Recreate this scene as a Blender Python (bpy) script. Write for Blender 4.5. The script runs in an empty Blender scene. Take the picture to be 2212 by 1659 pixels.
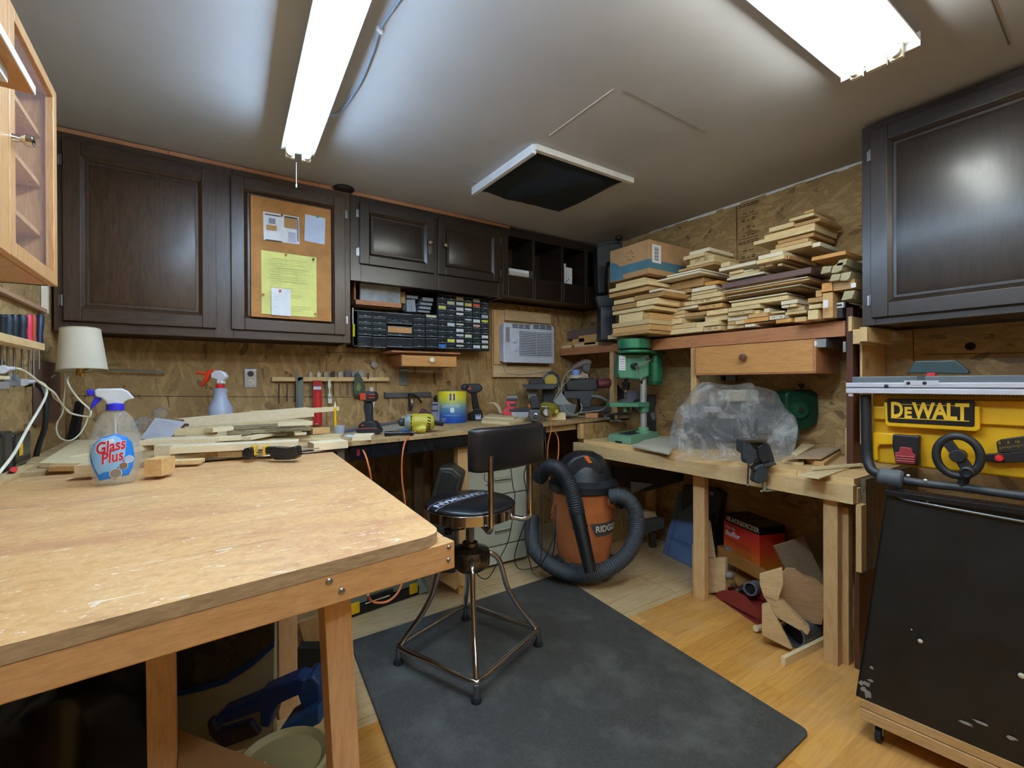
import bpy, bmesh, math, random
from mathutils import Vector, Matrix, Euler
random.seed(11)
SC = bpy.context.scene
COL = SC.collection
R = math.radians
# ---------------------------------------------------------------- camera
FPX, YAW, PITCH, ROLL = 1006.8, R(33.912), R(-0.189), R(0.246)
CAM = Vector((0, 0, 1.2))
_d = Vector((math.sin(YAW)*math.cos(PITCH), math.cos(YAW)*math.cos(PITCH), math.sin(PITCH)))
_r = Vector((math.cos(YAW), -math.sin(YAW), 0)); _n = _d.cross(_r)
AR = _r*math.cos(ROLL) + _n*math.sin(ROLL)
AD = -_r*math.sin(ROLL) + _n*math.cos(ROLL)
AF = _d
cam = bpy.data.objects.new('camera', bpy.data.cameras.new('camera'))
COL.objects.link(cam)
cam.data.sensor_width = 36; cam.data.lens = 36*FPX/2212; cam.data.clip_start = .02
cam.matrix_world = Matrix.Translation(CAM) @ Matrix((AR, -AD, -AF)).transposed().to_4x4()
SC.camera = cam
# ---------------------------------------------------------------- world, view
w = bpy.data.worlds.new('world'); SC.world = w; w.use_nodes = True
w.node_tree.nodes['Background'].inputs[0].default_value = (.5, .55, .6, 1)
w.node_tree.nodes['Background'].inputs[1].default_value = .05
SC.view_settings.view_transform = 'Standard'; SC.view_settings.look = 'None'
SC.view_settings.gamma = 1; SC.view_settings.use_curve_mapping = False
SC.view_settings.exposure = 0.78
SC.cycles.use_denoising = True
SC.cycles.max_bounces = 8; SC.cycles.diffuse_bounces = 5; SC.cycles.transparent_max_bounces = 12
SC.cycles.sample_clamp_indirect = 6
TUBE_L, TUBE_R = 30.0, 26.0       # strength of the tubes in the two fixtures
ROOM = dict(x0=-.54, x1=2.89, y0=-1.6, y1=3.12, z=2.35)

def W(x, y, X=None, Y=None, Z=None, pl=None):
    """the place in the room seen at pixel x, y on a plane"""
    ray = AF + AR*((x-1106)/FPX) + AD*((y-829.5)/FPX)
    if pl: p0, nn = pl
    elif X is not None: p0, nn = Vector((X, 0, 0)), Vector((1, 0, 0))
    elif Y is not None: p0, nn = Vector((0, Y, 0)), Vector((0, 1, 0))
    else: p0, nn = Vector((0, 0, Z)), Vector((0, 0, 1))
    return CAM + ray*((p0-CAM).dot(nn)/ray.dot(nn))
# ---------------------------------------------------------------- materials
def hx(h):
    c = [int(h[i:i+2], 16)/255 for i in (0, 2, 4)]
    return tuple(v/12.92 if v <= .04045 else ((v+.055)/1.055)**2.4 for v in c) + (1,)
class N:
    def __init__(s, name):
        s.m = bpy.data.materials.new(name); s.m.use_nodes = True
        s.t = s.m.node_tree; s.b = s.t.nodes['Principled BSDF']
    def n(s, k, **kw):
        q = s.t.nodes.new(k)
        for a, v in kw.items():
            if a.startswith('i_'): q.inputs[a[2:].replace('_', ' ')].default_value = v
            else: setattr(q, a, v)
        return q
    def l(s, a, b): s.t.links.new(a, b)
    def ramp(s, src, stops):
        q = s.n('ShaderNodeValToRGB'); e = q.color_ramp.elements
        while len(e) > 1: e.remove(e[0])
        e[0].position, e[0].color = stops[0]
        for p, c in stops[1:]: e.new(p).color = c
        s.l(src, q.inputs[0]); return q.outputs[0]
    def mix(s, f, a, b, mode='MIX'):
        q = s.n('ShaderNodeMix', data_type='RGBA', blend_type=mode)
        for i, v in ((0, f), (6, a), (7, b)):
            if isinstance(v, (int, float, tuple)): q.inputs[i].default_value = v
            else: s.l(v, q.inputs[i])
        return q.outputs[2]
    def coord(s, kind='Object', rot=(0, 0, 0), scale=(1, 1, 1), rnd=False):
        tc = s.n('ShaderNodeTexCoord'); out = tc.outputs[kind]
        if rnd:
            oi = s.n('ShaderNodeObjectInfo'); mm = s.n('ShaderNodeVectorMath', operation='MULTIPLY_ADD')
            mm.inputs[1].default_value = (1, 1, 1); 
            cb = s.n('ShaderNodeCombineXYZ'); ml = s.n('ShaderNodeMath', operation='MULTIPLY'); ml.inputs[1].default_value = 37
            s.l(oi.outputs['Random'], ml.inputs[0])
            for i in range(3): s.l(ml.outputs[0], cb.inputs[i])
            s.l(out, mm.inputs[0]); s.l(cb.outputs[0], mm.inputs[2]); out = mm.outputs[0]
        mp = s.n('ShaderNodeMapping'); mp.inputs['Rotation'].default_value = rot; mp.inputs['Scale'].default_value = scale
        s.l(out, mp.inputs[0]); return mp.outputs[0]
    def noise(s, vec, scale, detail=4, rough=.6, dist=0):
        q = s.n('ShaderNodeTexNoise'); q.inputs['Scale'].default_value = scale; q.inputs['Detail'].default_value = detail
        q.inputs['Roughness'].default_value = rough; q.inputs['Distortion'].default_value = dist
        s.l(vec, q.inputs['Vector']); return q.outputs[0]
    def bump(s, src, st, dist=.002):
        q = s.n('ShaderNodeBump'); q.inputs['Strength'].default_value = st; q.inputs['Distance'].default_value = dist
        s.l(src, q.inputs['Height']); s.l(q.outputs[0], s.b.inputs['Normal'])
    def col(s, c): s.l(c, s.b.inputs['Base Color'])
_cache = {}
def C(h, rough=.5, metal=0, trans=0, alpha=1, em=0, var=.12, coat=0, nm=None):
    """a paint, plastic or metal of one colour with slight wear"""
    k = (h, rough, metal, trans, alpha, em, var, coat)
    if k in _cache: return _cache[k]
    s = N(nm or 'surface_'+h); c = hx(h)
    v = s.coord(rnd=True); no = s.noise(v, 9, 5)
    lo = tuple(x*(1-var) for x in c[:3])+(1,); hi = tuple(min(1, x*(1+var)) for x in c[:3])+(1,)
    s.col(s.ramp(no, [(.3, lo), (.7, hi)]))
    mr = s.n('ShaderNodeMapRange'); mr.inputs[3].default_value = max(0, rough-.07); mr.inputs[4].default_value = min(1, rough+.1)
    s.l(no, mr.inputs[0]); s.l(mr.outputs[0], s.b.inputs['Roughness'])
    s.b.inputs['Metallic'].default_value = metal
    s.b.inputs['Transmission Weight'].default_value = trans
    s.b.inputs['Alpha'].default_value = alpha
    if coat: s.b.inputs['Coat Weight'].default_value = coat; s.b.inputs['Coat Roughness'].default_value = .1
    if em: s.b.inputs['Emission Color'].default_value = c; s.b.inputs['Emission Strength'].default_value = em
    _cache[k] = s.m; return s.m
def wood(name, c1, c2, grain='x', rough=.55, knots=0, fine=1, coat=0, vary=.25, rings=7, world=False):
    s = N(name); g = {'x': (1, 9, 9), 'y': (9, 1, 9), 'z': (9, 9, 1)}[grain]
    v = s.coord(scale=g, rnd=not world)
    a = s.noise(v, rings*.5, 3, .5, 1.2); b = s.noise(v, 28*fine, 3, .7)
    c = s.ramp(a, [(.3, hx(c1)), (.5, hx(c2)), (.62, hx(c1)), (.75, hx(c2))])
    c = s.mix(.35, c, s.ramp(b, [(.35, tuple(x*.72 for x in hx(c1)[:3])+(1,)), (.6, hx(c2))]))
    if knots:
        vo = s.n('ShaderNodeTexVoronoi'); s.l(s.coord(rnd=True), vo.inputs['Vector']); vo.inputs['Scale'].default_value = knots
        c = s.mix(s.ramp(vo.outputs['Distance'], [(0, (1, 1, 1, 1)), (.06, (.7, .7, .7, 1)), (.1, (0, 0, 0, 1))]), c, tuple(x*.4 for x in hx(c1)[:3])+(1,))
    oi = s.n('ShaderNodeObjectInfo'); mr = s.n('ShaderNodeMapRange'); mr.inputs[3].default_value = 1-vary; mr.inputs[4].default_value = 1+vary*.6
    s.l(oi.outputs['Random'], mr.inputs[0]); hs = s.n('ShaderNodeHueSaturation'); s.l(mr.outputs[0], hs.inputs['Value']); s.l(c, hs.inputs['Color'])
    s.col(hs.outputs[0]); s.b.inputs['Roughness'].default_value = rough
    if coat: s.b.inputs['Coat Weight'].default_value = coat; s.b.inputs['Coat Roughness'].default_value = .22
    s.bump(b, .15, .001); return s.m
def osb(name, rot, light='c4a674', mid='a58658', dark='5f482b', tint=0, seams=()):
    """strand board; rot turns its plane to the xy plane of the texture"""
    s = N(name)
    def strands(ang, sc):
        v1 = s.coord(rot=rot); mp = s.n('ShaderNodeMapping'); mp.inputs['Rotation'].default_value = (0, 0, R(ang))
        nz = s.n('ShaderNodeTexNoise'); nz.inputs['Scale'].default_value = 6; s.l(v1, nz.inputs['Vector'])
        ad = s.n('ShaderNodeVectorMath', operation='MULTIPLY_ADD'); ad.inputs[1].default_value = (.03, .03, .03); s.l(nz.outputs[1], ad.inputs[0]); s.l(v1, ad.inputs[2])
        s.l(ad.outputs[0], mp.inputs[0]); m2 = s.n('ShaderNodeMapping'); m2.inputs['Scale'].default_value = (sc, sc*4.5, sc*4.5); s.l(mp.outputs[0], m2.inputs[0])
        vo = s.n('ShaderNodeTexVoronoi'); vo.inputs['Scale'].default_value = 1; s.l(m2.outputs[0], vo.inputs['Vector'])
        sp = s.n('ShaderNodeSeparateColor'); s.l(vo.outputs['Color'], sp.inputs[0]); return sp.outputs, m2.outputs[0]
    st = [(0, hx(dark)), (.03, hx(dark)), (.1, hx(mid)), (.6, hx(mid)), (.85, hx(light)), (1, hx(light))]
    A, va = strands(62, 9); B, vb = strands(-35, 8); D, vd = strands(98, 11)
    ca = s.ramp(A[0], st); cb = s.ramp(B[0], st); cd = s.ramp(D[0], st)
    sel = s.ramp(A[1], [(.44, (0, 0, 0, 1)), (.46, (1, 1, 1, 1))]); sel2 = s.ramp(D[1], [(.58, (0, 0, 0, 1)), (.6, (1, 1, 1, 1))])
    c = s.mix(sel2, s.mix(sel, ca, cb), cd)
    fib = s.noise(va, 5, 5, .7); c = s.mix(.4, c, s.ramp(fib, [(.3, hx(dark)), (.55, hx(mid)), (.75, hx(light))]))
    big = s.noise(s.coord(rot=rot), 1.6, 3)
    c = s.mix(.5, c, s.ramp(big, [(.3, (.72, .62, .5, 1)), (.7, (1.0, .97, .88, 1))]), 'MULTIPLY')
    fl = s.noise(s.coord(rot=rot, scale=(30, 9, 9)), 1.6, 3, .6); c = s.mix(s.ramp(fl, [(.68, (0, 0, 0, 1)), (.74, (.75, .75, .75, 1))]), c, hx(dark))
    s.col(c); s.b.inputs['Roughness'].default_value = .72; s.bump(fib, .25, .001); return s.m
# ---------------------------------------------------------------- mesh builder
ID = Matrix.Identity(4)
class MB:
    def __init__(s): s.v, s.f, s.mi, s.m = [], [], [], []
    def slot(s, m):
        if m not in s.m: s.m.append(m)
        return s.m.index(m)
    def add(s, vs, fs, m, M=None):
        b = len(s.v); k = s.slot(m)
        s.v += [tuple(M @ Vector(p)) if M else tuple(p) for p in vs]
        s.f += [tuple(b+i for i in f) for f in fs]; s.mi += [k]*len(fs); return s
    def box(s, a, b, m, M=None):
        x0, x1 = sorted((a[0], b[0])); y0, y1 = sorted((a[1], b[1])); z0, z1 = sorted((a[2], b[2]))
        return s.add([(x0, y0, z0), (x1, y0, z0), (x1, y1, z0), (x0, y1, z0), (x0, y0, z1), (x1, y0, z1), (x1, y1, z1), (x0, y1, z1)],
                     [(0, 3, 2, 1), (4, 5, 6, 7), (0, 1, 5, 4), (1, 2, 6, 5), (2, 3, 7, 6), (3, 0, 4, 7)], m, M)
    def hexa(s, bot, top, m):
        return s.add(list(bot)+list(top), [(0, 3, 2, 1), (4, 5, 6, 7), (0, 1, 5, 4), (1, 2, 6, 5), (2, 3, 7, 6), (3, 0, 4, 7)], m)
    def prism(s, poly, y0, y1, m, M=None):
        """poly in x, z; from depth y0 to y1"""
        ar = sum(poly[i][0]*poly[(i+1) % len(poly)][1]-poly[(i+1) % len(poly)][0]*poly[i][1] for i in range(len(poly)))
        if ar < 0: poly = poly[::-1]
        if y0 > y1: y0, y1 = y1, y0
        n = len(poly)
        return s.add([(x, y0, z) for x, z in poly]+[(x, y1, z) for x, z in poly],
                     [tuple(range(n)), tuple(range(2*n-1, n-1, -1))]+[(i, n+i, n+(i+1) % n, (i+1) % n) for i in range(n)], m, M)
    def slab(s, poly, z0, z1, m, M=None):
        """poly in x, y; from height z0 to z1"""
        ar = sum(poly[i][0]*poly[(i+1) % len(poly)][1]-poly[(i+1) % len(poly)][0]*poly[i][1] for i in range(len(poly)))
        if ar < 0: poly = poly[::-1]
        n = len(poly)
        return s.add([(x, y, z0) for x, y in poly]+[(x, y, z1) for x, y in poly],
                     [tuple(range(n-1, -1, -1)), tuple(range(n, 2*n))]+[(i, (i+1) % n, n+(i+1) % n, n+i) for i in range(n)], m, M)
    def cyl(s, p0, p1, r0, m, r1=None, n=20, M=None):
        p0, p1 = Vector(p0), Vector(p1); return s.lathe([(0, 0), (r0, 0), (r0 if r1 is None else r1, (p1-p0).length), (0, (p1-p0).length)], m, n, aim(p0, p1), M)
    def lathe(s, prof, m, n=24, A=None, M=None):
        vs, fs = [], []; A = A or ID
        if M: A = M @ A
        ring = []
        for r, z in prof:
            if r <= 1e-9: ring.append((len(vs),)); vs.append((0, 0, z))
            else:
                ring.append(tuple(range(len(vs), len(vs)+n)))
                vs += [(r*math.cos(2*math.pi*i/n), r*math.sin(2*math.pi*i/n), z) for i in range(n)]
        for a, b in zip(ring, ring[1:]):
            for i in range(n):
                j = (i+1) % n
                if len(a) == 1 and len(b) == 1: break
                if len(a) == 1: fs.append((a[0], b[j], b[i]))
                elif len(b) == 1: fs.append((a[i], a[j], b[0]))
                else: fs.append((a[i], a[j], b[j], b[i]))
        return s.add(vs, fs, m, A)
    def tube(s, pts, r, m, n=10, smooth=4, M=None, closed=False, prof=None):
        """a round bar through points; r a number or one per point; prof(u) scales it along its length"""
        pts = [Vector(p) for p in pts]
        if not isinstance(r, (list, tuple)): r = [r]*len(pts)
        P, RR = [], []
        L = len(pts); seg = L if closed else L-1
        for i in range(seg):
            g = lambda k: pts[k % L] if closed else pts[min(max(k, 0), L-1)]
            a, b, c, d = g(i-1), g(i), g(i+1), g(i+2)
            for j in range(smooth):
                t = j/smooth
                P.append(.5*((2*b)+(c-a)*t+(2*a-5*b+4*c-d)*t*t+(3*b-a-3*c+d)*t**3)); RR.append(r[i]*(1-t)+r[(i+1) % L]*t)
        if not closed: P.append(pts[-1]); RR.append(r[-1])
        K = len(P); vs, fs = [], []; up = None
        for i in range(K):
            a = P[(i-1) % K] if closed or i else P[0]; b = P[(i+1) % K] if closed or i < K-1 else P[-1]
            t = (b-a).normalized() if (b-a).length > 1e-9 else Vector((0, 0, 1))
            if up is None: up = t.cross(Vector((0, 0, 1))) if abs(t.z) < .9 else t.cross(Vector((1, 0, 0)))
            up = (up - t*up.dot(t)); up = up.normalized() if up.length > 1e-6 else t.orthogonal().normalized()
            sd = t.cross(up); q = RR[i]*(prof(i) if prof else 1)
            vs += [tuple(P[i]+(up*math.cos(2*math.pi*k/n)+sd*math.sin(2*math.pi*k/n))*q) for k in range(n)]
        for i in range(K if closed else K-1):
            j = (i+1) % K
            fs += [(i*n+k, i*n+(k+1) % n, j*n+(k+1) % n, j*n+k) for k in range(n)]
        if not closed: fs += [tuple(range(n-1, -1, -1)), tuple(range((K-1)*n, K*n))]
        return s.add(vs, fs, m, M)
    def ball(s, c, r, m, n=16, k=10, M=None):
        rx, ry, rz = r if isinstance(r, (tuple, list)) else (r, r, r)
        pr = [(math.sin(math.pi*i/k), -math.cos(math.pi*i/k)) for i in range(k+1)]; pr[0] = (0, -1); pr[-1] = (0, 1)
        return s.lathe(pr, m, n, Matrix.Translation(c) @ Matrix.Diagonal((rx, ry, rz, 1)), M)
    def build(s, name, parent=None, bevel=0, sharp=35, seg=2, tri=False):
        me = bpy.data.meshes.new(name); me.from_pydata(s.v, [], s.f)
        for m in s.m: me.materials.append(m)
        me.polygons.foreach_set('material_index', s.mi)
        bm = bmesh.new(); bm.from_mesh(me); bmesh.ops.recalc_face_normals(bm, faces=bm.faces); bm.to_mesh(me); bm.free()
        me.polygons.foreach_set('use_smooth', [True]*len(s.f)); me.update()
        me.set_sharp_from_angle(angle=R(sharp))
        o = bpy.data.objects.new(name, me); COL.objects.link(o)
        if parent is not None: o.parent = parent
        if bevel:
            b = o.modifiers.new('edge', 'BEVEL'); b.width = bevel; b.segments = seg; b.limit_method = 'ANGLE'; b.angle_limit = R(40); b.harden_normals = True
        return o
def aim(p0, p1):
    z = (Vector(p1)-Vector(p0)); z = z.normalized() if z.length > 1e-9 else Vector((0, 0, 1))
    return Matrix.Translation(p0) @ z.to_track_quat('Z', 'Y').to_matrix().to_4x4()
def rot(c, x=0, y=0, z=0): return Matrix.Translation(c) @ Euler((R(x), R(y), R(z))).to_matrix().to_4x4() @ Matrix.Translation(-Vector(c))
def at(c, x=0, y=0, z=0): return Matrix.Translation(c) @ Euler((R(x), R(y), R(z))).to_matrix().to_4x4()

def tag(o, label=None, cat=None, group=None, kind=None):
    for k, v in (('label', label), ('category', cat), ('group', group), ('kind', kind)):
        if v: o[k] = v
    return o
CF = -math.degrees(YAW)     # turned to face the camera's own direction
class T:
    """a thing: an Empty at its base; local x along its face, y away from the room, z up"""
    def __init__(s, name, label, cat, loc, rz=0, group=None):
        s.o = bpy.data.objects.new(name, None); COL.objects.link(s.o)
        s.o.empty_display_size = .05
        s.M = Matrix.Translation(loc) @ Matrix.Rotation(R(rz), 4, 'Z'); s.I = s.M.inverted()
        s.o.location = loc; s.o.rotation_euler = (0, 0, R(rz)); tag(s.o, label, cat, group)
        s.ny = (s.M.to_3x3() @ Vector((0, 1, 0)))
    def q(s, x, y, dy=0):
        return s.I @ W(x, y, pl=(s.M @ Vector((0, dy, 0)), s.ny))
    def s_(s, x, y, dy=0):
        p = s.M @ s.q(x, y, dy); return (p-CAM).dot(AF)/FPX
    def rect(s, mb, x0, y0, x1, y1, dy, t, m):
        """a block whose front face spans two pixels' places"""
        a, b = s.q(x0, y0, dy), s.q(x1, y1, dy)
        return mb.box((a.x, dy, a.z), (b.x, dy+t, b.z), m)
    def poly(s, mb, pts, dy, t, m):
        return mb.prism([(p.x, p.z) for p in (s.q(x, y, dy) for x, y in pts)], dy, dy+t, m)
    def line(s, mb, pts, r, m, dy=0, **k):
        """a bar through pixels (x, y[, own depth]) with radius in px"""
        P = [s.q(p[0], p[1], p[2] if len(p) > 2 else dy) for p in pts]
        u = s.s_(pts[0][0], pts[0][1], pts[0][2] if len(pts[0]) > 2 else dy)
        rr = [q*u for q in r] if isinstance(r, (list, tuple)) else r*u
        return mb.tube(P, rr, m, **k)
    def part(s, name, mb, bevel=0, label=None, parent=None, **k):
        o = mb.build(name, parent or s.o, bevel, **k)
        if label: o['label'] = label
        return o
def px(name, label, cat, x, y, Z=None, X=None, Y=None, rz=CF, group=None):
    return T(name, label, cat, W(x, y, X=X, Y=Y, Z=Z), rz, group)
def one(name, label, cat, mb, group=None, bevel=0, origin=None, **k):
    """a thing that is one mesh, built in room coordinates, with its origin moved to its base"""
    xs = [p[0] for p in mb.v]; ys = [p[1] for p in mb.v]; zs = [p[2] for p in mb.v]
    c = Vector(origin) if origin else Vector(((min(xs)+max(xs))/2, (min(ys)+max(ys))/2, min(zs)))
    mb.v = [tuple(Vector(p)-c) for p in mb.v]
    o = mb.build(name, None, bevel, **k); o.location = c
    return tag(o, label, cat, group)
def struct(name, mb, **k):
    o = mb.build(name, None, **k); o['kind'] = 'structure'; return o
_tm = {}
def text(mb, s, size, m, M, ext=.0006, bold=0, shear=0, sx=1, align='CENTER', warp=None, track=1, fit=None):
    """raised lettering in local x, z; facing -y"""
    cu = bpy.data.curves.new('t', 'FONT'); cu.body = s; cu.size = size; cu.extrude = 0; cu.offset = bold; cu.shear = shear
    cu.align_x = align; cu.align_y = 'CENTER'; cu.space_character = track; cu.resolution_u = 3
    ob = bpy.data.objects.new('t', cu); COL.objects.link(ob)
    dg = bpy.context.evaluated_depsgraph_get(); me = bpy.data.meshes.new_from_object(ob.evaluated_get(dg))
    vs = [Vector((v.co.x*sx, -ext, v.co.y)) for v in me.vertices]; fs = [tuple(p.vertices) for p in me.polygons]
    fs = [f for f in fs if True]
    if fit:
        a_, b_ = min(v.x for v in vs), max(v.x for v in vs); vs = [Vector((fit[0]+(v.x-a_)*(fit[1]-fit[0])/(b_-a_), v.y, v.z)) for v in vs]
    if warp: vs = [warp(v) for v in vs]
    mb.add(vs, fs, m, M)
    bpy.data.objects.remove(ob); bpy.data.curves.remove(cu); bpy.data.meshes.remove(me)
    return mb
# ================================================================ materials in use
PINE_X = wood('pine_grain_x', 'd2ac76', 'e3c48f', 'x', knots=3.0, vary=.12)
PINE_Y = wood('pine_grain_y', 'd2ac76', 'e3c48f', 'y', knots=3.0, vary=.12)
PINE_Z = wood('pine_grain_z', 'c99f68', 'dcb57f', 'z', knots=2.0, vary=.08)
PALE_X = wood('pale_wood_x', 'e6cf9f', 'f0deb4', 'x', vary=.12, fine=.8)
PALE_Y = wood('pale_wood_y', 'e2c58f', 'efd9a8', 'y', vary=.16, fine=.8)
END = wood('pale_end_grain', 'dcbc84', 'ecd5a2', 'y', vary=.2, rings=12)
TAN = wood('tan_offcut', 'c79a5e', 'd8b078', 'y', vary=.15)
RED_WOOD = wood('reddish_fir', 'a56a42', 'bd8257', 'x', vary=.05, knots=2)
RED_WOOD_Y = wood('reddish_fir_y', 'a56a42', 'bd8257', 'y', vary=.05, knots=2)
PURPLE_WOOD = wood('grey_purple_board', '6a5350', '7d6560', 'y', vary=.05)
DARKCAB = wood('dark_oak_stain', '33210f', '4d3522', 'z', rough=.42, vary=.04, coat=.22, fine=1.3)
DARKCAB_H = wood('dark_oak_stain_level', '321f10', '4a3323', 'x', rough=.42, vary=.04, coat=.2)
DARKCAB2 = wood('shaded_oak_stain', '1d130d', '2f2118', 'z', rough=.36, vary=.03, coat=.4, fine=1.3)  # darker copy of the oak stain: weaker light put into its colour
DARKCAB_SHADED_H = wood('shaded_oak_stain_level', '1c120d', '2d1f17', 'x', rough=.36, vary=.03, coat=.4)
HONEY = wood('honey_oak', 'c18a55', 'd6a36b', 'z', rough=.4, coat=.2, vary=.04)
DRAWERW = wood('drawer_front_wood', 'bb8347', 'cc975b', 'y', rough=.45, vary=.04)
DRAWERX = wood('drawer_front_wood_x', 'bb8347', 'cc975b', 'x', rough=.45, vary=.04)
WALNUT = wood('dark_walnut_strip', '4a2718', '5e3522', 'z', rough=.45, vary=.04)
PLYX = wood('plywood_sheet', 'c9a77b', 'd9bd92', 'x', vary=.06, rings=4)
OSB_B = osb('strand_board_back', (R(90), 0, 0)); OSB_S = osb('strand_board_side', (0, R(90), 0))
OSB_T = osb('strand_board_worn_top', (0, 0, 0), 'cbb088', 'b59a70', '8b7350')
OSB_D = osb('strand_board_faded', (0, R(90), 0), 'b99f74', '9c8258', '6d5534')
BLACK = C('121316', .45); BLACKG = C('15171b', .25); RUBBER = C('1d1f21', .75); DKGREY = C('34373b', .5); GREY = C('7c8086', .5)
WHITE = C('e4e6ea', .45); CREAM = C('e8dfc8', .5); CHROME = C('c9c9cc', .12, 1, var=.03); STEEL = C('a3a6aa', .3, 1); IRON = C('55585c', .4, .8)
YEL = C('e8b60c', .42, coat=.15); RED = C('c8202a', .4); ORANGE = C('d0611e', .55); GREEN = C('1f6b4c', .35, coat=.3); DKGREEN = C('0f3a26', .4)
BLUE = C('1f4fc0', .4); CARD = C('b48f66', .8); PAPER = C('e9ecf2', .7); YPAPER = C('e6e58a', .75); CORK = C('b5804a', .9, var=.25)
INK = C('3a3a42', .7)

# ================================================================ the room
def floor_mat():
    s = N('floor_boards')
    v = s.coord(); br = s.n('ShaderNodeTexBrick'); s.l(v, br.inputs['Vector'])
    br.inputs['Scale'].default_value = 1; br.inputs['Brick Width'].default_value = .62; br.inputs['Row Height'].default_value = .082
    br.inputs['Mortar Size'].default_value = .0008; br.inputs['Color1'].default_value = hx('ad742d'); br.inputs['Color2'].default_value = hx('d9a04f'); br.inputs['Mortar'].default_value = hx('8d5c24')
    g = s.noise(s.coord(scale=(1.2, 12, 1)), 6, 4, .6, .8)
    c = s.mix(.45, br.outputs[0], s.ramp(g, [(.3, hx('a96f2a')), (.5, hx('d39a49')), (.7, hx('e0ab5a'))]))
    # the paler subfloor sheet beyond the seam
    g2 = s.noise(s.coord(scale=(1, 7, 1)), 5, 4, .6, 1.4)
    p = s.ramp(g2, [(.3, hx('b8986a')), (.5, hx('cdb083')), (.7, hx('d8bf95'))])
    vo = s.n('ShaderNodeTexVoronoi'); s.l(s.coord(scale=(2.2, 3.6, 1)), vo.inputs['Vector']); vo.inputs['Scale'].default_value = 1
    p = s.mix(s.ramp(vo.outputs['Distance'], [(0, (1, 1, 1, 1)), (.05, (.8, .8, .8, 1)), (.085, (0, 0, 0, 1))]), p, hx('80613f'))
    b2 = s.n('ShaderNodeTexBrick'); s.l(v, b2.inputs['Vector']); b2.inputs['Scale'].default_value = 1; b2.inputs['Brick Width'].default_value = .9; b2.inputs['Row Height'].default_value = .28
    b2.inputs['Mortar Size'].default_value = .0022; b2.inputs['Color1'].default_value = (1, 1, 1, 1); b2.inputs['Color2'].default_value = (.88, .86, .82, 1); b2.inputs['Mortar'].default_value = (.45, .38, .3, 1)
    p = s.mix(1, p, b2.outputs[0], 'MULTIPLY')
    sp = s.n('ShaderNodeSeparateXYZ'); s.l(v, sp.inputs[0]); ge = s.n('ShaderNodeMath', operation='GREATER_THAN'); ge.inputs[1].default_value = SEAM_Y; s.l(sp.outputs[1], ge.inputs[0])
    c = s.mix(ge.outputs[0], c, p)
    dust = s.noise(v, 3, 4); c = s.mix(s.ramp(dust, [(.4, (0, 0, 0, 1)), (.8, (.35, .35, .35, 1))]), c, hx('cdb892'))
    s.col(c); s.b.inputs['Roughness'].default_value = .45; s.bump(g, .1, .001); return s.m
SEAM_Y = W(1440, 1300, Z=0).y
r = ROOM
struct('floor', MB().box((r['x0']-.1, r['y0']-.1, -.06), (r['x1']+.1, r['y1']+.1, 0), floor_mat()))
def ceil_mat():
    s = N('painted_ceiling'); v = s.coord(); a = s.noise(v, 1.5, 4); b = s.noise(v, 90, 3)
    s.col(s.ramp(a, [(.3, hx('b4b4b6')), (.7, hx('c2c2c4'))])); s.b.inputs['Roughness'].default_value = .85; s.bump(b, .12, .001); return s.m
CEIL = ceil_mat()
struct('ceiling', MB().box((r['x0']-.1, r['y0']-.1, r['z']), (r['x1']+.1, r['y1']+.1, r['z']+.1), CEIL))
struct('wall_back', MB().box((r['x0']-.1, r['y1'], 0), (r['x1']+.1, r['y1']+.1, r['z']), OSB_B))
struct('wall_right', MB().box((r['x1'], r['y0']-.1, 0), (r['x1']+.1, r['y1']+.1, r['z']), OSB_S))
struct('wall_left', MB().box((r['x0']-.1, r['y0']-.1, 0), (r['x0'], r['y1']+.1, r['z']), OSB_S))
struct('wall_front', MB().box((r['x0']-.1, r['y0']-.1, 0), (r['x1']+.1, r['y0'], r['z']), OSB_B))
# seams of the ceiling and of the wall boards
def seam(name, a, b, wd, m, th=.0012, face='z'):
    a, b = Vector(a), Vector(b); mb = MB()
    mb.tube([a, b], wd, m, n=4, smooth=1); struct(name, mb)
SEAMD = C('6b6459', .9); SEAMW = C('d8d6cf', .9); WSEAM = C('3b2a17', .9)
zc = r['z']
seam('trim_1', W(1325, 192, Z=zc), W(1187, 292, Z=zc), .002, SEAMW)
seam('trim_2', W(1350, 195, Z=zc), W(1525, 285, Z=zc), .0018, SEAMD)
seam('trim_3', W(2140, -4, Z=zc), W(2180, 96, Z=zc), .0028, SEAMD)
seam('trim_4', W(1010, 391, Z=zc), W(1040, 399, Z=zc), .0015, SEAMD)
yb = r['y1']
for i, (a, b) in enumerate([((152, 855), (758, 858)), ((362, 855), (366, 880)), ((705, 772), (705, 830)), ((700, 761), (850, 763)), ((1050, 765), (1052, 800)), ((705, 885), (706, 920))]):
    seam('trim_%d' % (5+i), W(*a, Y=yb), W(*b, Y=yb), .0016, WSEAM)
xr = r['x1']
for i, (a, b) in enumerate([((1972, 712), (1974, 790)), ((1590, 445), (1592, 545)), ((1990, 766), (2212, 762))]):
    seam('trim_%d' % (11+i), W(*a, X=xr), W(*b, X=xr), .0016, WSEAM)
# torn paint and tape along the ceiling above the right-hand wall
mb = MB()
for i in range(26):
    y = .95+i*.055; x = xr-.006; h = random.uniform(.004, .018)
    mb.box((x, y, zc-h), (x+.01, y+.056, zc+.001), SEAMW)
struct('trim_20', mb)
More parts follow.
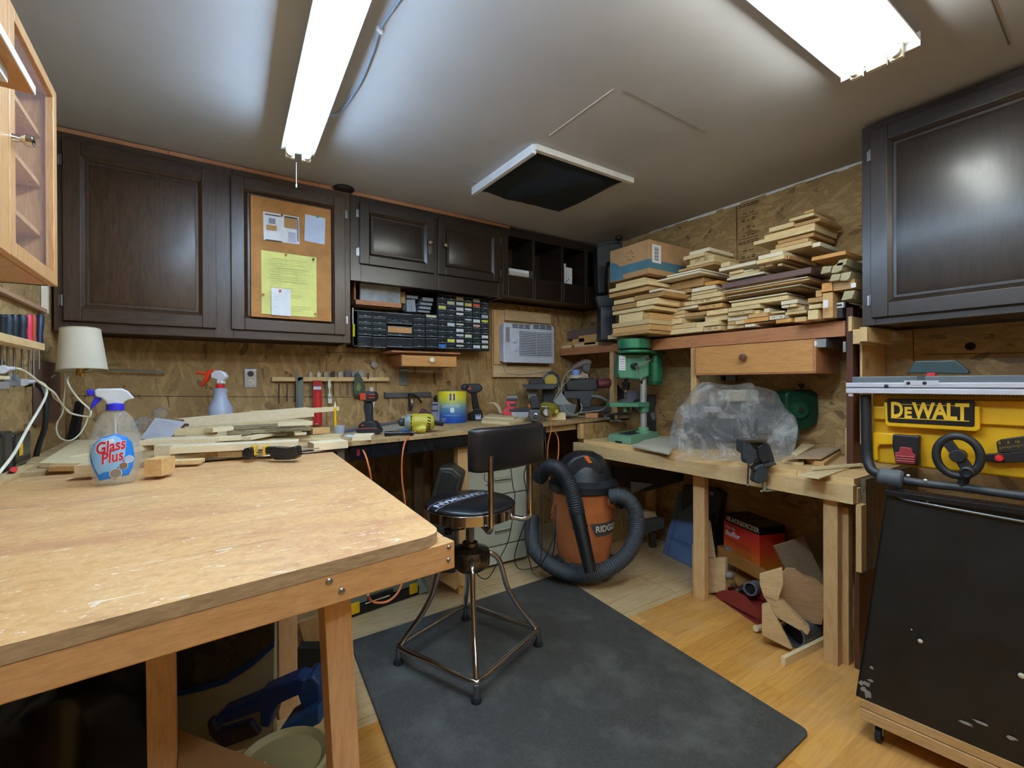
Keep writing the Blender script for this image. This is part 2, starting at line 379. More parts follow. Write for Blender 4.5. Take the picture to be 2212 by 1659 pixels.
# printed stamp on the wall board
mb = MB(); STAMP = C('3b2413', .9)
A = W(1596, 440, X=xr-.002); B = W(1638, 560, X=xr-.002)
rows = ['TH&E', '32/16', 'RATED', 'SHEATHING', '15/32', 'EXP 1', '000 MILL', 'PS 2']
for i in range(13):
    z = A.z+.02-i*.047
    text(mb, rows[i % 8] if i < 0 else ['- - -', '=====', '-- --', '= - =', '- = -'][i % 5], .05, STAMP, Matrix.Translation((xr-.0015, (A.y+B.y)/2, z)) @ Matrix.Rotation(R(-90), 4, 'Z'), sx=.9, bold=.0008)
    if i % 3 == 0: mb.box((xr-.0015, A.y, z+.024), (xr, B.y, z+.027), STAMP)
mb.box((xr-.0015, A.y+.012, 1.6), (xr, A.y+.015, A.z+.06), STAMP)
struct('trim_21', mb)

# ceiling hatch: white foam edging and a dark cushion of cloth stuffed in it
hz = zc
t = T('ceiling_hatch', 'square ceiling opening stuffed with dark cloth behind a thin white edging', 'hatch', (1.68, 2.1, zc-.001))
mb = MB(); e = .03
x0, x1, y0, y1 = 1.35-1.68, 2.02-1.68, 1.805-2.1, 2.41-2.1
mb.box((x0, y0-.012, -.03), (x1+.02, y0+.014, 0), SEAMW); mb.box((x0-.012, y0, -.045), (x0+.012, y1, 0), WHITE)
mb.box((x0, y1-.002, -.004), (x1, y1+.01, 0), CEIL); mb.box((x1-.0, y0, -.006), (x1+.012, y1, 0), CEIL)
t.part('edging', mb, bevel=.002)
mb = MB(); CL = C('16212c', .95, var=.2); nx, ny = 16, 14; vs, fs = [], []
for j in range(ny+1):
    for i in range(nx+1):
        u, v = i/nx, j/ny; wob = .014*math.sin(9*u+4*v)+.01*math.sin(23*u)+.008*math.sin(17*v+2)
        x = x0+.02+(x1-x0-.02)*u+(wob if i in (0, nx) else 0); y = y0+.022+(y1-y0-.012)*v+(wob if j in (0, ny) else 0)
        s_ = (math.sin(math.pi*u)*math.sin(math.pi*v))**.35 if 0 < i < nx and 0 < j < ny else 0
        vs.append((x, y, -.004-.042*s_-.006*math.sin(11*u+5*v)*s_))
for j in range(ny):
    for i in range(nx): a = j*(nx+1)+i; fs.append((a, a+1, a+nx+2, a+nx+1))
mb.add(vs, fs, CL); mb.box((x0+.03, y0+.03, -.008), (x1-.02, y1-.02, 0), CL); t.part('stuffed_cloth', mb, sharp=80)

# ---------------------------------------------------------------- lamps
def tube_mat(name, rgb, st):
    s = N(name); s.b.inputs['Base Color'].default_value = (1, 1, 1, 1)
    no = s.noise(s.coord(), 2, 1); c = s.ramp(no, [(0, tuple(x*.96 for x in rgb)+(1,)), (1, rgb+(1,))])
    s.l(c, s.b.inputs['Emission Color']); s.b.inputs['Emission Strength'].default_value = st; return s.m
COOL = tube_mat('cool_tube', (.52, .74, 1.0), TUBE_L); WARM = tube_mat('neutral_tube', (.93, .98, .92), TUBE_R)
ENAMEL = C('eef1f5', .3)
def fixture(name, label, loc, rz, L, wd, tubes, tm, flare, ends, up=0):
    t = T(name, label, 'ceiling light', loc, rz)
    mb = MB(); h = .035
    mb.box((-wd*.28, -L/2, 0), (wd*.28, L/2, h+up), ENAMEL)
    for s in (-1, 1):
        mb.hexa([(s*wd*.28, -L/2, h*.4), (s*wd*.5, -L/2, -flare), (s*wd*.5, L/2, -flare), (s*wd*.28, L/2, h*.4)],
                [(s*wd*.28, -L/2, h*.4+.004), (s*wd*.5+s*.003, -L/2, -flare+.002), (s*wd*.5+s*.003, L/2, -flare+.002), (s*wd*.28, L/2, h*.4+.004)], ENAMEL)
    t.part('reflector', mb, bevel=.001)
    for i in range(tubes):
        x = (i-(tubes-1)/2)*wd*.5
        mb = MB().cyl((x, -L/2+.035, -.016), (x, L/2-.035, -.016), .0155, tm, n=16); t.part('fluorescent_tube', mb)
        for s in (-1, 1):
            mb = MB(); y = s*(L/2-.018)
            mb.box((x-.018, y-.009, -.034), (x+.018, y+.009, h*.4), C('e9e5d2', .5)); mb.cyl((x, y-s*.03, -.016), (x, y+s*.006, -.016), .017, C('e9e5d2', .5))
            t.part('lamp_holder', mb, bevel=.002)
    if ends:
        for s in (-1, 1):
            mb = MB().box((-wd*.5, s*L/2-.002, -.012), (wd*.5, s*L/2+.002, h), ENAMEL); mb.box((-.028, s*(L/2-.012)-.01, -.03), (.028, s*(L/2-.012)+.01, 0), C('dcd9c8', .5)); t.part('end_plate', mb, bevel=.001)
    return t
a = W(643, 340, Z=2.235); b = W(745, 0, Z=2.235); dr = math.degrees(math.atan2(-(b-a).x, (b-a).y))
dv = (b-a).normalized(); Ln = 2.44; c = a+dv*Ln/2
tl = fixture('shop_light', 'long hanging fluorescent shop light with cool bright tubes over the table', (c.x, c.y, 2.25), dr, Ln, .135, 2, COOL, -.006, False, up=.02)
mb = MB()
for s in (-1, 1): mb.tube([(0, s*.5, .05), (.0, s*.5, .1)], .002, STEEL, n=6, smooth=1)
tl.part('hanging_wire', mb)
p = tl.I @ W(640, 348, Z=2.22); q = tl.I @ W(640, 392, Z=2.16)
mb = MB(); e1 = Vector((p.x, p.y, -.035)); mb.tube([e1, e1+Vector((0, 0, -.1))], .0016, C('dfe6ef', .3, .6), n=6, smooth=1)
mb.cyl(e1+Vector((0, 0, -.1)), e1+Vector((0, 0, -.115)), .004, C('dfe6ef', .3, .6)); tl.part('pull_chain', mb)
c0 = W(1820, 152, Z=zc); c1 = W(1985, 62, Z=zc)
m = (c0+c1)/2; wdr = (c1-c0).length
tr = fixture('ceiling_light', 'two-tube fluorescent fixture fixed flat on the ceiling, its cover missing', (m.x-.61, m.y, zc-.037), 90, 1.22, wdr, 2, WARM, -.004, True)
fixture('ceiling_light', 'unseen two-tube fluorescent fixture, added behind the camera to light the table front', (1.0, -.75, zc-.037), 90, 1.22, wdr, 2, WARM, -.004, True)  # guessed lamp out of view, added to give the frontal light
mb = MB(); P = [W(866, -6, Z=zc-.006), W(845, 25, Z=zc-.006), W(822, 60, Z=zc-.006), W(806, 110, Z=zc-.006), W(780, 175, Z=zc-.006), W(745, 230, Z=zc-.006), W(726, 247, Z=zc-.01), W(700, 252, Z=2.3)]
mb.tube(P, .0045, C('8fa3b8', .5), n=8); o = one('lamp_cable', 'grey lamp cord stapled across the ceiling beside the hanging light', 'cord', mb)
mb = MB().box((-.012, -.006, -.01), (.012, .006, 0), WHITE, at(W(820, 62, Z=zc-.001), z=40)); one('cable_clip', 'small pale clip holding the lamp cord to the ceiling', 'clip', mb)
# ================================================================ dark wall cabinets on the back wall
def panel_door(t, x0, x1, z0, z1, y, m, mh, arch=False, sw=.055, th=.02, name='door'):
    """frame-and-raised-panel door; returns the part"""
    mb = MB()
    mb.box((x0, y, z0), (x0+sw, y+th, z1), m); mb.box((x1-sw, y, z0), (x1, y+th, z1), m)
    mb.box((x0+sw, y, z0), (x1-sw, y+th, z0+sw), mh); mb.box((x0+sw, y, z1-sw), (x1-sw, y+th, z1), mh)
    a, b, c, d = x0+sw, x1-sw, z0+sw, z1-sw; g = .014; q = .012
    # sloped moulding inside the frame
    for P in (((a, c), (b, c), (b-g, c+g), (a+g, c+g)), ((b, c), (b, d), (b-g, d-g), (b-g, c+g)), ((b, d), (a, d), (a+g, d-g), (b-g, d-g)), ((a, d), (a, c), (a+g, c+g), (a+g, d-g))):
        mb.add([(P[0][0], y+.001, P[0][1]), (P[1][0], y+.001, P[1][1]), (P[2][0], y+q, P[2][1]), (P[3][0], y+q, P[3][1])], [(0, 1, 2, 3)], m)
    mb.box((a+g, y+q, c+g), (b-g, y+th, d-g), m)
    i = g+.012; k = i+.028
    mb.hexa([(a+i, y+q, c+i), (b-i, y+q, c+i), (b-i, y+q, d-i), (a+i, y+q, d-i)], [(a+k, y+.004, c+k), (b-k, y+.004, c+k), (b-k, y+.004, d-k), (a+k, y+.004, d-k)], m)
    return t.part(name, mb, bevel=.0025)
def hinge(t, door, x, z, y, m=STEEL):
    mb = MB().cyl((x, y-.004, z-.025), (x, y-.004, z+.025), .004, m, n=8); mb.box((x-.012, y-.001, z-.022), (x+.012, y+.002, z+.022), m)
    o = mb.build('hinge', door, .0005); return o
YC = 2.83; Xw = lambda x, y, Y=YC: W(x, y, Y=Y).x; Zw = lambda x, y, Y=YC: W(x, y, Y=Y).z
ctop = 2.322
def carcass(t, x0, x1, z0, z1, openings, depth=.285, m=DARKCAB, mh=DARKCAB_H):
    """box with a face frame; openings = list of (x0,x1,z0,z1) holes of the frame"""
    mb = MB(); th = .018
    mb.box((x0, .0, z0), (x0+th, depth, z1), m); mb.box((x1-th, 0, z0), (x1, depth, z1), m)
    mb.box((x0, 0, z1-th), (x1, depth, z1), mh); mb.box((x0, .012, z0+.012), (x1, depth, z0+.028), mh); mb.box((x0, depth-.006, z0), (x1, depth, z1), m)
    t.part('body', mb)
    mb = MB(); xs = [x0]+[v for o in openings for v in o[:2]]+[x1]; za = min(o[2] for o in openings); zb = max(o[3] for o in openings)
    for i in range(0, len(xs), 2): mb.box((xs[i], -.018, z0), (xs[i+1], .001, z1), m)
    for o in openings: mb.box((o[0], -.018, z0), (o[1], .001, o[2]), mh); mb.box((o[0], -.018, o[3]), (o[1], .001, z1), mh)
    t.part('face_frame', mb, bevel=.0015)
# tall pair
xa, xb = Xw(116, 700), Xw(757, 700); z0 = 1.437
t = T('wall_cabinet', 'wide dark-stained oak wall cabinet carrying the cork board on one door', 'cabinet', (0, YC+.018, 0), 0)
d1 = (Xw(138, 600), Xw(467, 600)); d2 = (Xw(499, 600), Xw(744, 600)); zt = 2.285; zb = Zw(744, 724)
carcass(t, xa, xb, z0, ctop, [(d1[0]+.01, d1[1]-.01, zb+.01, zt-.01), (d2[0]+.01, d2[1]-.01, zb+.01, zt-.01)], .27)
for i, d in enumerate((d1, d2)):
    o = panel_door(t, d[0], d[1], zb, zt, -.038, DARKCAB, DARKCAB_H, sw=.06)
    for z in (zb+.09, zt-.09): hinge(t, o, d[0]-.006 if i == 0 else d[1]+.006, z, -.02)
# pair over the parts organisers
za = 1.812; x0, x1 = xb+.002, Xw(1086, 560)
t = T('wall_cabinet', 'shorter dark-stained wall cabinet with two round metal door knobs', 'cabinet', (0, YC+.018, 0), 0)
d1 = (Xw(776, 520), Xw(936, 520)); d2 = (Xw(944, 520), Xw(1078, 520)); zb = 1.915; zt = 2.285
carcass(t, x0, x1, za, ctop, [(d1[0]+.01, d1[1]-.01, zb+.01, zt-.01), (d2[0]+.01, d2[1]-.01, zb+.01, zt-.01)], .27, DARKCAB2, DARKCAB_SHADED_H)
BRASSK = C('8d8470', .3, .9)
for i, (d, k) in enumerate(((d1, (930, 524)), (d2, (964, 530)))):
    o = panel_door(t, d[0], d[1], zb, zt, -.038, DARKCAB2, DARKCAB_SHADED_H)
    kx, kz = t.q(*k, -.06).x, t.q(*k, -.06).z
    mb = MB().lathe([(0, 0), (.009, 0), (.006, .012), (.016, .02), (.0165, .028), (.01, .034), (0, .035)], BRASSK, 20, at((kx, -.04, kz), x=90)); mb.build('knob', o)
    for z in (zb+.07, zt-.07): hinge(t, o, d[0]-.006 if i == 0 else d[1]+.006, z, -.02)
    if i == 0:
        mb = MB(); mb.tube([(kx-.006, -.05, kz-.01), (kx-.006, -.052, kz-.06), (kx, -.052, kz-.068), (kx+.007, -.052, kz-.06), (kx+.006, -.05, kz-.01)], .0012, C('c9c6bb', .3, .8), n=6)
        for v in range(len(mb.v)): pass
        one('wire_hook', 'bent wire loop hanging from the cabinet knob', 'hook', MB().add([t.M @ Vector(p) for p in mb.v], mb.f, C('c9c6bb', .3, .8)))
# open pigeonhole unit in the corner
x0, x1 = x1+.002, 2.88
t = T('pigeonhole_cabinet', 'dark open-fronted cabinet of tall pigeonholes in the back corner', 'cabinet', (0, YC+.018, 0), 0)
ops = [(Xw(1098, 560), Xw(1151, 560)), (Xw(1156, 560), Xw(1213, 560)), (Xw(1218, 560), Xw(1264, 560)), (Xw(1270, 560), Xw(1330, 560))]
carcass(t, x0, x1, 1.83, ctop, [(a, b, 1.985, 2.27) for a, b in ops], .27, DARKCAB2, DARKCAB_SHADED_H)
mb = MB().box((x0+.02, 0, 1.965), (x1-.02, .26, 1.983), DARKCAB_SHADED_H)
for a, b in zip(ops, ops[1:]): mb.box(((a[1]+b[0])/2-.009, 0, 1.98), ((a[1]+b[0])/2+.009, .26, 2.27), DARKCAB2)
t.part('divider', mb)
def stack_of(name, label, cat, t, pxr, n, m, dy=.03, d=.18):
    a, b = t.q(pxr[0], pxr[1], dy), t.q(pxr[2], pxr[3], dy); h = (a.z-b.z)/n
    for i in range(n):
        mb = MB().box((a.x+random.uniform(0, .008), dy+random.uniform(0, .01), 1.9832+i*h), (b.x-random.uniform(0, .008), dy+d, 1.9832+(i+1)*h-.001), m[i % len(m)])
        yield one(name, label[i] if isinstance(label, list) else label, cat, MB().add([t.M @ Vector(p) for p in mb.v], mb.f, m[i % len(m)]), bevel=.001)
list(stack_of('small_carton', ['lowest printed white carton in the first pigeonhole', 'middle printed white carton in the first pigeonhole', 'top white carton in the first pigeonhole'], 'box', t, (1099, 568, 1151, 596), 3, [C('b3aea2', .7, var=.3), C('cfcabd', .7, var=.3), PAPER]))
mb = MB(); a = W(1219, 571, Y=YC+.04); b = W(1236, 607, Y=YC+.04)
mb.box((a.x, YC+.04, 1.9845), (b.x, YC+.1, a.z-.02), PAPER); mb.box((a.x, YC+.05, a.z-.03), (a.x+.025, YC+.09, a.z+.01), PAPER)
for k in range(3): mb.box((a.x+.012+k*.014, YC+.039, 2.0+k*.012), (a.x+.02+k*.014, YC+.0405, 2.012+k*.012), INK)
one('switch_plate', 'white electrical cover plate standing in the third pigeonhole', 'cover plate', mb, bevel=.001)
# strip of wood between cabinets and ceiling
mb = MB(); xs = xa
while xs < 1.9:
    xe = min(1.9, xs+random.uniform(.3, .7)); mb.box((xs, YC+.012, ctop), (xe-.002, YC+.05, 2.349-random.uniform(0, .004)), RED_WOOD); xs = xe
struct('trim_30', mb)
c = W(742, 411, Z=2.335)
one('ceiling_disc', 'flat black round cap tucked against the ceiling above the cabinets', 'cap', MB().lathe([(0, 0), (.05, 0), (.062, .012), (.055, .02), (0, .021)], BLACK, 24, Matrix.Translation((c.x, c.y, 2.328))))

# ---------------------------------------------------------------- cork board and notes
YD = YC-.038-.001+.018
a, b = W(541, 420, Y=YD-.012), W(716, 695, Y=YD-.012)
tb = T('cork_board', 'tan cork board fixed to the dark cabinet door', 'notice board', (a.x, YD, b.z), 0)
mb = MB().box((0, -.012, 0), (b.x-a.x, 0, a.z-b.z), CORK); tb.part('cork_sheet', mb, bevel=.001)
mb = MB()
for p in ((548, 449), (552, 553), (711, 586), (704, 690)): q = tb.q(*p, -.013); mb.ball((q.x, -.013, q.z), .0022, CHROME, 8, 6)
tb.part('nail_head', mb)
def note(label, x0, y0, x1, y1, m, dy, lines, tilt=0, name='paper_note', group=None, extra=None):
    t = T(name, label, 'note', W((x0+x1)/2, y1, Y=YD-.012-dy), 0)
    a, b = t.q(x0, y0), t.q(x1, y1); w, h = b.x-a.x, a.z-b.z; n = 8; vs, fs = [], []
    for i in range(n+1):
        u = i/n; c = -.004*(u*2-1)**2*(1 if lines else .5)
        vs += [(a.x+w*u, c*.6-.0005, b.z), (a.x+w*u, -.0005, b.z+h)]
    for i in range(n): fs.append((2*i, 2*i+2, 2*i+3, 2*i+1))
    mb = MB().add(vs, fs, m, rot((a.x+w/2, 0, a.z), y=tilt)); t.part('sheet', mb, sharp=80)
    mb = MB()
    for (u0, v0, u1, v1, c, k) in lines:
        mb.box((a.x+w*u0, -.0055-k*.0002, b.z+h*v0), (a.x+w*u1, -.0051-k*.0002, b.z+h*v1), c, rot((a.x+w/2, 0, a.z), y=tilt))
    if lines: t.part('print', mb)
    return t, a, b
random.seed(5); gr = C('8f9aa8', .8); sc = lambda n, x0, x1, y0, y1, c: [(x0+random.uniform(0, .1), y, x0+random.uniform(.3, 1)*(x1-x0), y+.004, c, 1) for y in [y0+(y1-y0)*i/n for i in range(n)]]
br, lb = C('b98f5a', .8), C('8d8fa0', .8)
note('collage of printed plan clippings pinned high on the cork board', 568, 456, 646, 529, PAPER, .001,
     [(.05, .9, .45, .93, INK, 1), (.15, .62, .33, .8, lb, 1), (.08, .38, .36, .55, br, 2), (.58, .55, .92, .92, br, 2), (.58, .9, .95, .95, INK, 3), (.93, .1, .98, .9, lb, 3), (.68, .05, .9, .4, C('bcc0d4', .8), 1)]+sc(8, .38, .55, .2, .85, gr)+[(.05, 0, .5, .03, INK, 2)], tilt=-1)
note('small pale blue note hung by a green pin', 659, 463, 703, 528, C('c3d2ea', .7), .001, sc(6, .1, .7, .5, .9, gr)+sc(3, .5, .8, .05, .2, gr), tilt=2)
note('large yellow sheet of pencil sketches on the cork board', 564, 540, 684, 686, YPAPER, .001, sc(24, .1, .9, .08, .93, C('b9bd7c', .8))+[(.3, .55, .62, .552, C('a9ad70', .8), 1), (.3, .75, .62, .752, C('a9ad70', .8), 1), (.3, .55, .302, .75, C('a9ad70', .8), 1), (.62, .55, .622, .75, C('a9ad70', .8), 1)])
note('small white note pinned over the foot of the yellow sheet', 586, 621, 628, 683, PAPER, .009, sc(5, .1, .4, .3, .9, gr))
for (x, y, m, w_) in ((618, 550, C('b4651e', .4), 'orange push pin at the head of the yellow sheet'), (569, 636, C('c4552a', .4), 'orange push pin on the yellow sheet below its middle'), (681, 678, C('a9701e', .4), 'amber push pin at the low corner of the yellow sheet'),
                      (605, 628, RED, 'red push pin through the white note'), (686, 468, C('1c7a6a', .4), 'green push pin through the pale blue note'), (609, 465, C('6e2230', .4), 'maroon push pin in the clippings'), (677, 560, INK, 'dark push pin at the corner of the yellow sheet')):
    q = W(x, y, Y=YD-.026)
    one('push_pin', w_, 'pin', MB().lathe([(0, -.012), (.0045, -.012), (.0035, -.004), (.006, .0), (.006, .002), (0, .003)], m, 10, Matrix.Translation((q.x, YD-.028, q.z)) @ Matrix.Rotation(R(90), 4, 'X')), group=None)

# ---------------------------------------------------------------- drawer organisers
CLEAR = C('4a555c', .12, alpha=.28); FRB = C('101216', .35); LIP = C('9aa6ae', .25)
random.seed(3)
def organiser(label, xs, rows, Yf, depth, x0, y0, x1, y1, contents, cards):
    """xs: column pixel edges; rows(ci): list of (ytop, ybottom) px per column"""
    t = T('parts_organiser', label, 'organiser', (W(x0, y1, Y=Yf).x, Yf, W((x0+x1)/2, y1, Y=Yf).z), 0)
    a, b = t.q(x0, y0), t.q(x1, y1); Wd = b.x; Hh = a.z
    mb = MB(); th = .006
    mb.box((0, 0, 0), (Wd, depth, th), FRB); mb.box((0, 0, Hh-th), (Wd, depth, Hh), FRB); mb.box((0, 0, 0), (th, depth, Hh), FRB); mb.box((Wd-th, 0, 0), (Wd, depth, Hh), FRB); mb.box((0, depth-.004, 0), (Wd, depth, Hh), FRB)
    cells = []
    for ci, (p, q) in enumerate(xs):
        xa, xb = t.q(p, (y0+y1)/2).x, t.q(q, (y0+y1)/2).x
        for ri, (u, v) in enumerate(rows(ci)): cells.append((ci, ri, xa, xb, t.q((p+q)/2, v).z, t.q((p+q)/2, u).z))
    for (ci, ri, xa, xb, za, zb) in cells:
        mb.box((xa-.004, .004, max(za-.004, 0)), (xb+.004, depth*.9, max(za-.0015, .001)), FRB)
        mb.box((xa-.005, .004, za-.004), (xa-.001, depth*.9, zb+.003), FRB)
    t.part('case', mb)
    for (ci, ri, xa, xb, za, zb) in cells:
        m2 = MB(); y = -.004; h = zb-za
        m2.box((xa, y, za), (xb, y+.002, zb-h*.12), CLEAR); m2.box((xa, y, za), (xb, depth*.8, za+.0015), CLEAR); m2.box((xa, y-.003, za), (xb, y+.001, za+.0025), LIP); m2.box((xa, y-.004, zb-h*.14), (xb, y, zb-h*.1), LIP)
        m2.box(((xa+xb)/2-.006, y-.008, za+.004), ((xa+xb)/2+.006, y, za+.007), LIP)
        m2.box((xa, y, za), (xa+.001, depth*.8, zb-h*.2), CLEAR); m2.box((xb-.001, y, za), (xb, depth*.8, zb-h*.2), CLEAR)
        d = t.part('drawer', m2)
        if (ci, ri) in cards:
            c, f = cards[(ci, ri)]; m3 = MB().box((xa+.003, y-.0012, zb-h*.15-h*.75*f), (xb-.004, y-.0004, zb-h*.17), C(c, .7)); m3.build('label_card', d)
        cm = contents.get((ci, ri))
        if cm or random.random() < .6:
            m3 = MB(); cm = cm or ('5e676c', 5)
            for k in range(cm[1]):
                cx, cz = random.uniform(xa+.008, xb-.008), za+.004+random.random()*h*.3
                L = random.uniform(.006, min(.03, (xb-xa)*.4)); an = random.uniform(-1, 1)
                m3.tube([(cx-L/2*math.cos(an), .012, cz-L/2*math.sin(an)*.4+.003), (cx+L/2*math.cos(an), .016, cz+L/2*math.sin(an)*.4+.003)], .0016, C(cm[0], .25, .8), n=5, smooth=1)
            o = m3.build('hardware', d); o['kind'] = 'stuff'
    return t
z6 = lambda v: 740+v/6.144; w6 = lambda v: 560+v/6.144
rowA = [(680, 765), (765, 848), (850, 925), (925, 1008), (1010, 1168)]; rowM = [(705, 862), (878, 1020), (1030, 1170)]; rowB = [(728, 802), (804, 880), (882, 955), (957, 1030), (1032, 1168)]
adj = [0, 12, 0, 0, 4]
def rl(ci):
    q = rowM if ci == 2 else (rowA if ci < 2 else rowB)
    return [(w6(u+adj[ci]+2), w6(v+adj[ci]-5)) for u, v in q]
organiser('black drawer organiser with wide middle drawers, the lower of the two', [(z6(a), z6(b)) for a, b in ((212, 380), (402, 570), (592, 922), (938, 1085), (1102, 1248))], rl, 2.955, .15, 762, 669, 944, 751,
          {(2, 0): ('cdd3da', 46), (2, 2): ('c2cdd2', 4), (0, 3): ('c9d0d6', 12), (0, 4): ('d9c79a', 16), (1, 4): ('c9ced2', 10), (3, 1): ('d09a3e', 6), (4, 2): ('c79a42', 5), (4, 1): ('b8bcc0', 6)},
          {(2, 1): ('c08f5f', .75), (4, 0): ('d5cdb0', .6)})
cols = [(1265, 1375), (1382, 1490), (1500, 1607), (1615, 1715), (1725, 1825), (1837, 1932)]
cards = {}
for (ci, ri, c) in ((0, 2, 'c8c95a'), (1, 1, 'bcbf86'), (1, 5, 'c9d3da'), (1, 8, 'd5dc52'), (2, 0, 'd0b49a'), (2, 1, 'd0ccc9'), (2, 2, 'c9c6c9'), (2, 3, 'd8d6cf'), (2, 5, 'd6d0be'), (2, 6, 'd4d6dc'), (2, 7, 'd0cdd8'), (2, 8, 'e0cfd0'), (2, 9, 'c8c4b4'),
                    (3, 1, 'c7b35e'), (3, 2, 'cfd6d6'), (3, 4, 'b9c2cf'), (3, 7, 'd6ddb9'), (4, 0, 'bab9a8'), (4, 1, 'd8502e'), (4, 4, 'c9d3da'), (4, 5, 'd9a598'), (4, 9, 'cbd6ea'), (5, 3, 'b9bfc9'), (5, 4, 'd3d843'), (5, 7, 'd9d0dc'), (5, 8, 'cdd2cf'), (5, 9, 'cfd4c4'), (0, 9, '2e78c8')):
    cards[(ci, ri)] = (c, random.choice((.5, .6, .85)) if (ci+ri) % 2 else .9)
def rr(ci):
    ta, tb_ = 462+ci*14, 1190+ci*2; n = 10; st = (tb_-ta)/n
    return [(w6(ta+i*st+4), w6(ta+(i+1)*st-8)) for i in range(n)]
organiser('black organiser of many small labelled drawers, the taller of the two', [(z6(a), z6(b)) for a, b in cols], rr, 2.95, .15, 945, 634, 1057, 756, {}, cards)
mb = MB(); a = W(762, 580+90, Y=2.96); b = W(1060, 754, Y=2.96)
xq0, xq1 = W(764, 750, Y=2.96).x, W(943, 750, Y=2.96).x; zq = W(850, 752, Y=2.955).z
# things kept between organiser and cabinet
zo = W(850, 668, Y=2.955).z+.001
def on_org(y): return 0
a, b = W(765, 640, Y=2.93), W(870, 657, Y=2.93)
t = T('wooden_tray', 'shallow wooden tray on the parts organiser under the cabinet', 'tray', (a.x, 2.93, zo), 0)
mb = MB(); w_ = b.x-a.x; h = .036
mb.box((0, 0, 0), (w_, .17, .008), TAN); mb.box((0, 0, 0), (w_, .01, h), RED_WOOD); mb.box((0, .16, 0), (w_, .17, h), RED_WOOD); mb.box((0, 0, 0), (.01, .17, .15), RED_WOOD); mb.box((w_-.01, 0, 0), (w_, .17, h), RED_WOOD)
t.part('tray_body', mb, bevel=.001)
a2, b2 = W(778, 590, Y=2.945), W(865, 652, Y=2.945)
mb = MB()
for k in range(6): mb.box((a2.x, 2.942+k*.004, zo+.01), (b2.x-k*.003, 2.9445+k*.004, a2.z-.02-k*.002), C('9b9fa3', .85, var=.3))
one('sandpaper_pack', 'pack of grey abrasive sheets standing in the wooden tray', 'sandpaper', mb)
GB = C('8b949f', .8)
def gbox(l, x0, y0, x1, y1, Y=2.97, lean=0, d=.1, m=GB, z=None):
    a, b = W(x0, y0, Y=Y), W(x1, y1, Y=Y)
    mb = MB().box((a.x, Y, b.z), (b.x, Y+d, a.z), m, rot(((a.x+b.x)/2, Y, b.z), y=lean)); return one('small_carton', l, 'box', mb, bevel=.0015)
gbox('grey carton lying across two upright ones', 879, 637, 903, 646); gbox('upright grey carton under the lying one, straight', 879, 646.5, 889, 674); gbox('upright grey carton leaning under the lying one', 890, 646.5, 899, 674, lean=-5)
for i, (x, y, X2, Y2) in enumerate(((913, 642, 936, 652), (908, 652.5, 934, 660.5), (906, 661, 931, 669), (903, 669.5, 929, 676))):
    gbox(['top grey carton of the small pile', 'second grey carton down the small pile', 'third grey carton down the small pile', 'lowest grey carton of the small pile'][i], x, y, X2, Y2)
gbox('tan carton in the shadow behind the tray', 866, 630, 876, 656, Y=3.0, m=TAN, d=.06); gbox('dull brown carton behind the grey ones', 868, 657, 877, 671, Y=3.01, m=C('5c5648', .8), d=.06)
gbox('clear plastic case under the wooden tray', 784, 662, 811, 668, Y=3.0, m=C('9fa8a0', .3, alpha=.6), d=.08)
mb = MB().cyl(W(764, 700, Y=2.93), W(764, 727, Y=2.93), .008, C('c9cc1e', .4)); mb.cyl(W(762, 665, Y=2.93), W(762.5, 703, Y=2.93), .004, WHITE)
one('screwdriver', 'screwdriver with a yellow handle hung beside the parts organiser', 'screwdriver', mb)
# small drawer under the organisers
Yd = 2.86
t = T('drawer_unit', 'small wooden drawer with a white knob hung under the organisers', 'drawer', (W(930, 793, Y=Yd).x, Yd, W(930, 793, Y=Yd).z), 0)
mb = MB(); a, b = t.q(846, 757), t.q(993, 765.5); mb.box((a.x, -.01, b.z), (b.x, .25, a.z), RED_WOOD)
a1, b1 = t.q(866, 766), t.q(989, 793)
mb.prism([(a1.x, a1.z), (a1.x+.03, a1.z), (a1.x+.03, b1.z+.01)], 0, .25, RED_WOOD); mb.box((a1.x+.03, .02, b1.z), (a1.x+.042, .25, a1.z), RED_WOOD); mb.box((b1.x-.012, .02, b1.z), (b1.x, .25, a1.z), RED_WOOD)
t.part('housing', mb, bevel=.002)
f0, f1 = t.q(868, 767), t.q(986, 793); mb = MB().box((f0.x, -.004, f1.z), (f1.x, .018, f0.z), DRAWERX); d = t.part('drawer_front', mb, bevel=.003)
k = t.q(930, 778); MB().lathe([(0, 0), (.01, 0), (.007, .01), (.017, .018), (.016, .026), (0, .03)], CREAM, 20, at((k.x, -.004, k.z), x=90)).build('knob', d)

# ---------------------------------------------------------------- air conditioner and its surround
t = T('plywood_surround', 'pale plywood board fixed to the wall behind the air conditioner', 'panel', W(1125, 815, Y=3.1), 0)
mb = MB(); t.rect(mb, 1063, 668, 1090, 792, 0, .018, PLYX); t.rect(mb, 1090, 668, 1190, 700, 0.002, .016, PLYX); t.rect(mb, 1066, 789, 1191, 815, -.012, .03, PLYX); t.rect(mb, 1066, 668, 1084, 788, -.012, .012, PINE_Z)
t.part('panel_board', mb, bevel=.002)
ACW = C('c9cfe0', .4); ACD = C('4a4c55', .6)
t = T('air_conditioner', 'small pale window air conditioner built through the back wall', 'air conditioner', W(1143, 785, Y=3.0), 0)
mb = MB(); c = [t.q(*p) for p in ((1094, 697), (1197, 698), (1199.5, 779), (1090, 783))]
x0, x1, z1_, z0_ = (c[0].x+c[3].x)/2-.012, c[1].x, c[0].z, c[3].z
mb.box((x0-.003, 0, z0_), (x1, .02, z1_), ACW); mb.box((x0+.012, .02, z0_+.01), (x1-.012, .12, z1_-.008), ACW)
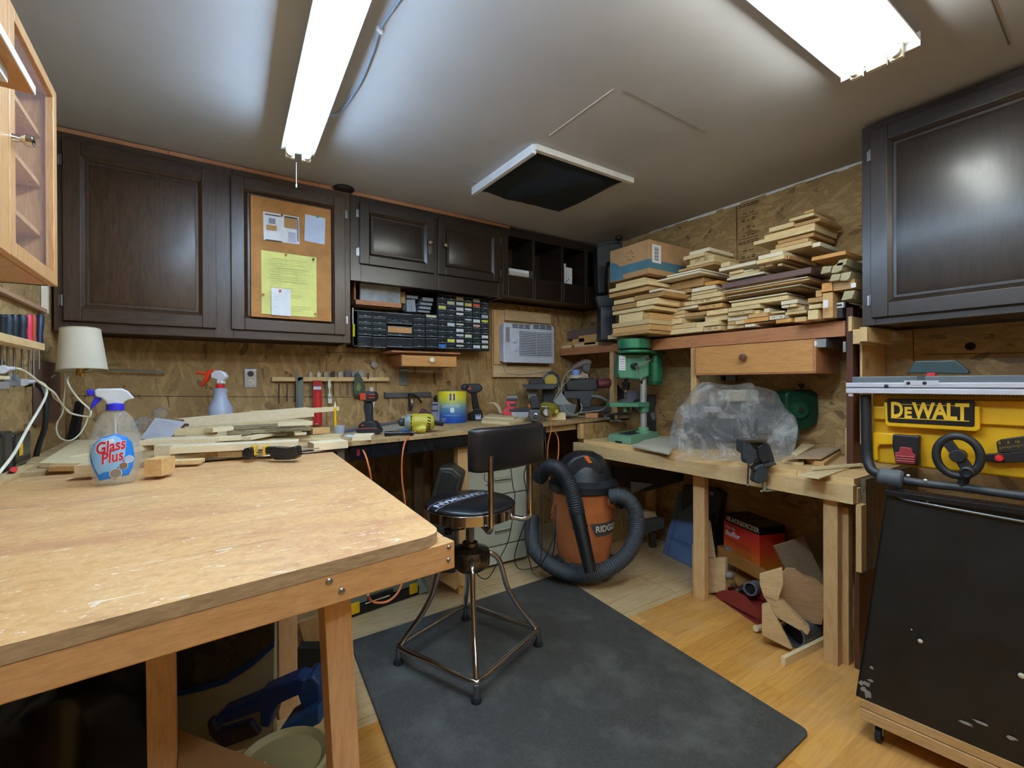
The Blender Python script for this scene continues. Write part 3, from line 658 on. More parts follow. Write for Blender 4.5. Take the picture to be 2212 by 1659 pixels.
t.part('front_housing', mb, bevel=.006, seg=3)
G = lambda x, y: t.q(x, y, -.002)
mb = MB(); a, b = G(1124, 717), G(1192, 770)
nl = 15
for i in range(nl):
    z = a.z+(b.z-a.z)*i/(nl-1); mb.box((a.x, -.006, z-.0058), (b.x, .0005, z+.0012), ACW)
for i in range(3): x = a.x+(b.x-a.x)*i/2; mb.box((x-.0015, -.004, b.z), (x+.0015, .0, a.z), ACW)
t.part('intake_grille', mb)
t.part('grille_recess', MB().box((a.x-.006, -.0015, b.z-.006), (b.x+.006, .001, a.z+.006), ACD))
for (p, q) in (((1106, 699), (1145, 711)), ((1151, 700), (1192, 713))):
    u, v = G(*p), G(*q); mb = MB().box((u.x, -.001, v.z), (v.x, .002, u.z), ACD)
    for i in range(4): z = u.z+(v.z-u.z)*i/3.0; mb.box((u.x, -.006, z-.002), (v.x, -.002, z+.001), ACW)
    for i in range(4): x = u.x+(v.x-u.x)*i/3.0; mb.box((x-.002, -.0055, v.z), (x+.002, -.001, u.z), ACW)
    t.part('air_outlet_louver', mb)
for k in ((1112, 737), (1113, 755)):
    p = G(*k); t.part('control_knob', MB().lathe([(0, 0), (.017, 0), (.017, .003), (.012, .004), (.011, .014), (0, .015)], ACW, 20, at((p.x, 0, p.z), x=90)))
u, v = G(1093, 706), G(1101, 739); t.part('side_label', MB().box((u.x, -.0012, v.z), (v.x, 0, u.z), C('8e8a92', .5)), label='grey printed panel')
mb = MB(); mb.tube([W(1094, 784, Y=3.05), W(1090, 795, Y=3.07), W(1094, 804, Y=3.082), W(1104, 806, Y=3.082), W(1125, 808, Y=3.082), W(1150, 806, Y=3.082), W(1180, 802, Y=3.082), W(1192, 806, Y=3.09), W(1205, 830, Y=3.09), W(1212, 880, Y=3.08)], .004, C('d0c9b6', .5), n=8)
one('appliance_cable', 'cream cord of the air conditioner clipped along its lower board', 'cord', mb)

# ---------------------------------------------------------------- outlets, rods and the tool rack
t = T('wall_outlet', 'shiny steel outlet plate with one receptacle on the strand board wall', 'outlet', W(540, 840, Y=3.118), 0)
mb = MB(); a, b = t.q(525, 795), t.q(557, 839); cx = (a.x+b.x)/2; cz = (a.z+b.z)/2
mb.hexa([(a.x, 0, b.z), (b.x, 0, b.z), (b.x, 0, a.z), (a.x, 0, a.z)], [(a.x+.008, -.007, b.z+.008), (b.x-.008, -.007, b.z+.008), (b.x-.008, -.007, a.z-.008), (a.x+.008, -.007, a.z-.008)], C('c9cacc', .25, .55))
t.part('cover_plate', mb, bevel=.0015)
mb = MB()
for k, m in ((.026, BLACK), (-.024, C('d9d4cc', .4))): mb.cyl((cx, -.0065, cz+k), (cx, -.0095, cz+k), .0165, m)
for k in (-.024,):
    for s in (-1, 1): mb.box((cx+s*.006-.0012, -.0101, cz+k-.002), (cx+s*.006+.0012, -.0094, cz+k+.007), BLACK)
    mb.cyl((cx, -.0094, cz+k-.008), (cx, -.0101, cz+k-.008), .0025, BLACK, n=8)
t.part('receptacle', mb)
t = T('switch_box', 'plain grey metal wall plate beside the tool rack', 'switch plate', W(873, 832, Y=3.118), 0)
mb = MB(); t.rect(mb, 864, 796, 883, 832, -.012, .012, C('7d8680', .4, .5)); t.part('plate', mb, bevel=.003)
mb = MB(); k = t.q(874, 814, -.012); mb.cyl((k.x, -.012, k.z), (k.x, -.026, k.z+.008), .004, CREAM); t.part('toggle', mb)
mb = MB().tube([W(228, 799, Y=3.08), W(300, 801, Y=3.08), W(357, 804, Y=3.08)], .005, C('8f959a', .3, .8), n=8); mb.cyl(W(357, 804, Y=3.08), W(357, 804, Y=3.12), .004, STEEL)
one('steel_rod', 'thin steel rod fixed level on the wall behind the lamp', 'rod', mb)
one('wall_screw', 'bright screw head in the wall above the steel rod', 'screw', MB().cyl(W(224.5, 755, Y=3.12), W(224.5, 755, Y=3.11), .006, WHITE))
YR = 3.1
t = T('bit_rack', 'pine strip rack of drill bits fixed along the back wall', 'tool rack', W(715, 830, Y=YR), 0)
mb = MB(); a, b = t.q(587, 822), t.q(839, 817); mb.box((a.x, -.014, b.z-.02), (b.x, .018, b.z+.006), PINE_X); t.part('strip', mb, bevel=.001)
zr = (t.M @ Vector((0, 0, b.z))).z; z7 = lambda v: 580+v/7.9; w7 = lambda v: 760+v/7.9
SP = C('a4a8ab', .3, .9)
bits = [(720, 352, 470, 26, SP, 'dull spade bit, first in the rack', 'sq'), (853, 350, 470, 34, C('d0d2d2', .25, .9), 'bright spade bit above the red packet', 'sq'), (978, 345, 460, 34, C('8c9080', .35, .8), 'greenish spade bit behind the paint brush', 'sq'), (1105, 325, 455, 36, C('1c1d1f', .5), 'black round-headed bit in the rack', 'rd'),
        (1232, 345, 455, 40, SP, 'grey spade bit beside the black round-headed one', 'sq'), (1355, 305, 450, 52, C('5d5a62', .45, .7), 'dark wide disc bit in the rack', 'rd'), (1470, 320, 440, 52, C('7f858b', .4, .8), 'grey wide disc bit behind the green tool', 'rd'), (1583, 310, 440, 55, C('92989c', .35, .8), 'light grey wide disc bit beside the green tool', 'rd'),
        (1812, 165, 275, 58, SP, 'large spade bit standing taller than all others in the rack', 'rd')]
for (cx, y0, y1, hw, m, lb, kd) in bits:
    P = W(z7(cx), w7(y1), Y=YR); tt = T('spade_bit', lb, 'drill bit', (P.x, YR, zr-.02), 0, group=None)
    h0, h1 = tt.q(z7(cx), w7(y0)), tt.q(z7(cx), w7(y1)); wv = (tt.q(z7(cx+hw), 820).x-tt.q(z7(cx-hw), 820).x)/2
    if kd == 'sq': poly = [(-wv, h0.z), (-wv*.7, h0.z-.003), (0, h0.z+.006), (wv*.7, h0.z-.003), (wv, h0.z), (wv, h1.z+.012), (wv*.4, h1.z), (-wv*.4, h1.z), (-wv, h1.z+.012)]
    else: c_ = (h0.z+h1.z)/2; rz_ = (h0.z-h1.z)/2; poly = [(wv*math.cos(a_), c_+rz_*math.sin(a_)) for a_ in [i*math.pi/10 for i in range(20)]]
    mb = MB().prism(poly, -.002, .002, m); tt.part('blade', mb)
    mb = MB().cyl((0, 0, h1.z+.004), (0, 0, -.09 if cx < 1400 else -.01), .0035, m, n=8); tt.part('shank', mb)
for (cx, y0, y1, lb, r_) in ((180, 545, 880, 'long thin drill bit at the end of the rack', .0035), (318, 545, 850, 'second thin drill bit along the rack', .003), (455, 550, 860, 'thin drill bit beside the grey steel rule', .003), (1700, 365, 460, 'small dark countersink bit in the rack', .006)):
    one('twist_bit', lb, 'drill bit', MB().cyl(W(z7(cx), w7(y0), Y=YR-.018), W(z7(cx), w7(y1), Y=YR-.018), r_, IRON, n=8))
def wallpiece(name, label, cat, prims, Y=3.07, bevel=.001):
    mb = MB(); t_ = T('tmp', 'x', 'x', W(700, 850, Y=Y), 0)
    for k in prims:
        if k[0] == 'r': t_.rect(mb, *k[1:5], k[5], k[6], k[7])
        elif k[0] == 'p': t_.poly(mb, k[1], k[2], k[3], k[4])
        else: t_.line(mb, k[1], k[2], k[3], k[4])
    vs = [t_.M @ Vector(p) for p in mb.v]; mb.v = vs; bpy.data.objects.remove(t_.o)
    return one(name, label, cat, mb, bevel=bevel)
GT = C('6a7268', .55)
wallpiece('steel_rule', 'grey steel straightedge hanging from the bit rack', 'straightedge', [('r', 641, 815, 656, 881, .0, .006, GT), ('l', [(641, 800), (641.5, 880)], 2.2, C('a0a6ad', .3, .8), -.002), ('p', [(641, 815), (655, 811), (655, 818), (641, 826)], .0, .006, GT)])
wallpiece('blade_packet', 'long red retail packet of blades hanging on the back wall', 'packet', [('r', 676, 822, 696, 918, 0, .004, C('b02328', .3, coat=.4)), ('r', 677, 834, 694, 842, -.001, .002, C('8f9ac4', .5)), ('r', 677, 836, 694, 841, -.0015, .002, C('e3dfe0', .5)), ('r', 684, 846, 690, 912, -.0012, .002, C('d4262a', .35)), ('r', 682, 915, 688, 916.5, -.0012, .002, C('e7c9c4', .5))])
t = T('paint_brush', 'wooden-handled paint brush with white bristles hanging on the rack', 'brush', W(713, 873, Y=3.07), 0)
mb = MB(); t.poly(mb, [(711, 815), (714, 821), (715, 832), (713, 842), (714, 850), (717, 855), (708, 855), (710, 850), (710.5, 842), (708, 832), (709, 821)], -.004, .009, CREAM); t.part('handle', mb, bevel=.002)
mb = MB(); t.rect(mb, 708, 855, 717.5, 861, -.006, .012, C('b9bcbc', .3, .8)); t.part('ferrule', mb, bevel=.001)
mb = MB(); t.rect(mb, 708.5, 861, 717, 871, -.005, .01, C('e3e0d8', .9)); t.part('bristles', mb)
DG = C('3a4a35', .5)
wallpiece('hand_saw_grip', 'dark green D-shaped plastic tool handle hung on the rack', 'handle', [('p', [(770, 806), (774, 804), (784, 820), (790, 836), (787, 850), (770, 860), (764, 850), (764, 830), (767, 815)], 0, .012, DG), ('p', [(772, 826), (778, 828), (781, 838), (776, 846), (769, 842)], -.001, .012, C('7d7a4c', .6))], bevel=.003)
wallpiece('putty_knife', 'knife with a pale narrow blade hanging behind the cordless drill', 'knife', [('p', [(799, 835), (806, 838), (810, 868), (806, 893), (801, 880)], 0, .002, C('dfe6ec', .3, .4))])
wallpiece('magnetic_bar', 'dark grey magnetic tool bar screwed to the back wall', 'tool bar', [('r', 832, 848.5, 932, 857, 0, .012, C('55565a', .5, .3)), ('r', 831, 847.5, 834, 860, -.001, .013, DKGREY)], Y=3.1)
t = T('quick_clamp', 'small black trigger clamp hanging from the magnetic bar', 'clamp', W(893, 888, Y=3.07), 0)
mb = MB(); t.rect(mb, 883, 850, 893, 855, 0, .014, BLACK); t.rect(mb, 883, 850, 887, 880, 0, .014, BLACK); t.poly(mb, [(884, 878), (892, 876), (890, 888), (885, 888)], 0, .014, BLACK); t.part('jaw', mb, bevel=.002)
mb = MB(); t.line(mb, [(893, 852), (903, 860), (911, 870)], 2.2, BLACK); t.line(mb, [(891, 862), (895, 872), (893, 882)], 1.6, C('7e8284', .3, .8)); t.part('trigger_handle', mb)
t.part('screw_plate', (lambda m_: (t.rect(m_, 888, 862, 893, 870, -.003, .004, C('c9b98f', .4)), m_)[1])(MB()))
def world(t, mb): mb.v = [tuple(t.M @ Vector(p)) for p in mb.v]; return mb
class Tmp(T):
    """a frame to build in that leaves no Empty behind"""
    def __init__(s, loc, rz=CF):
        s.M = Matrix.Translation(loc) @ Matrix.Rotation(R(rz), 4, 'Z'); s.I = s.M.inverted(); s.ny = (s.M.to_3x3() @ Vector((0, 1, 0)))
# ================================================================ counter along the back wall
ZC_, ZT, ZB = .93, .92, .80
A, B = W(749, 965, Z=.91), W(1302, 909, Z=.91)
dirc = (B-A).normalized(); L0 = A-dirc*1.2; L0 = A+dirc*((-.5-A.x)/dirc.x)
top = [(L0.x, L0.y), (A.x, A.y), (B.x, B.y), (2.87, 2.585), (2.87, 3.11), (-.53, 3.11)]
t = T('workbench_counter', 'long strand-board counter running under the wall cabinets', 'counter', (0.9, 2.6, 0), 0)
loc = lambda p: (p[0]-.9, p[1]-2.6)
t.part('worktop', MB().slab([loc(p) for p in top], .91, ZC_, OSB_T), bevel=.001)
ang = math.degrees(math.atan2(dirc.y, dirc.x))
# support rail behind the power strip, legs
def front(x, off=0):
    """point on the counter's front line at room x, off metres behind it"""
    p = A+dirc*((x-A.x)/dirc.x); return Vector((p.x-dirc.y*off, p.y+dirc.x*off, 0))
for k, (pxx, wd, m, lb) in enumerate(((737, .035, C('8b8f8a', .5), 'grey post'), (1000, .07, PINE_Z, None), (1262, .03, PINE_Z, None), (905, .06, C('55402a', .8), None))):
    P = W(pxx, 1000, pl=(A+Vector((-dirc.y, dirc.x, 0))*(.06 if k < 3 else .3), Vector((dirc.y, -dirc.x, 0))))
    mb = MB().box((-wd/2, 0, 0), (wd/2, .04, .909), m, Matrix.Translation((P.x-.9, P.y-2.6, 0)) @ Matrix.Rotation(R(ang), 4, 'Z'))
    o = t.part('leg', mb, bevel=.002); 
    if lb: o['label'] = lb
mb = MB(); P, Q = front(1.95, .05), front(2.48, .05)
mb.box((0, 0, .862), ((Q-P).length, .03, .909), PINE_X, Matrix.Translation((P.x-.9, P.y-2.6, 0)) @ Matrix.Rotation(R(ang), 4, 'Z')); t.part('apron', mb, bevel=.001)
# black power strip under the front edge
P, Q = front(W(752, 975, Z=.88).x, .012), front(1.9, .012); Lp = (Q-P).length
t = T('power_strip', 'long black power strip with outlets fixed under the counter edge', 'power strip', (P.x, P.y, .84), ang)
mb = MB().box((0, 0, 0), (Lp, .035, .068), BLACKG); t.part('housing', mb, bevel=.004)
for k in range(7):
    x = .08+k*(Lp-.14)/6; mb = MB().box((x-.02, -.0035, .015), (x+.02, .001, .05), C('0b0c0e', .3))
    for s in (-1, 1): mb.box((x+s*.006-.001, -.0042, .03), (x+s*.006+.001, -.003, .04), DKGREY)
    t.part('socket', mb, bevel=.001)
t.part('switch', MB().box((.03, -.004, .02), (.045, .001, .05), C('7c1b2a', .4)))

# ---------------------------------------------------------------- cords
OCORD = C('c96f3f', .5); BCORD = C('22201f', .5); WCORD = C('ded9c4', .45); GCORD = C('8d8c86', .5)
def cord(label, pts, r, m, name='power_cable', n=8, cat='cord', smooth=5):
    """pts: pixel x, y and a distance forward from the camera"""
    P = [CAM+(AF+AR*((x-1106)/FPX)+AD*((y-829.5)/FPX))*d for x, y, d in pts]
    return one(name, label, cat, MB().tube(P, r, m, n=n, smooth=smooth))
def P3(x, y, d): return CAM+(AF+AR*((x-1106)/FPX)+AD*((y-829.5)/FPX))*d
def pxd(name, label, cat, x, D, z, rz=CF, group=None):
    p_ = P3(x, 829, D); p_.z = z; return T(name, label, cat, p_, rz, group)
def dep(p): return (Vector(p)-CAM).dot(AF)

# ---------------------------------------------------------------- right-hand bench
XB = 2.22; ZS_UNDER = 1.416
t = T('work_bench', 'long plank workbench with the drill press and vise on it', 'workbench', (2.5, 1.6, 0), 0)
yl = W(1247, 955, Z=ZB).y; yr = W(1842, 1046, Z=ZB).y; yl, yr = 2.46, .80
x0 = 2.17-2.5
mb = MB(); ys = [yr-1.6, yl-1.6]
fr = XB-2.5
segs = [(fr, fr+.09), (fr+.092, fr+.23), (fr+.232, fr+.37), (fr+.372, fr+.51), (fr+.512, fr+.66)]
cuts = {0: [yr, 1.02, 1.56, yl-.05], 1: [yr, 1.9, yl-.05], 2: [yr, 1.3, yl-.05], 3: [yr, 2.0, yl-.05], 4: [yr, 1.5, yl-.05]}
for i, (a, b) in enumerate(segs):
    for u, v in zip(cuts[i], cuts[i][1:]):
        o = t.part('top_plank', MB().box((a, u-1.6+.001, ZB-.036), (b, v-1.6-.001, ZB), PINE_Y), bevel=.0015)
mb = MB().box((fr-.038, yr-1.6-.01, ZB-.098), (fr, yl-1.6+.02, ZB-.022), PINE_Y); t.part('front_rail', mb, bevel=.002)
mb = MB().box((fr-.0, yr-1.6-.012, ZB-.1), (fr+.036, yr-1.6-.001, ZB-.037), PINE_X); t.part('corner_block', mb, bevel=.002)
def leg(pxl, y, wd, X, z1=ZB-.1, m=PINE_Z, d=.038):
    P = W(pxl, y, X=X); return MB().box((X-2.5, P.y-1.6-wd, 0), (X-2.5+d, P.y-1.6, z1), m)
yl_ = W(1497, 1100, X=2.285).y; t.part('leg', MB().box((2.285-2.5, yl_-1.6-.07, 0), (2.325-2.5, yl_-1.6, ZB-.037), PINE_Z), bevel=.002)
t.part('leg', MB().box((XB-2.5-.0, .915-1.6-.055, 0), (XB-2.5+.04, .915-1.6, ZB-.037), PINE_Z), bevel=.002)
t.part('leg', MB().box((XB-2.5+.045, .912-1.6-.075, 0), (XB-2.5+.085, .912-1.6, ZB-.135), PINE_Z), bevel=.002)
t.part('leg', MB().box((2.82-2.5, 2.38-1.6-.07, 0), (2.86-2.5, 2.38-1.6, ZB-.04), PINE_Z), bevel=.002)
t.part('leg', MB().box((2.82-2.5, .86-1.6, 0), (2.86-2.5, .93-1.6, ZB-.04), PINE_Z), bevel=.002)
GOSB = osb('grey_faded_board', (R(90), 0, 0), '7e7361', '685e4e', '453c30')
t.part('end_panel', MB().box((XB-2.5+.03, yr-1.6-.03, .42), (.36, yr-1.6-.012, ZB-.002), GOSB), bevel=.001, label='faded strand-board end panel')
t.part('end_post', MB().box((XB-2.5-.02, yr-1.6-.032, .43), (XB-2.5+.03, yr-1.6-.012, ZB-.1), PINE_Z), bevel=.001)
t.part('lower_end_board', MB().box((XB-2.5+.05, yr-1.6, 0), (.34, yr-1.6+.018, .42), WALNUT), bevel=.001)
# back panel between bench and counter
t = T('gap_board', 'short strand-board upright closing the gap between counter and bench', 'panel', (2.6, 2.47, 0), 0)
t.part('board', MB().box((-.33, 0, 0), (.27, .018, .905), OSB_B)); t.part('edge_strip', MB().box((-.36, -.005, ZB+.0), (-.33, .03, .905), PINE_Z), bevel=.001)

# boards and sheets lying on the bench
def flat(name, label, cat, pts, z, th, m, group=None, bevel=.0008):
    P = [W(x, y, Z=z+th) for x, y in pts]
    return one(name, label, cat, MB().slab([(p.x, p.y) for p in P], z, z+th, m), group, bevel=bevel)
flat('hardboard_sheet', 'thin pale hardboard sheet lying in front of the drill press foot', 'board', [(1366, 962), (1445, 978), (1478, 946), (1412, 942)], ZB+.001, .012, C('c4bfae', .7))
flat('pine_block', 'square pine offcut lying behind the vise', 'board', [(1709, 980), (1722, 984), (1765, 958), (1738, 952)], ZB+.001, .04, PALE_X)
flat('hardboard_sheet', 'dusty brown sheet tilted on offcuts beside the dark upright', 'board', [(1690, 988), (1775, 990), (1826, 962), (1790, 962)], ZB+.03, .006, C('b59d80', .8))
flat('pine_offcut', 'thin pale offcut under the dusty brown sheet', 'board', [(1690, 994), (1735, 1001), (1738, 994), (1700, 988)], ZB+.001, .012, PALE_Y)
flat('pine_offcut', 'short brown offcut supporting the dusty sheet', 'board', [(1740, 990), (1780, 1000), (1815, 975), (1790, 970)], ZB+.001, .022, TAN)
flat('hardboard_sheet', 'pale thin sheet lying over the near corner of the bench', 'board', [(1724, 1026), (1769, 1033), (1835, 1010), (1800, 1003)], ZB+.001, .005, PALE_X)
flat('wooden_lath', 'long narrow lath lying across the bench beyond the pale sheet', 'lath', [(1752, 1008), (1755, 1013), (1862, 1004), (1860, 1000)], ZB+.008, .008, PALE_X)

# ---------------------------------------------------------------- vise
t = px('bench_vise', 'dark grey cast iron bench vise clamped to the bench edge', 'vise', 1640, 1010, Z=ZB, rz=CF)
VG = C('43494f', .45, .35, var=.2); VD = C('2b2f33', .5, .3)
base = t.q(1640, 1000).z
mb = MB(); t.poly(mb, [(1606, 952), (1618, 949), (1655, 953), (1664, 962), (1672, 985), (1676, 1004), (1660, 1010), (1645, 1012), (1640, 990), (1636, 985), (1618, 985), (1606, 978)], -.03, .075, VG); t.part('fixed_jaw', mb, bevel=.006)
mb = MB(); t.poly(mb, [(1606, 952), (1620, 950), (1626, 968), (1636, 972), (1638, 992), (1620, 998), (1606, 990)], -.055, .03, VG); t.part('sliding_jaw', mb, bevel=.006)
mb = MB(); t.poly(mb, [(1636, 966), (1648, 960), (1660, 970), (1664, 990), (1650, 1002), (1640, 990)], -.052, .03, VD); t.part('throat', mb, bevel=.004)
mb = MB(); t.poly(mb, [(1642, 1004), (1672, 1000), (1678, 1004), (1660, 1012), (1660, 1026), (1652, 1042), (1638, 1046), (1630, 1040), (1634, 1020), (1628, 1012)], -.05, .05, VG); t.part('clamp_bracket', mb, bevel=.006)
mb = MB(); t.poly(mb, [(1608, 950), (1654, 950), (1656, 955), (1610, 956)], -.058, .03, STEEL); t.poly(mb, [(1650, 1003), (1676, 999), (1678, 1004), (1652, 1009)], -.056, .02, C('6c7276', .35, .6)); t.part('jaw_insert', mb, bevel=.001)
mb = MB(); c = t.q(1616, 993, -.06); mb.cyl((c.x, -.075, c.z), (c.x, -.03, c.z), .018, VG); a, b = t.q(1617, 996, -.07), t.q(1615, 1048, -.07); mb.cyl(a, b, .004, C('5c4a44', .4, .7), n=10); mb.ball(b, .006, STEEL, 10, 8); t.part('handle', mb)
mb = MB(); a, b = t.q(1650, 1040, -.02), t.q(1651, 1060, -.02); mb.cyl(a, b, .008, C('98a08e', .5, .4)); a, b = t.q(1645, 1061, -.02), t.q(1675, 1060, -.02); mb.cyl(a, b, .0035, C('98a08e', .5, .4), n=10); mb.ball(a, .006, C('98a08e', .5, .4), 10, 8); t.part('clamp_screw', mb)

# ---------------------------------------------------------------- drill press
DPX, DPY = 2.44, 2.06
t = T('drill_press', 'green bench drill press with a chrome column', 'drill press', (DPX, DPY, ZB), CF)
# frame so that the column stands at its pixel
P = W(1391, 950, Z=ZB); t.M = Matrix.Translation(P) @ Matrix.Rotation(R(CF), 4, 'Z'); t.I = t.M.inverted(); t.o.location = P
u = t.s_(1391, 950)
GP = C('4a8567', .38, .1, coat=.3); GPH = C('2c7a58', .25, .35, coat=.6); GPL = C('6f9c80', .45)
q = lambda x, y, d=0: t.q(x, y, d)
mb = MB(); f = [(1313, 944), (1356, 958), (1422, 948), (1414, 930), (1330, 926)]
z0 = 0; hb = .05
bp = [W(1316, 953, Z=ZB), W(1358, 963, Z=ZB), W(1424, 951, Z=ZB), W(1372, 938, Z=ZB)]
bp = [W(1312, 953, Z=ZB), W(1362, 961, Z=ZB), W(1424, 948, Z=ZB), W(1376, 940, Z=ZB)]
lp = [t.I @ p for p in bp]; cx = sum(p.x for p in lp)/4; cy = sum(p.y for p in lp)/4
mb.hexa([(p.x, p.y, 0) for p in lp], [(cx+(p.x-cx)*.95, cy+(p.y-cy)*.95, hb) for p in lp], GPL)
mb.hexa([(cx+(p.x-cx)*.55-.02, cy+(p.y-cy)*.55-.02, hb) for p in lp], [(cx+(p.x-cx)*.5-.02, cy+(p.y-cy)*.5-.02, hb+.003) for p in lp], C('22302a', .5))
t.part('base', mb, bevel=.005)
mb = MB()
for (a_, b_, k) in ((0, 1, .5), (1, 2, .55)):
    p_, r_ = lp[a_], lp[b_]; c_ = p_.lerp(r_, k); d_ = (r_-p_).normalized(); nrm = Vector((d_.y, -d_.x, 0))
    vs = [c_-d_*.03, c_+d_*.03]; mb.hexa([vs[0]+nrm*.001-nrm*.02, vs[1]+nrm*.001-nrm*.02, vs[1]+nrm*.0015, vs[0]+nrm*.0015], [v+Vector((0, 0, .012)) for v in (vs[0]-nrm*.02, vs[1]-nrm*.02, vs[1]+nrm*.0012, vs[0]+nrm*.0012)], BLACK)
t.part('foot_slot', mb)
colx, coly = q(1390, 900, .0).x, .0
ct = q(1390, 770).z; mb = MB().cyl((colx, coly, hb), (colx, coly, ct), .0225, C('c9cccc', .25, .6), n=28); t.part('column', mb)
mb = MB().lathe([(.052, hb), (.052, hb+.008), (.036, hb+.014), (.034, hb+.035), (.024, hb+.04)], GPL, 24, Matrix.Translation((colx, coly, 0))); t.part('column_flange', mb)
mb = MB(); za = q(1390, 887).z; zb_ = q(1390, 868).z; a, b = q(1312, 868), q(1400, 880)
mb.slab([(a.x, -.07), (b.x-.09, -.085), (b.x, -.03), (b.x, .035), (b.x-.09, .06), (a.x, .05)], q(1350, 878).z, q(1350, 869).z, GP); mb.cyl((colx, coly, za-.01), (colx, coly, zb_), .036, GP, n=24)
t.part('work_table', mb, bevel=.003)
mb = MB(); c = q(1350, 880, -.02); mb.cyl((c.x, -.02, c.z-.03), (c.x, -.02, c.z), .012, GPL); mb.cyl((c.x+.04, -.02, c.z-.02), (c.x+.04, -.02, c.z), .006, STEEL); t.part('table_clamp', mb)
# head
mb = MB(); t.poly(mb, [(1338, 764), (1403, 764), (1403, 812), (1386, 820), (1368, 819), (1338, 818), (1334, 800)], -.06, .13, GP); t.part('head', mb, bevel=.012, seg=3)
mb = MB(); a, b = q(1404, 768, .06), q(1430, 818, .06); c_ = ((a.x+b.x)/2, .1)
mb.cyl((c_[0], .1, b.z-.03), (c_[0], .1, a.z), .058, GPH, n=28); mb.lathe([(.0, 0), (.05, .0), (.058, .012), (.058, .02)], GPH, 28, Matrix.Translation((c_[0], .1, b.z-.042))); t.part('motor', mb)
mb = MB(); ztop = q(1365, 734, -.03).z; zlow = q(1365, 764, -.03).z; a, b = q(1330, 750, -.02), q(1402, 750, -.02); rr_ = (b.x-a.x)/2; cxx = (a.x+b.x)/2
pl = [(cxx+rr_*math.cos(w_), -.06+rr_*math.sin(w_)) for w_ in [math.pi*(1+i/16) for i in range(17)]]+[(c_[0]+.08*math.cos(w_), .1+.08*math.sin(w_)) for w_ in [-.5+math.pi*.9*i/10 for i in range(11)]]
mb.slab(pl, zlow, min(zlow+(ztop-zlow)*.42, ZS_UNDER-ZB-.003), GPH); pl2 = [(cxx+rr_*.97*math.cos(i*math.pi/14), -.06+rr_*.9*math.sin(i*math.pi/14)) for i in range(28)]; mb.slab(pl2, zlow+(ztop-zlow)*.3, ztop, GPH)
t.part('belt_cover', mb, bevel=.006, seg=3)
a, b = q(1337, 768, -.062), q(1351, 800, -.062); mb = MB().box((a.x, -.063, b.z), (b.x, -.061, a.z), WHITE)
for k in range(5): mb.box((a.x+.004, -.0635, b.z+.012+k*.015), (b.x-.004, -.0628, b.z+.016+k*.015), GREY)
t.part('label', mb, label='white printed instruction label')
qx = q(1352, 820, -.01).x
mb = MB(); mb.cyl((qx, -.01, q(1352, 812, -.01).z), (qx, -.01, q(1352, 800, -.01).z), .045, DKGREY, n=24); mb.cyl((qx, -.01, q(1352, 818, -.01).z), (qx, -.01, q(1352, 812, -.01).z), .05, BLACK, n=24); t.part('depth_collar', mb)
mb = MB(); zz = lambda y: q(1352, y, -.01).z
mb.lathe([(0, zz(850)), (.012, zz(850)), (.012, zz(843)), (.026, zz(842)), (.028, zz(836)), (.024, zz(834)), (.028, zz(832)), (.028, zz(826)), (.012, zz(825)), (.012, zz(815))], C('3a3c3f', .25, .9), 24, Matrix.Translation((qx, -.01, 0)))
mb.cyl((qx, -.01, zz(836-2+14)), (qx, -.01, zz(842)), .0135, CHROME); t.part('chuck', mb)
t.part('drill_bit', MB().cyl((qx+.002, -.01, zz(866)), (qx, -.01, zz(848)), .0035, DKGREY, n=8))
hub = q(1372, 790, -.08); mb = MB(); mb.cyl((hub.x, -.09, hub.z), (hub.x-.01, -.05, hub.z), .02, C('22352c', .4)); t.part('feed_hub', mb)
for (e, lb) in (((1386, 825), 0), ((1408, 777), 1), ((1352, 772), 2)):
    mb = MB(); p0 = q(1374, 792, -.1); p1 = q(e[0], e[1], -.13 if lb < 2 else -.02)
    if lb == 2: continue
    mb.cyl(p0, p1, .0042, CHROME, n=10); mb.ball(p1, (.009, .009, .014), BLACK, 12, 8); t.part('feed_handle', mb)
t.part('chuck_guard_switch', (lambda m_: (t.rect(m_, 1395, 772, 1404, 778, -.066, .01, BLACK), m_)[1])(MB()))

# ---------------------------------------------------------------- green bench grinder behind the bag
t = pxd('bench_grinder', 'dark green bench grinder half hidden behind the plastic bag', 'grinder', 1735, 2.58, ZB)
mb = MB(); t.poly(mb, [(1698, 850), (1706, 843), (1755, 842), (1768, 850), (1770, 890), (1766, 918), (1745, 928), (1702, 926), (1697, 905)], .03, .12, DKGREEN); t.part('wheel_guard', mb, bevel=.02, seg=4)
mb = MB(); c = t.q(1728, 886, .02); mb.cyl((c.x, .032, c.z), (c.x, .015, c.z), .045, C('1b4a33', .35), n=28); mb.cyl((c.x, .018, c.z), (c.x, .008, c.z), .014, STEEL, n=16); t.part('side_hub', mb)
mb = MB(); t.rect(mb, 1700, 926, 1728, 952, .02, .12, C('46584b', .5)); t.part('foot', mb, bevel=.004)
mb = MB(); k = t.q(1731, 838, .06); mb.lathe([(0, 0), (.006, 0), (.006, .012), (.016, .016), (.018, .026), (.01, .028), (0, .028)], BLACK, 16, Matrix.Translation((k.x, .06, k.z-.006))); t.part('tilt_knob', mb)
one('outlet_box', 'pale metal outlet box on the wall above the plastic bag', 'outlet', (lambda m_, f_: (f_.rect(m_, 1568, 811, 1588, 823, 0, .03, C('8d9196', .4, .5)), f_.rect(m_, 1556, 812, 1562, 822, 0, .03, DKGREY), world(f_, m_))[2])(MB(), Tmp(W(1578, 823, X=2.86), -90)), bevel=.002)

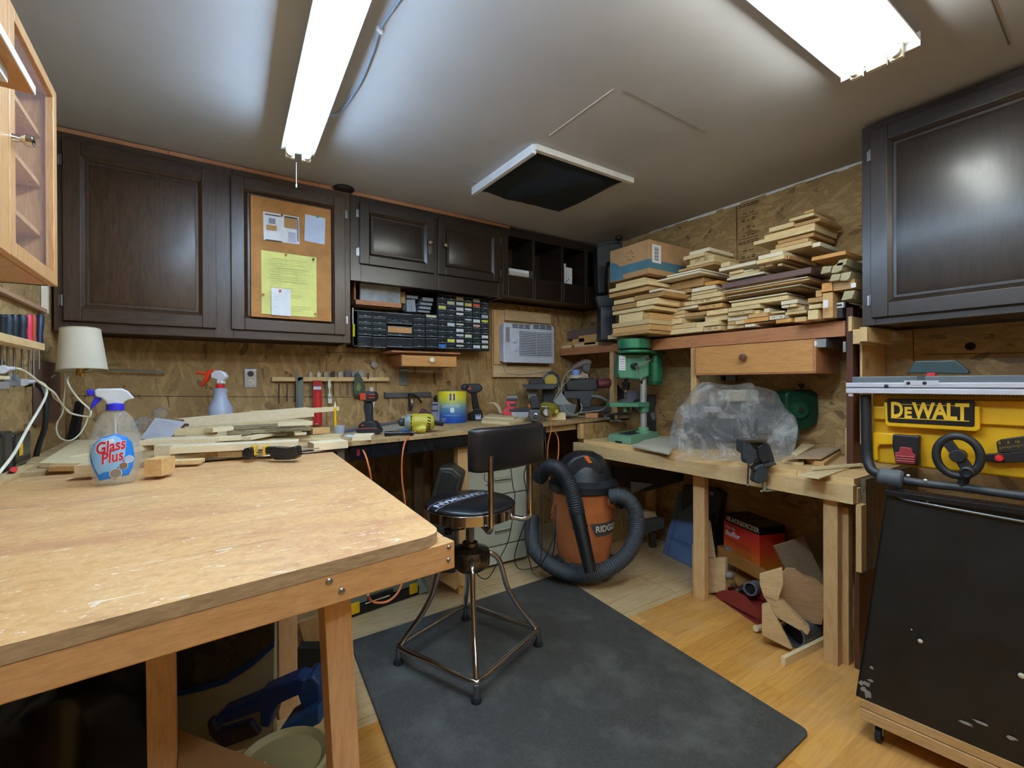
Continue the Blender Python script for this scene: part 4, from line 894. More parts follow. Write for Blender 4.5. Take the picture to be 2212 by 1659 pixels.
# ---------------------------------------------------------------- scroll saw under a translucent bag
t = px('bench_tool', 'bench power tool wrapped inside the clear plastic bag', 'power tool', 1590, 975, Z=ZB, rz=CF)
mb = MB(); t.rect(mb, 1500, 905, 1640, 955, .05, .18, C('3a3f48', .5)); t.poly(mb, [(1505, 905), (1500, 880), (1560, 860), (1640, 862), (1690, 880), (1692, 935), (1640, 940)], .1, .12, C('565c60', .5)); t.part('machine_body', mb, bevel=.012)
mb = MB(); t.rect(mb, 1570, 842, 1640, 868, .08, .08, C('b9b5a2', .6)); t.rect(mb, 1520, 878, 1560, 892, .04, .05, C('9aa0aa', .5)); t.part('machine_head', mb, bevel=.01)
PLAST = N('clear_polythene'); PLAST.b.inputs['Base Color'].default_value = (.86, .88, .9, 1); PLAST.b.inputs['Roughness'].default_value = .12
no = PLAST.noise(PLAST.coord(), 5, 5, .7, 1.5); PLAST.l(PLAST.ramp(no, [(.35, (.08, .08, .08, 1)), (.5, (.25, .25, .25, 1)), (.66, (.75, .75, .75, 1))]), PLAST.b.inputs['Alpha'])
no2 = PLAST.noise(PLAST.coord(scale=(1, 1, .5)), 9, 6, .75, 2.5); PLAST.bump(no2, 1, .05); PLAST = PLAST.m
t = px('plastic_bag', 'crumpled clear plastic bag draped over a bench tool', 'plastic bag', 1590, 985, Z=ZB, rz=CF)
out = [(1462, 975), (1462, 950), (1468, 915), (1478, 885), (1497, 868), (1512, 838), (1530, 826), (1552, 829), (1580, 832), (1610, 834), (1635, 829), (1662, 838), (1695, 848), (1706, 870), (1714, 900), (1718, 945), (1706, 975), (1690, 984)]
P = [t.q(x, y, .0) for x, y in out]; cxm = t.q(1590, 985).x
random.seed(9); nz = 46; nv = 22; vs, fs = [], []
def sil(u):
    k = u*(len(P)-1); i = min(int(k), len(P)-2); return P[i].lerp(P[i+1], k-i)
from mathutils import noise as mn
for j in range(nv+1):
    v = j/nv; th = v*math.pi      # from front (v=0) over to the back
    for i in range(nz+1):
        p = sil(i/nz); s_ = math.sin(math.pi*min(1, max(0, .5+.5*math.cos(th)))/2)
        yy = -.13*math.cos(th); k = math.sin(th)**.55 if 0 < v < 1 else 0
        x = cxm+(p.x-cxm)*(.82+.18*k); z = max(.004, p.z*(.0+1.0*k))
        f_ = mn.noise(Vector((x*9, yy*9, z*7)))*.028+mn.noise(Vector((x*24, yy*24, z*10)))*.014+abs(mn.noise(Vector((x*15+4, 2, z*4))))*.03
        vs.append((x+f_*.5, yy*(1.2-.3*k)-f_+.1, max(.003, z+(f_*.4 if z > .01 else 0))))
for j in range(nv):
    for i in range(nz): a_ = j*(nz+1)+i; fs.append((a_, a_+1, a_+nz+2, a_+nz+1))
mb = MB().add(vs, fs, PLAST); o = t.part('film', mb, sharp=80); sb = o.modifiers.new('s', 'SUBSURF'); sb.levels = sb.render_levels = 1
mb = MB(); n = 30; vs = []; fs = []
for i in range(n+1):
    u_ = i/n; x_ = t.q(1445+u_*265, 985).x; f_ = mn.noise(Vector((x_*14, 0, 3)))*.02
    vs += [(x_, -.17+f_, .004), (x_+.004, -.06, .012+abs(f_)*.8)]
for i in range(n): fs.append((2*i, 2*i+2, 2*i+3, 2*i+1))
mb.add(vs, fs, PLAST); t.part('loose_hem', mb, sharp=80)

# ---------------------------------------------------------------- shelf over the bench, its posts and drawer
XS, ZS = 2.58, 1.49
yA = W(1826, 700, X=XS).y
t = T('lumber_shelf', 'long fir shelf on posts carrying the stacked offcuts', 'shelf', (2.7, 2.0, 0), 0)
t.part('shelf_board', MB().box((XS-2.7+.02, yA-2, ZS-.02), (.18, 3.1-2, ZS), RED_WOOD_Y), bevel=.001)
ycut = W(1408, 735, X=XS).y
t.part('front_edging', MB().box((XS-2.7, yA-2, ZS-.074), (XS-2.7+.02, ycut-2, ZS-.0), RED_WOOD_Y), bevel=.0015)
t.part('front_edging', MB().box((XS-2.7+.004, ycut-2+.002, ZS-.062), (XS-2.7+.02, 3.1-2, ZS-.002), RED_WOOD_Y), bevel=.0015)
yP = W(1322, 830, X=XS+.02).y; t.part('post', MB().box((XS-2.7+.01, yP-2-.025, ZB), (XS-2.7+.05, yP-2+.015, ZS-.06), PINE_Z), bevel=.0015)
yQ = W(1494, 800, X=XS+.02).y; t.part('post', MB().box((XS-2.7+.01, yQ-2-.04, ZB), (XS-2.7+.04, yQ-2, ZS-.07), PINE_Z), bevel=.0015)
t.part('end_upright', MB().box((XS-2.7-.01, yA-2-.035, ZB), (XS-2.7+.24, yA-2-.008, ZS+.06), WALNUT), bevel=.001, label='dark walnut end board')
t.part('slide_rail', MB().box((XS-2.7+.005, yA-2, ZS-.15), (XS-2.7+.28, yA-2+.012, ZS-.1), C('b0b4b4', .3, .8)))
t = T('drawer_unit', 'wide wooden drawer with a dark round knob under the lumber shelf', 'drawer', (XS-.012, W(1630, 800, X=XS-.012).y, W(1630, 806, X=XS).z), -90)
a, b = t.q(1503, 720), t.q(1757, 803)
a2 = t.q(1503, 742)
mb = MB().box((a.x, 0, t.q(1503, 808).z), (b.x, .018, ZS-.078-t.o.location.z), DRAWERX); d = t.part('drawer_front', mb, bevel=.002)
k = t.q(1609, 772); MB().lathe([(0, 0), (.011, 0), (.008, .01), (.02, .02), (.018, .032), (0, .036)], C('6b4a33', .35), 20, at((k.x, 0, k.z), x=90)).build('knob', d)
mb = MB(); zb0 = t.q(1503, 808).z; zt0 = ZS-.078-t.o.location.z
mb.box((a.x-.012, -.004, zb0-.004), (a.x, .26, zt0), RED_WOOD); mb.box((b.x, -.004, zb0-.004), (b.x+.014, .26, zt0), RED_WOOD); mb.box((a.x-.012, .0, zb0-.008), (b.x+.014, .26, zb0-.001), RED_WOOD); t.part('drawer_box', mb, bevel=.001)
mb = MB(); e = t.q(1762, 738); mb.box((e.x-.0, .004, e.z-.03), (e.x+.045, .2, e.z+.012), C('a9adad', .3, .8)); mb.box((e.x-.004, -.006, e.z-.022), (e.x+.006, .004, e.z+.004), WHITE); t.part('slide_rail', mb, bevel=.001)

# wooden brackets and frames beyond the dark upright
def sideblock(name, label, x0, y0, x1, y1, X, d, m, cat='board', rz=-90):
    f = Tmp(W(x0, y1, X=X), rz); mb = MB(); f.rect(mb, x0, y0, x1, y1, 0, d, m); return one(name, label, cat, world(f, mb), bevel=.0015)
sideblock('wooden_bracket', 'pine bracket board fixed below the dark cabinet corner', 1832, 684, 1840, 715, 2.5, .2, PINE_X)
sideblock('wooden_bracket', 'lower stepped pine bracket under the dark cabinet', 1842, 712, 1858, 742, 2.5, .2, PINE_X)
sideblock('support_block', 'square pine block under the dark cabinet end', 1857, 707, 1873, 737, 2.46, .3, PINE_X)
sideblock('wooden_divider', 'thin plywood divider standing on edge behind the table saw', 1857, 737, 1863, 960, 2.6, .28, PINE_Z)
sideblock('wooden_rail', 'pine rail standing against the wall behind the table saw', 1825, 925, 1852, 990, 2.8, .04, PINE_Y)
# ================================================================ offcuts stacked on the shelf
random.seed(21)
MK = C('3c2f22', .9)
TONE = {'p': ('pale pine', PALE_Y), 'e': ('end-grain pine', END), 't': ('tan', TAN), 'o': ('orange-tinted', wood('orange_wood', 'cc9148', 'dba35a', 'y', vary=.1)), 'w': ('whitish', wood('whitish_wood', 'eee2c2', 'f4ecd6', 'y', vary=.06)),
        'd': ('shaded brown', wood('shaded_brown_offcut', 'a9824f', 'bb9460', 'y', vary=.12)), 'v': ('purple-grey', PURPLE_WOOD)}  # the brown tone also carries the shade of boards lying under others
_seen = {}
def uniq(l):
    n = _seen.get(l, 0); _seen[l] = n+1
    return l if not n else None
ORD = ['lowest', 'second lowest', 'third from the bottom', 'fourth from the bottom', 'fifth from the bottom', 'sixth from the bottom', 'seventh from the bottom', 'eighth from the bottom', 'ninth from the bottom', 'tenth from the bottom',
       'eleventh from the bottom', 'twelfth from the bottom', 'thirteenth from the bottom', 'fourteenth from the bottom', 'fifteenth from the bottom', 'sixteenth from the bottom', 'seventeenth from the bottom', 'eighteenth from the bottom', 'nineteenth from the bottom', 'twentieth from the bottom']
def lumber(where, group, Xf, rows, deep, kind='lumber_offcut', jit=.02):
    """rows: (x0, x1, y_top at x0, thickness px, tone[, mark][, side word]) listed from the bottom"""
    items = []
    for k, r_ in enumerate(rows):
        x0, x1, y, th, tone = r_[:5]; mark = r_[5] if len(r_) > 5 else None
        X = Xf+random.uniform(-jit, jit); a = W(x0, y, X=X); b = W(x1, y, X=X); c = W(x0, y+th, X=X)
        items.append((k, a.y, b.y, c.z, a.z, X, tone, mark, r_[6] if len(r_) > 6 else random.uniform(*deep)))
    for (k, y0, y1, z0, z1, X, tone, mark, dp) in items:
        nm, mat = TONE[tone]
        # cut back what lies under or over: keep each board clear of its neighbours
        for (k2, u0, u1, v0, v1, X2, *_r) in items:
            if k2 < k and min(y0, u0) > max(y1, u1)+.001 and v0 < z1 and v1 > z0+.0004 and v0 < z0: z0 = min(v1+.0006, z1-.004)
        mb = MB().box((0, y1-y0, 0), (dp, 0, z1-z0), mat)
        if mark:
            text(mb, mark, min(.03, (z1-z0)*.8), MK, Matrix.Translation((-.0005, (y1-y0)/2, (z1-z0)/2)) @ Matrix.Rotation(R(-90), 4, 'Z'), sx=1.3)
        o = mb.build(kind, None, .0012); o.location = (X, y0, z0)
        below = sum(1 for it in items if it[0] != k and it[3] < z0-1e-4 and min(it[1], y0)-max(it[2], y1) > .3*(y0-y1))
        wd = y0-y1; th = z1-z0
        sz = 'wide' if wd > .2 else ('narrow' if wd < .07 else 'medium'); tk = 'thin' if th < .019 else ('thick' if th > .032 else 'plank')
        lb = '%s %s %s%s offcut with %s boards under it %s' % (nm, sz, tk, ' pencilled' if mark else '', ['no', 'one', 'two', 'three', 'four', 'five', 'six', 'seven', 'eight', 'nine', 'ten', 'eleven', 'twelve', 'thirteen', 'fourteen', 'fifteen', 'sixteen', 'seventeen', 'eighteen', 'nineteen', 'twenty'][min(below, 20)], where)
        if not uniq(lb):
            lb = lb.replace(' offcut', ' proud offcut' if X < Xf else ' recessed offcut', 1)
            if not uniq(lb): lb = lb.replace('under it', 'under its far part' if len(lb) % 2 else 'under its near part')
        tag(o, lb, 'board', group)
G1 = 'offcuts stacked over the drill press'; G2 = 'offcuts stacked on the shelf next to the drill press'; G3 = 'offcuts stacked on the shelf over the drawer'; G4 = 'offcuts heaped beside the dark cabinet'
lumber('below the carton', G1, 2.37, [(1321, 1400, 721, 7, 'd'), (1323.5, 1404, 710, 14.5, 't'), (1322, 1403, 700, 9, 'e'), (1337, 1389, 680.5, 19, 'p'), (1390, 1404, 677, 14, 't'), (1323.5, 1408.5, 674, 7, 'p'), (1322, 1374, 662, 10, 'd'), (1375, 1420, 651, 12, 'p'),
    (1326, 1366, 650, 9, 'e'), (1370, 1435, 640, 10, 'd'), (1316, 1400, 636, 8, 't'), (1402, 1430, 628, 8, 'w'), (1316, 1399, 625, 7, 'p'), (1330, 1392, 613.5, 9, 'e')], (.42, .5), jit=.008)
lumber('in the next stack', G2, 2.60, [(1412, 1519, 717, 10, 'p'), (1521, 1557, 707.5, 9, 'e', '15  14'), (1418, 1503, 706.5, 9, 'e'), (1504, 1553, 697, 11, 'p'), (1418, 1473, 694, 11, 'p'), (1475, 1521, 687, 10, 'w'), (1523, 1571, 684, 12, 'e'), (1416, 1480, 687, 6, 'p'),
    (1414, 1478, 680, 7, 'e'), (1481, 1524, 678, 9, 't'), (1526, 1571, 672, 11, 'e'), (1409, 1507, 673, 6, 'w'), (1509, 1560, 662, 8, 't', '12 / 16'), (1423, 1477, 660, 12, 'd'), (1478, 1559, 653, 9, 'p', '11  14  3/4'),
    (1425, 1491, 653, 6, 'e'), (1493, 1557, 640, 11, 'p'), (1420, 1465, 646, 7, 't'), (1468, 1490, 640, 6, 'd'), (1493, 1549, 634, 5, 'e'), (1436, 1491, 633, 9, 'd'), (1494, 1545, 624, 8, 'w'), (1440, 1519, 623, 8, 'd'), (1450, 1520, 613, 8, 'd'), (1523, 1553, 611, 8, 'o')], (.2, .26))
lumber('at the thin sheets', G2, 2.5, [(1407, 1512, 608, 3.5, 'w'), (1440, 1513, 596, 3.2, 'w')], (.34, .36), kind='plywood_offcut', jit=.003)
lumber('on the thin sheets', G2, 2.58, [(1466, 1543, 583, 5, 't'), (1483, 1543, 574, 9, 'p'), (1490, 1543, 562, 11.5, 'e', '17   21'), (1476, 1521, 555, 8, 'p'), (1489, 1532, 545, 7.5, 'w')], (.24, .28))
lumber('over the drawer', G3, 2.60, [(1571, 1607, 704, 7, 'p'), (1609, 1630, 701, 6, 'w'), (1631, 1674, 698, 7, 'p'), (1676, 1709, 691, 8, 'o'), (1716, 1741, 686, 8, 'e'), (1572, 1587, 695, 8, 't'), (1588, 1607, 693, 8, 'p'), (1608, 1660, 689, 9, 'o'), (1662, 1694, 683, 8, 'w', '14 / 16'), (1696, 1742, 675, 11, 'p'),
    (1572, 1615, 685, 9, 'w'), (1616, 1658, 679, 9, 't'), (1665, 1694, 674, 8, 'p'), (1573, 1625, 676, 8, 'e', '15 / 16'), (1627, 1640, 671, 8, 'p'), (1650, 1662, 667, 9, 'w'), (1572, 1641, 666, 8, 'p'), (1700, 1738, 666, 8, 'e'),
    (1580, 1703, 656, 8, 'p'), (1575, 1700, 651, 2.5, 'w'), (1561, 1728, 645, 2.5, 'd'), (1570, 1730, 640, 3, 'w'), (1561, 1748, 633, 3, 't'), (1562, 1745, 628.5, 2.5, 'w'), (1566, 1716, 624, 2.5, 'd'), (1585, 1717, 617, 4, 'p'),
    (1688, 1704, 661, 7, 'w'), (1706, 1720, 658, 8, 'p'), (1687, 1723, 651, 8, 'w')], (.2, .26))
lumber('by the purple-grey board', G3, 2.57, [(1560, 1752, 613, 11, 'v'), (1570, 1650, 602, 4, 'w'), (1575, 1640, 595, 6, 'p'), (1575, 1604, 588, 6, 'e'), (1606, 1626, 585, 7, 'w'), (1630, 1652, 583, 7, 'p'), (1553, 1633, 580, 7, 'w'), (1557, 1577, 569, 9, 'p'),
    (1640, 1650, 577, 10, 'w'), (1653, 1669, 568, 9, 'p'), (1680, 1690, 570, 5, 'e')], (.24, .28))
lumber('by the ridged boards', G3, 2.52, [(1634, 1693, 563, 8, 'p'), (1638, 1691, 553.5, 8, 'w')], (.3, .33))
# ridges of the beaded board
mb = MB(); P = W(1691, 553, X=2.52)
for k in range(3): mb.box((P.x+.004, P.y-.0-.012*k-.006, P.z-.02), (P.x+.3, P.y-.012*k, P.z+.004-.003*k), TONE['d'][1])
one('beaded_strip', 'ridged strips lying along the edge of the beaded boards', 'board', mb)
lumber('in the topmost heap', G4, 2.58, [(1664, 1752, 541, 9, 'p'), (1754, 1772, 526, 9, 'w'), (1675, 1746, 530, 8, 't'), (1680, 1758, 521, 7, 'd'), (1628, 1760, 522, 8, 'p'), (1651, 1760, 509, 10, 'e'), (1661, 1714, 493, 9, 'p'), (1716, 1772, 484, 7, 'd'), (1705, 1758, 473, 8, 'p'), (1737, 1758, 457, 6, 't')], (.24, .27))
lumber('by the dark cabinet', G4, 2.5, [(1716, 1742, 690, 6, 't'), (1745, 1767, 671, 20, 'e'), (1747, 1773, 659, 9, 'p'), (1745, 1778, 645, 10, 'd'), (1777, 1799, 634, 54, 't'), (1762, 1775, 628, 14, 'd'), (1775, 1798, 613, 18, 'o'), (1753, 1827, 556, 8, 'o')], (.18, .24))
lumber('over the walnut upright', G4, 2.52, [(1800, 1846, 609, 20, 'd')], (.2, .22))
# painted mouldings with slanted ends
MOLD = C('a79f80', .6)
for i, (pts, lb) in enumerate((([(1772, 592), (1777, 576), (1797, 574), (1793, 588)], 'slant-ended grey-tan moulding, left of a touching pair'), ([(1795, 590), (1799, 575), (1812, 568), (1822, 566), (1818, 583), (1808, 589)], 'slant-ended grey-tan moulding touching its twin'),
                  ([(1806, 575), (1812, 562), (1831, 558), (1826, 572)], 'topmost slant-ended grey-tan moulding'), ([(1791, 608), (1797, 593), (1816, 591), (1812, 605)], 'lower moulding with a slanted end under the touching pair'),
                  ([(1814, 606), (1818, 590), (1839, 586), (1835, 600), (1828, 606)], 'lower moulding with the curved end beside the slanted one'), ([(1817, 649), (1824, 629), (1847, 627), (1840, 645)], 'lowest slant-ended moulding, hanging over the walnut upright'))):
    f = Tmp(W(pts[0][0], pts[0][1], X=2.47), -90); mb = MB(); f.poly(mb, pts, 0, .36, MOLD)
    one('moulding_offcut', lb.replace('left of', 'first of'), 'moulding', world(f, mb), G4, bevel=.001)
f = Tmp(W(1800, 690, X=2.55), -90); mb = MB(); f.rect(mb, 1800, 655, 1820, 686, 0, .2, C('2b2a2d', .5)); f.rect(mb, 1801, 655, 1822, 664, -.002, .02, PAPER); f.rect(mb, 1800, 671, 1806, 686, -.003, .01, PAPER); f.rect(mb, 1806, 658, 1819, 661, -.0028, .002, INK)
one('printed_box', 'black box with white printed lid on the shelf end', 'box', world(f, mb), bevel=.001)
for (x0, y0, x1, y1, lb) in ((1778, 649, 1789, 664, 'small white sticker on a tall block end'), (1838, 612, 1849, 620, 'small white sticker on the brown board')):
    f = Tmp(W(x0, y1, X=2.46), -90); mb = MB(); f.rect(mb, x0, y0, x1, y1, 0, .001, PAPER); one('price_sticker', lb, 'sticker', world(f, mb))
# cardboard carton on the first stack
t = T('cardboard_box', 'closed brown carton with a blue band and a barcode label on the first stack', 'box', W(1402, 590, X=2.38), 0)
# corners: front-left bottom, front-right bottom on plane X, going back along +x
X0 = 2.36; a = W(1318, 610, X=X0); b = W(1402, 590, X=X0); tp = W(1402, 516, X=X0); z0 = min(a.z, b.z)
t.o.location = (X0, b.y, b.z); t.M = Matrix.Translation((X0, b.y, b.z)); t.I = t.M.inverted()
Wy = a.y-b.y; Hh = tp.z-b.z; D_ = .46
CBB = C('4f7a8c', .8); mb = MB().box((0, 0, 0), (D_, Wy, Hh), CARD); t.part('carton', mb, bevel=.003)
mb = MB(); mb.box((-.0008, 0, Hh*.16), (0, Wy*.75, Hh*.42), CBB); mb.box((0, -.0008, Hh*.16), (D_, 0, Hh*.42), CBB)
n = 12; mb.prism([(0, 0)]+[(.0+Wy*.36*math.cos(i*math.pi/2/n), Hh*.6*math.sin(i*math.pi/2/n)) for i in range(n+1)], 0, .0009, CBB, Matrix.Translation((-.0009, Wy, 0.004)) @ Matrix.Rotation(R(-90), 4, 'Z'))
t.part('printed_band', mb, label='blue printed band')
mb = MB().box((.03, -.0018, Hh*.34), (.115, -.0008, Hh*.88), WHITE)
for k in range(12): mb.box((.05, -.0024, Hh*.42+k*Hh*.033), (.09, -.0016, Hh*.42+k*Hh*.033+Hh*(.012 if k % 3 else .022)), INK)
t.part('barcode_label', mb, label='white barcode label')
mb = MB(); pr = C('8a6b4b', .9)
for k in range(6): mb.cyl((-.0006, Wy*.45+random.uniform(-.05, .05), Hh*.62+random.uniform(-.03, .03)), (.0, Wy*.45+random.uniform(-.05, .05), Hh*.62), .002, pr, n=6)
mb = MB()
for k in range(14): y_ = Wy*.45+.05*math.cos(k*.9)*(.4+.6*((k*7) % 5)/5); z_ = Hh*.66+.03*math.sin(k*.9); mb.box((-.0008, y_, z_), (0, y_+.012, z_+.005), pr)
t.part('printed_mark', mb)
# small offcuts on the far part of the shelf
random.seed(2)
for i, (x0, x1, y, th, X, m, lb) in enumerate(((1205, 1230, 748, 6, 2.62, PALE_Y, 'thin pale offcut at the far end of the shelf'), (1211, 1238, 741, 7, 2.64, TAN, 'brown offcut lying on the thin pale one at the far shelf end'), (1236, 1262, 733, 14, 2.66, TAN, 'chunky brown offcut in the corner part of the shelf'),
    (1240, 1292, 743, 6, 2.62, PALE_Y, 'long pale offcut low in the corner part of the shelf'), (1262, 1286, 736, 7, 2.62, TONE['o'][1], 'orange-tan offcut in the corner part of the shelf'), (1222, 1300, 716, 8, 2.68, C('6d5c56', .6), 'long purplish board topping the corner offcuts'), (1250, 1300, 726, 8, 2.66, TAN, 'tan offcut right below the purplish board'), (1312, 1332, 725, 6, 2.5, PALE_Y, 'thin pale end beside the black speaker'))):
    f = Tmp(W(x0, y+th, X=X), -90); mb = MB(); f.rect(mb, x0, y, x1, y+th, 0, .2, m); one('lumber_offcut', lb, 'board', world(f, mb), bevel=.001)
# black speaker and lamp arm in the corner
t = px('loudspeaker', 'tall narrow black loudspeaker hanging in the back corner', 'loudspeaker', 1313, 735, X=2.5)
mb = MB(); t.rect(mb, 1297, 660, 1330, 735, 0, .16, C('1b222d', .45)); t.part('cabinet', mb, bevel=.01, seg=3)
mb = MB(); t.poly(mb, [(1288, 640), (1325, 636), (1325, 660), (1300, 676), (1292, 655)], .02, .06, C('33383c', .6)); t.part('bracket', mb, bevel=.003)
t = px('corner_monitor', 'dark boxy appliance high in the back corner beside the carton', 'appliance', 1310, 640, X=2.55)
mb = MB(); t.poly(mb, [(1288, 532), (1316, 521), (1345, 524), (1345, 560), (1312, 568), (1308, 634), (1292, 634)], 0, .16, C('0a0e14', .5)); t.part('housing', mb, bevel=.012)
mb = MB(); a, b = t.q(1290, 531, -.005), t.q(1345, 522, -.005); mb.tube([a, a.lerp(b, .5)+Vector((0, 0, .012)), b], .008, C('4a4f55', .5), n=8); t.part('arm', mb)
mb = MB(); c = W(1337, 514, Z=2.27); one('rubber_stop', 'round black cap on the wall top beside the carton', 'cap', MB().ball(c, (.03, .03, .02), BLACK))
# ================================================================ scrap wood heaped over table and counter
random.seed(31)
GS = 'scrap boards heaped on the counter beyond the table'
def scrap(lb, pts, z, th, m=PALE_X, name='scrap_board', group=GS, tilt=None):
    """pts: pixel outline of the top face lying at height z+th"""
    P = [W(x, y, Z=z+th) for x, y in pts]; mb = MB().slab([(p.x, p.y) for p in P], z, z+th, m)
    return one(name, lb, 'board', mb, group, bevel=.0008)
def scrap2(lb, x0, y0, x1, y1, z, w, th, m=PALE_X, group=GS, end=0, lift=0):
    """front top edge from pixel 0 to pixel 1 at height z+th; depth w away from the camera"""
    a, b = W(x0, y0, Z=z+th), W(x1, y1, Z=z+th); d = (b-a).normalized(); nr = Vector((-d.y, d.x, 0))
    p = [a, b, b+nr*w-d*end, a+nr*w]
    mb = MB(); mb.hexa([(v.x, v.y, z) for v in p], [(v.x, v.y, z+th) for v in p], m)
    if lift: mb.v = [(x, y, zz+lift*((Vector((x, y, 0))-Vector((a.x, a.y, 0))).dot(d))) for x, y, zz in mb.v]
    return one('scrap_board', lb, 'board', mb, group, bevel=.0008)
WPAL = wood('fresh_pine', 'efd9ae', 'f7e7c6', 'x', vary=.08)
zt = ZC_+.0005
scrap('wide flat board at the heap corner behind the glass-cleaner bottle', [(84, 1000), (205, 1001), (245, 950), (165, 950)], zt, .016)
scrap('small dark-edged block under the wide board'.replace('left ', ''), [(104, 1008), (160, 1007), (172, 997), (112, 998)], zt-.0002, .0155, TAN)
scrap2('blunt pine block showing beside the bottle base', 160, 1006, 212, 1003, zt, .06, .034, PALE_X)
scrap2('square block behind the bottle, with end grain', 311, 993, 349, 992, zt, .07, .05, TAN)
scrap2('block with clear growth rings facing the room', 332, 963, 378, 962, zt+.0005, .05, .042, WPAL)
scrap2('knotty thin board lying flat before the growth-ring block', 353, 997, 430, 994, zt, .05, .012, PINE_X)
scrap2('board with a clipped corner, nearest the clamp', 378, 985, 480, 974, zt+.001, .05, .018, PALE_X, end=.02)
scrap2('thick pale board behind the clipped one', 400, 975, 516, 971, zt, .05, .026, PINE_X)
scrap2('long white planed board behind the clamp', 365, 966, 644, 953, zt+.028, .075, .024, WPAL)
scrap2('long board under the white planed one', 470, 977, 640, 972, zt, .09, .02, PALE_X)
zc_ = ZC_+.0005
def base_z(y): return zc_
scrap('broad pale board lying back toward the wall', [(150, 985), (330, 960), (372, 925), (250, 925)], zc_+.0, .02, PALE_X)
scrap2('long board reaching out behind the bottle', 300, 952, 462, 947, zc_+.0215, .12, .02, WPAL)
scrap2('square-edged stick behind the crumpled paper', 376, 927, 462, 925, zc_+.043, .04, .03, PALE_X)
scrap2('wide clean board under the bark-edged ones', 460, 925, 505, 921, zc_+.06, .06, .018, WPAL)
scrap2('lower pale board in the middle of the heap', 460, 946, 520, 943, zc_+.022, .08, .016, WPAL)
BARK = wood('barky_board', '5a4e3c', 'a3946f', 'x', vary=.12, rings=22, fine=.6)
scrap2('bark-edged board in the middle of the heap', 490, 931, 672, 922, zc_+.04, .07, .018, BARK)
scrap2('second bark-edged board over the first', 500, 922, 660, 915, zc_+.06, .08, .014, BARK)
scrap2('pale board crowning the bark-edged pair', 600, 913, 674, 911, zc_+.076, .05, .016, WPAL)
for i, (x, w_) in enumerate(((492, 20), (541, 16), (580, 15), (619, 14), (652, 18))):
    scrap2('small dark gap block, number %d along the bark-edged boards' % (i+1) if False else ['first', 'second', 'third', 'fourth', 'fifth'][i]+' small dark block along the bark-edged boards from the bottle', x, 936-i*1.2, x+w_, 935.5-i*1.2, zc_+.0205, .04, .018, (C('3f3226', .8), BARK)[i % 2])  # dark brown and bark-toned blocks set in the gaps
scrap2('triangular offcut pointing at the clamp', 541, 944, 620, 930, zc_+.022, .05, .014, WPAL, end=.08)
scrap2('thin white strip between the offcuts', 637, 935, 662, 934, zc_+.03, .03, .012, WPAL)
scrap2('flat lath in front of the pencil', 560, 942, 735, 939, zc_, .06, .016, PALE_X)
scrap2('short block behind the pencil cup side of the heap', 676, 926, 713, 923, zc_+.02, .05, .028, TAN)
scrap2('long slender board pointing toward the drill', 480, 950, 735, 946, zc_-.0, .03, .01, PALE_X)
scrap2('pale board at the counter edge under the clamp bars', 678, 958, 752, 952, zc_, .09, .03, WPAL)
scrap2('pale board with a rounded end beside the drill foot', 760, 942, 802, 941, zc_, .12, .022, WPAL)
scrap2('faint blue-white ruler strip laid on the pale boards', 752, 944, 768, 943, zc_+.031, .09, .003, C('cfdad6', .5))
# the tall leaning boards at the back of the heap
def lean(lb, pts, Y, th, m):
    f = Tmp(W(pts[0][0], pts[0][1], Y=Y), -8); mb = MB(); f.poly(mb, pts, 0, th, m); return one('scrap_board', lb, 'board', world(f, mb), GS, bevel=.001)
lean('long board stood on edge along the back of the heap', [(373, 905), (560, 888), (660, 880), (678, 882), (678, 900), (560, 912), (400, 922), (396, 906)], 2.72, .02, WPAL)
lean('narrow board reaching past the red packet', [(540, 888), (700, 880), (733, 878), (733, 887), (680, 892), (540, 898)], 2.70, .018, PALE_X)
lean('second board on edge below the knotty one', [(595, 898), (678, 892), (679, 900), (650, 908), (600, 910)], 2.68, .015, PALE_X)
lean('dark notched block behind the crumpled paper', [(384, 910), (396, 908), (398, 915), (407, 916), (406, 922), (384, 924)], 2.7, .04, C('5b3a2c', .6))
lean('broad pale board filling the back of the heap', [(398, 922), (640, 905), (668, 908), (668, 934), (400, 944)], 2.66, .02, PALE_X)
lean('upright stick behind the bark-edged boards', [(650, 900), (656, 900), (657, 914), (651, 914)], 2.66, .02, WPAL)
# paper and plastic behind the bottle
t = px('paper_sheet', 'printed sheet of paper propped behind the bottle', 'paper', 345, 945, Z=zc_+.03)
mb = MB(); P = [t.q(x, y, 0) for x, y in ((317, 904), (386, 913), (365, 948), (303, 948))]; mb.add([P[0]+Vector((0, .05, 0)), P[1]+Vector((0, .05, 0)), P[2], P[3]], [(0, 1, 2, 3)], C('c3c6d3', .7)); t.part('sheet', mb)
mb = MB()
for k in range(9):
    u_ = .1+k*.095; a = (P[3].lerp(P[0], u_)).lerp(P[2].lerp(P[1], u_), .08); b = (P[3].lerp(P[0], u_)).lerp(P[2].lerp(P[1], u_), random.uniform(.6, .92)); o_ = Vector((0, .05*u_-.001, 0))
    mb.tube([a+o_, b+o_], .0008, C('9da1b0', .8), n=4, smooth=1)
t.part('print', mb)
t = px('crumpled_wrap', 'crumpled clear plastic wrapping behind the paper', 'plastic wrap', 320, 935, Z=zc_+.03)
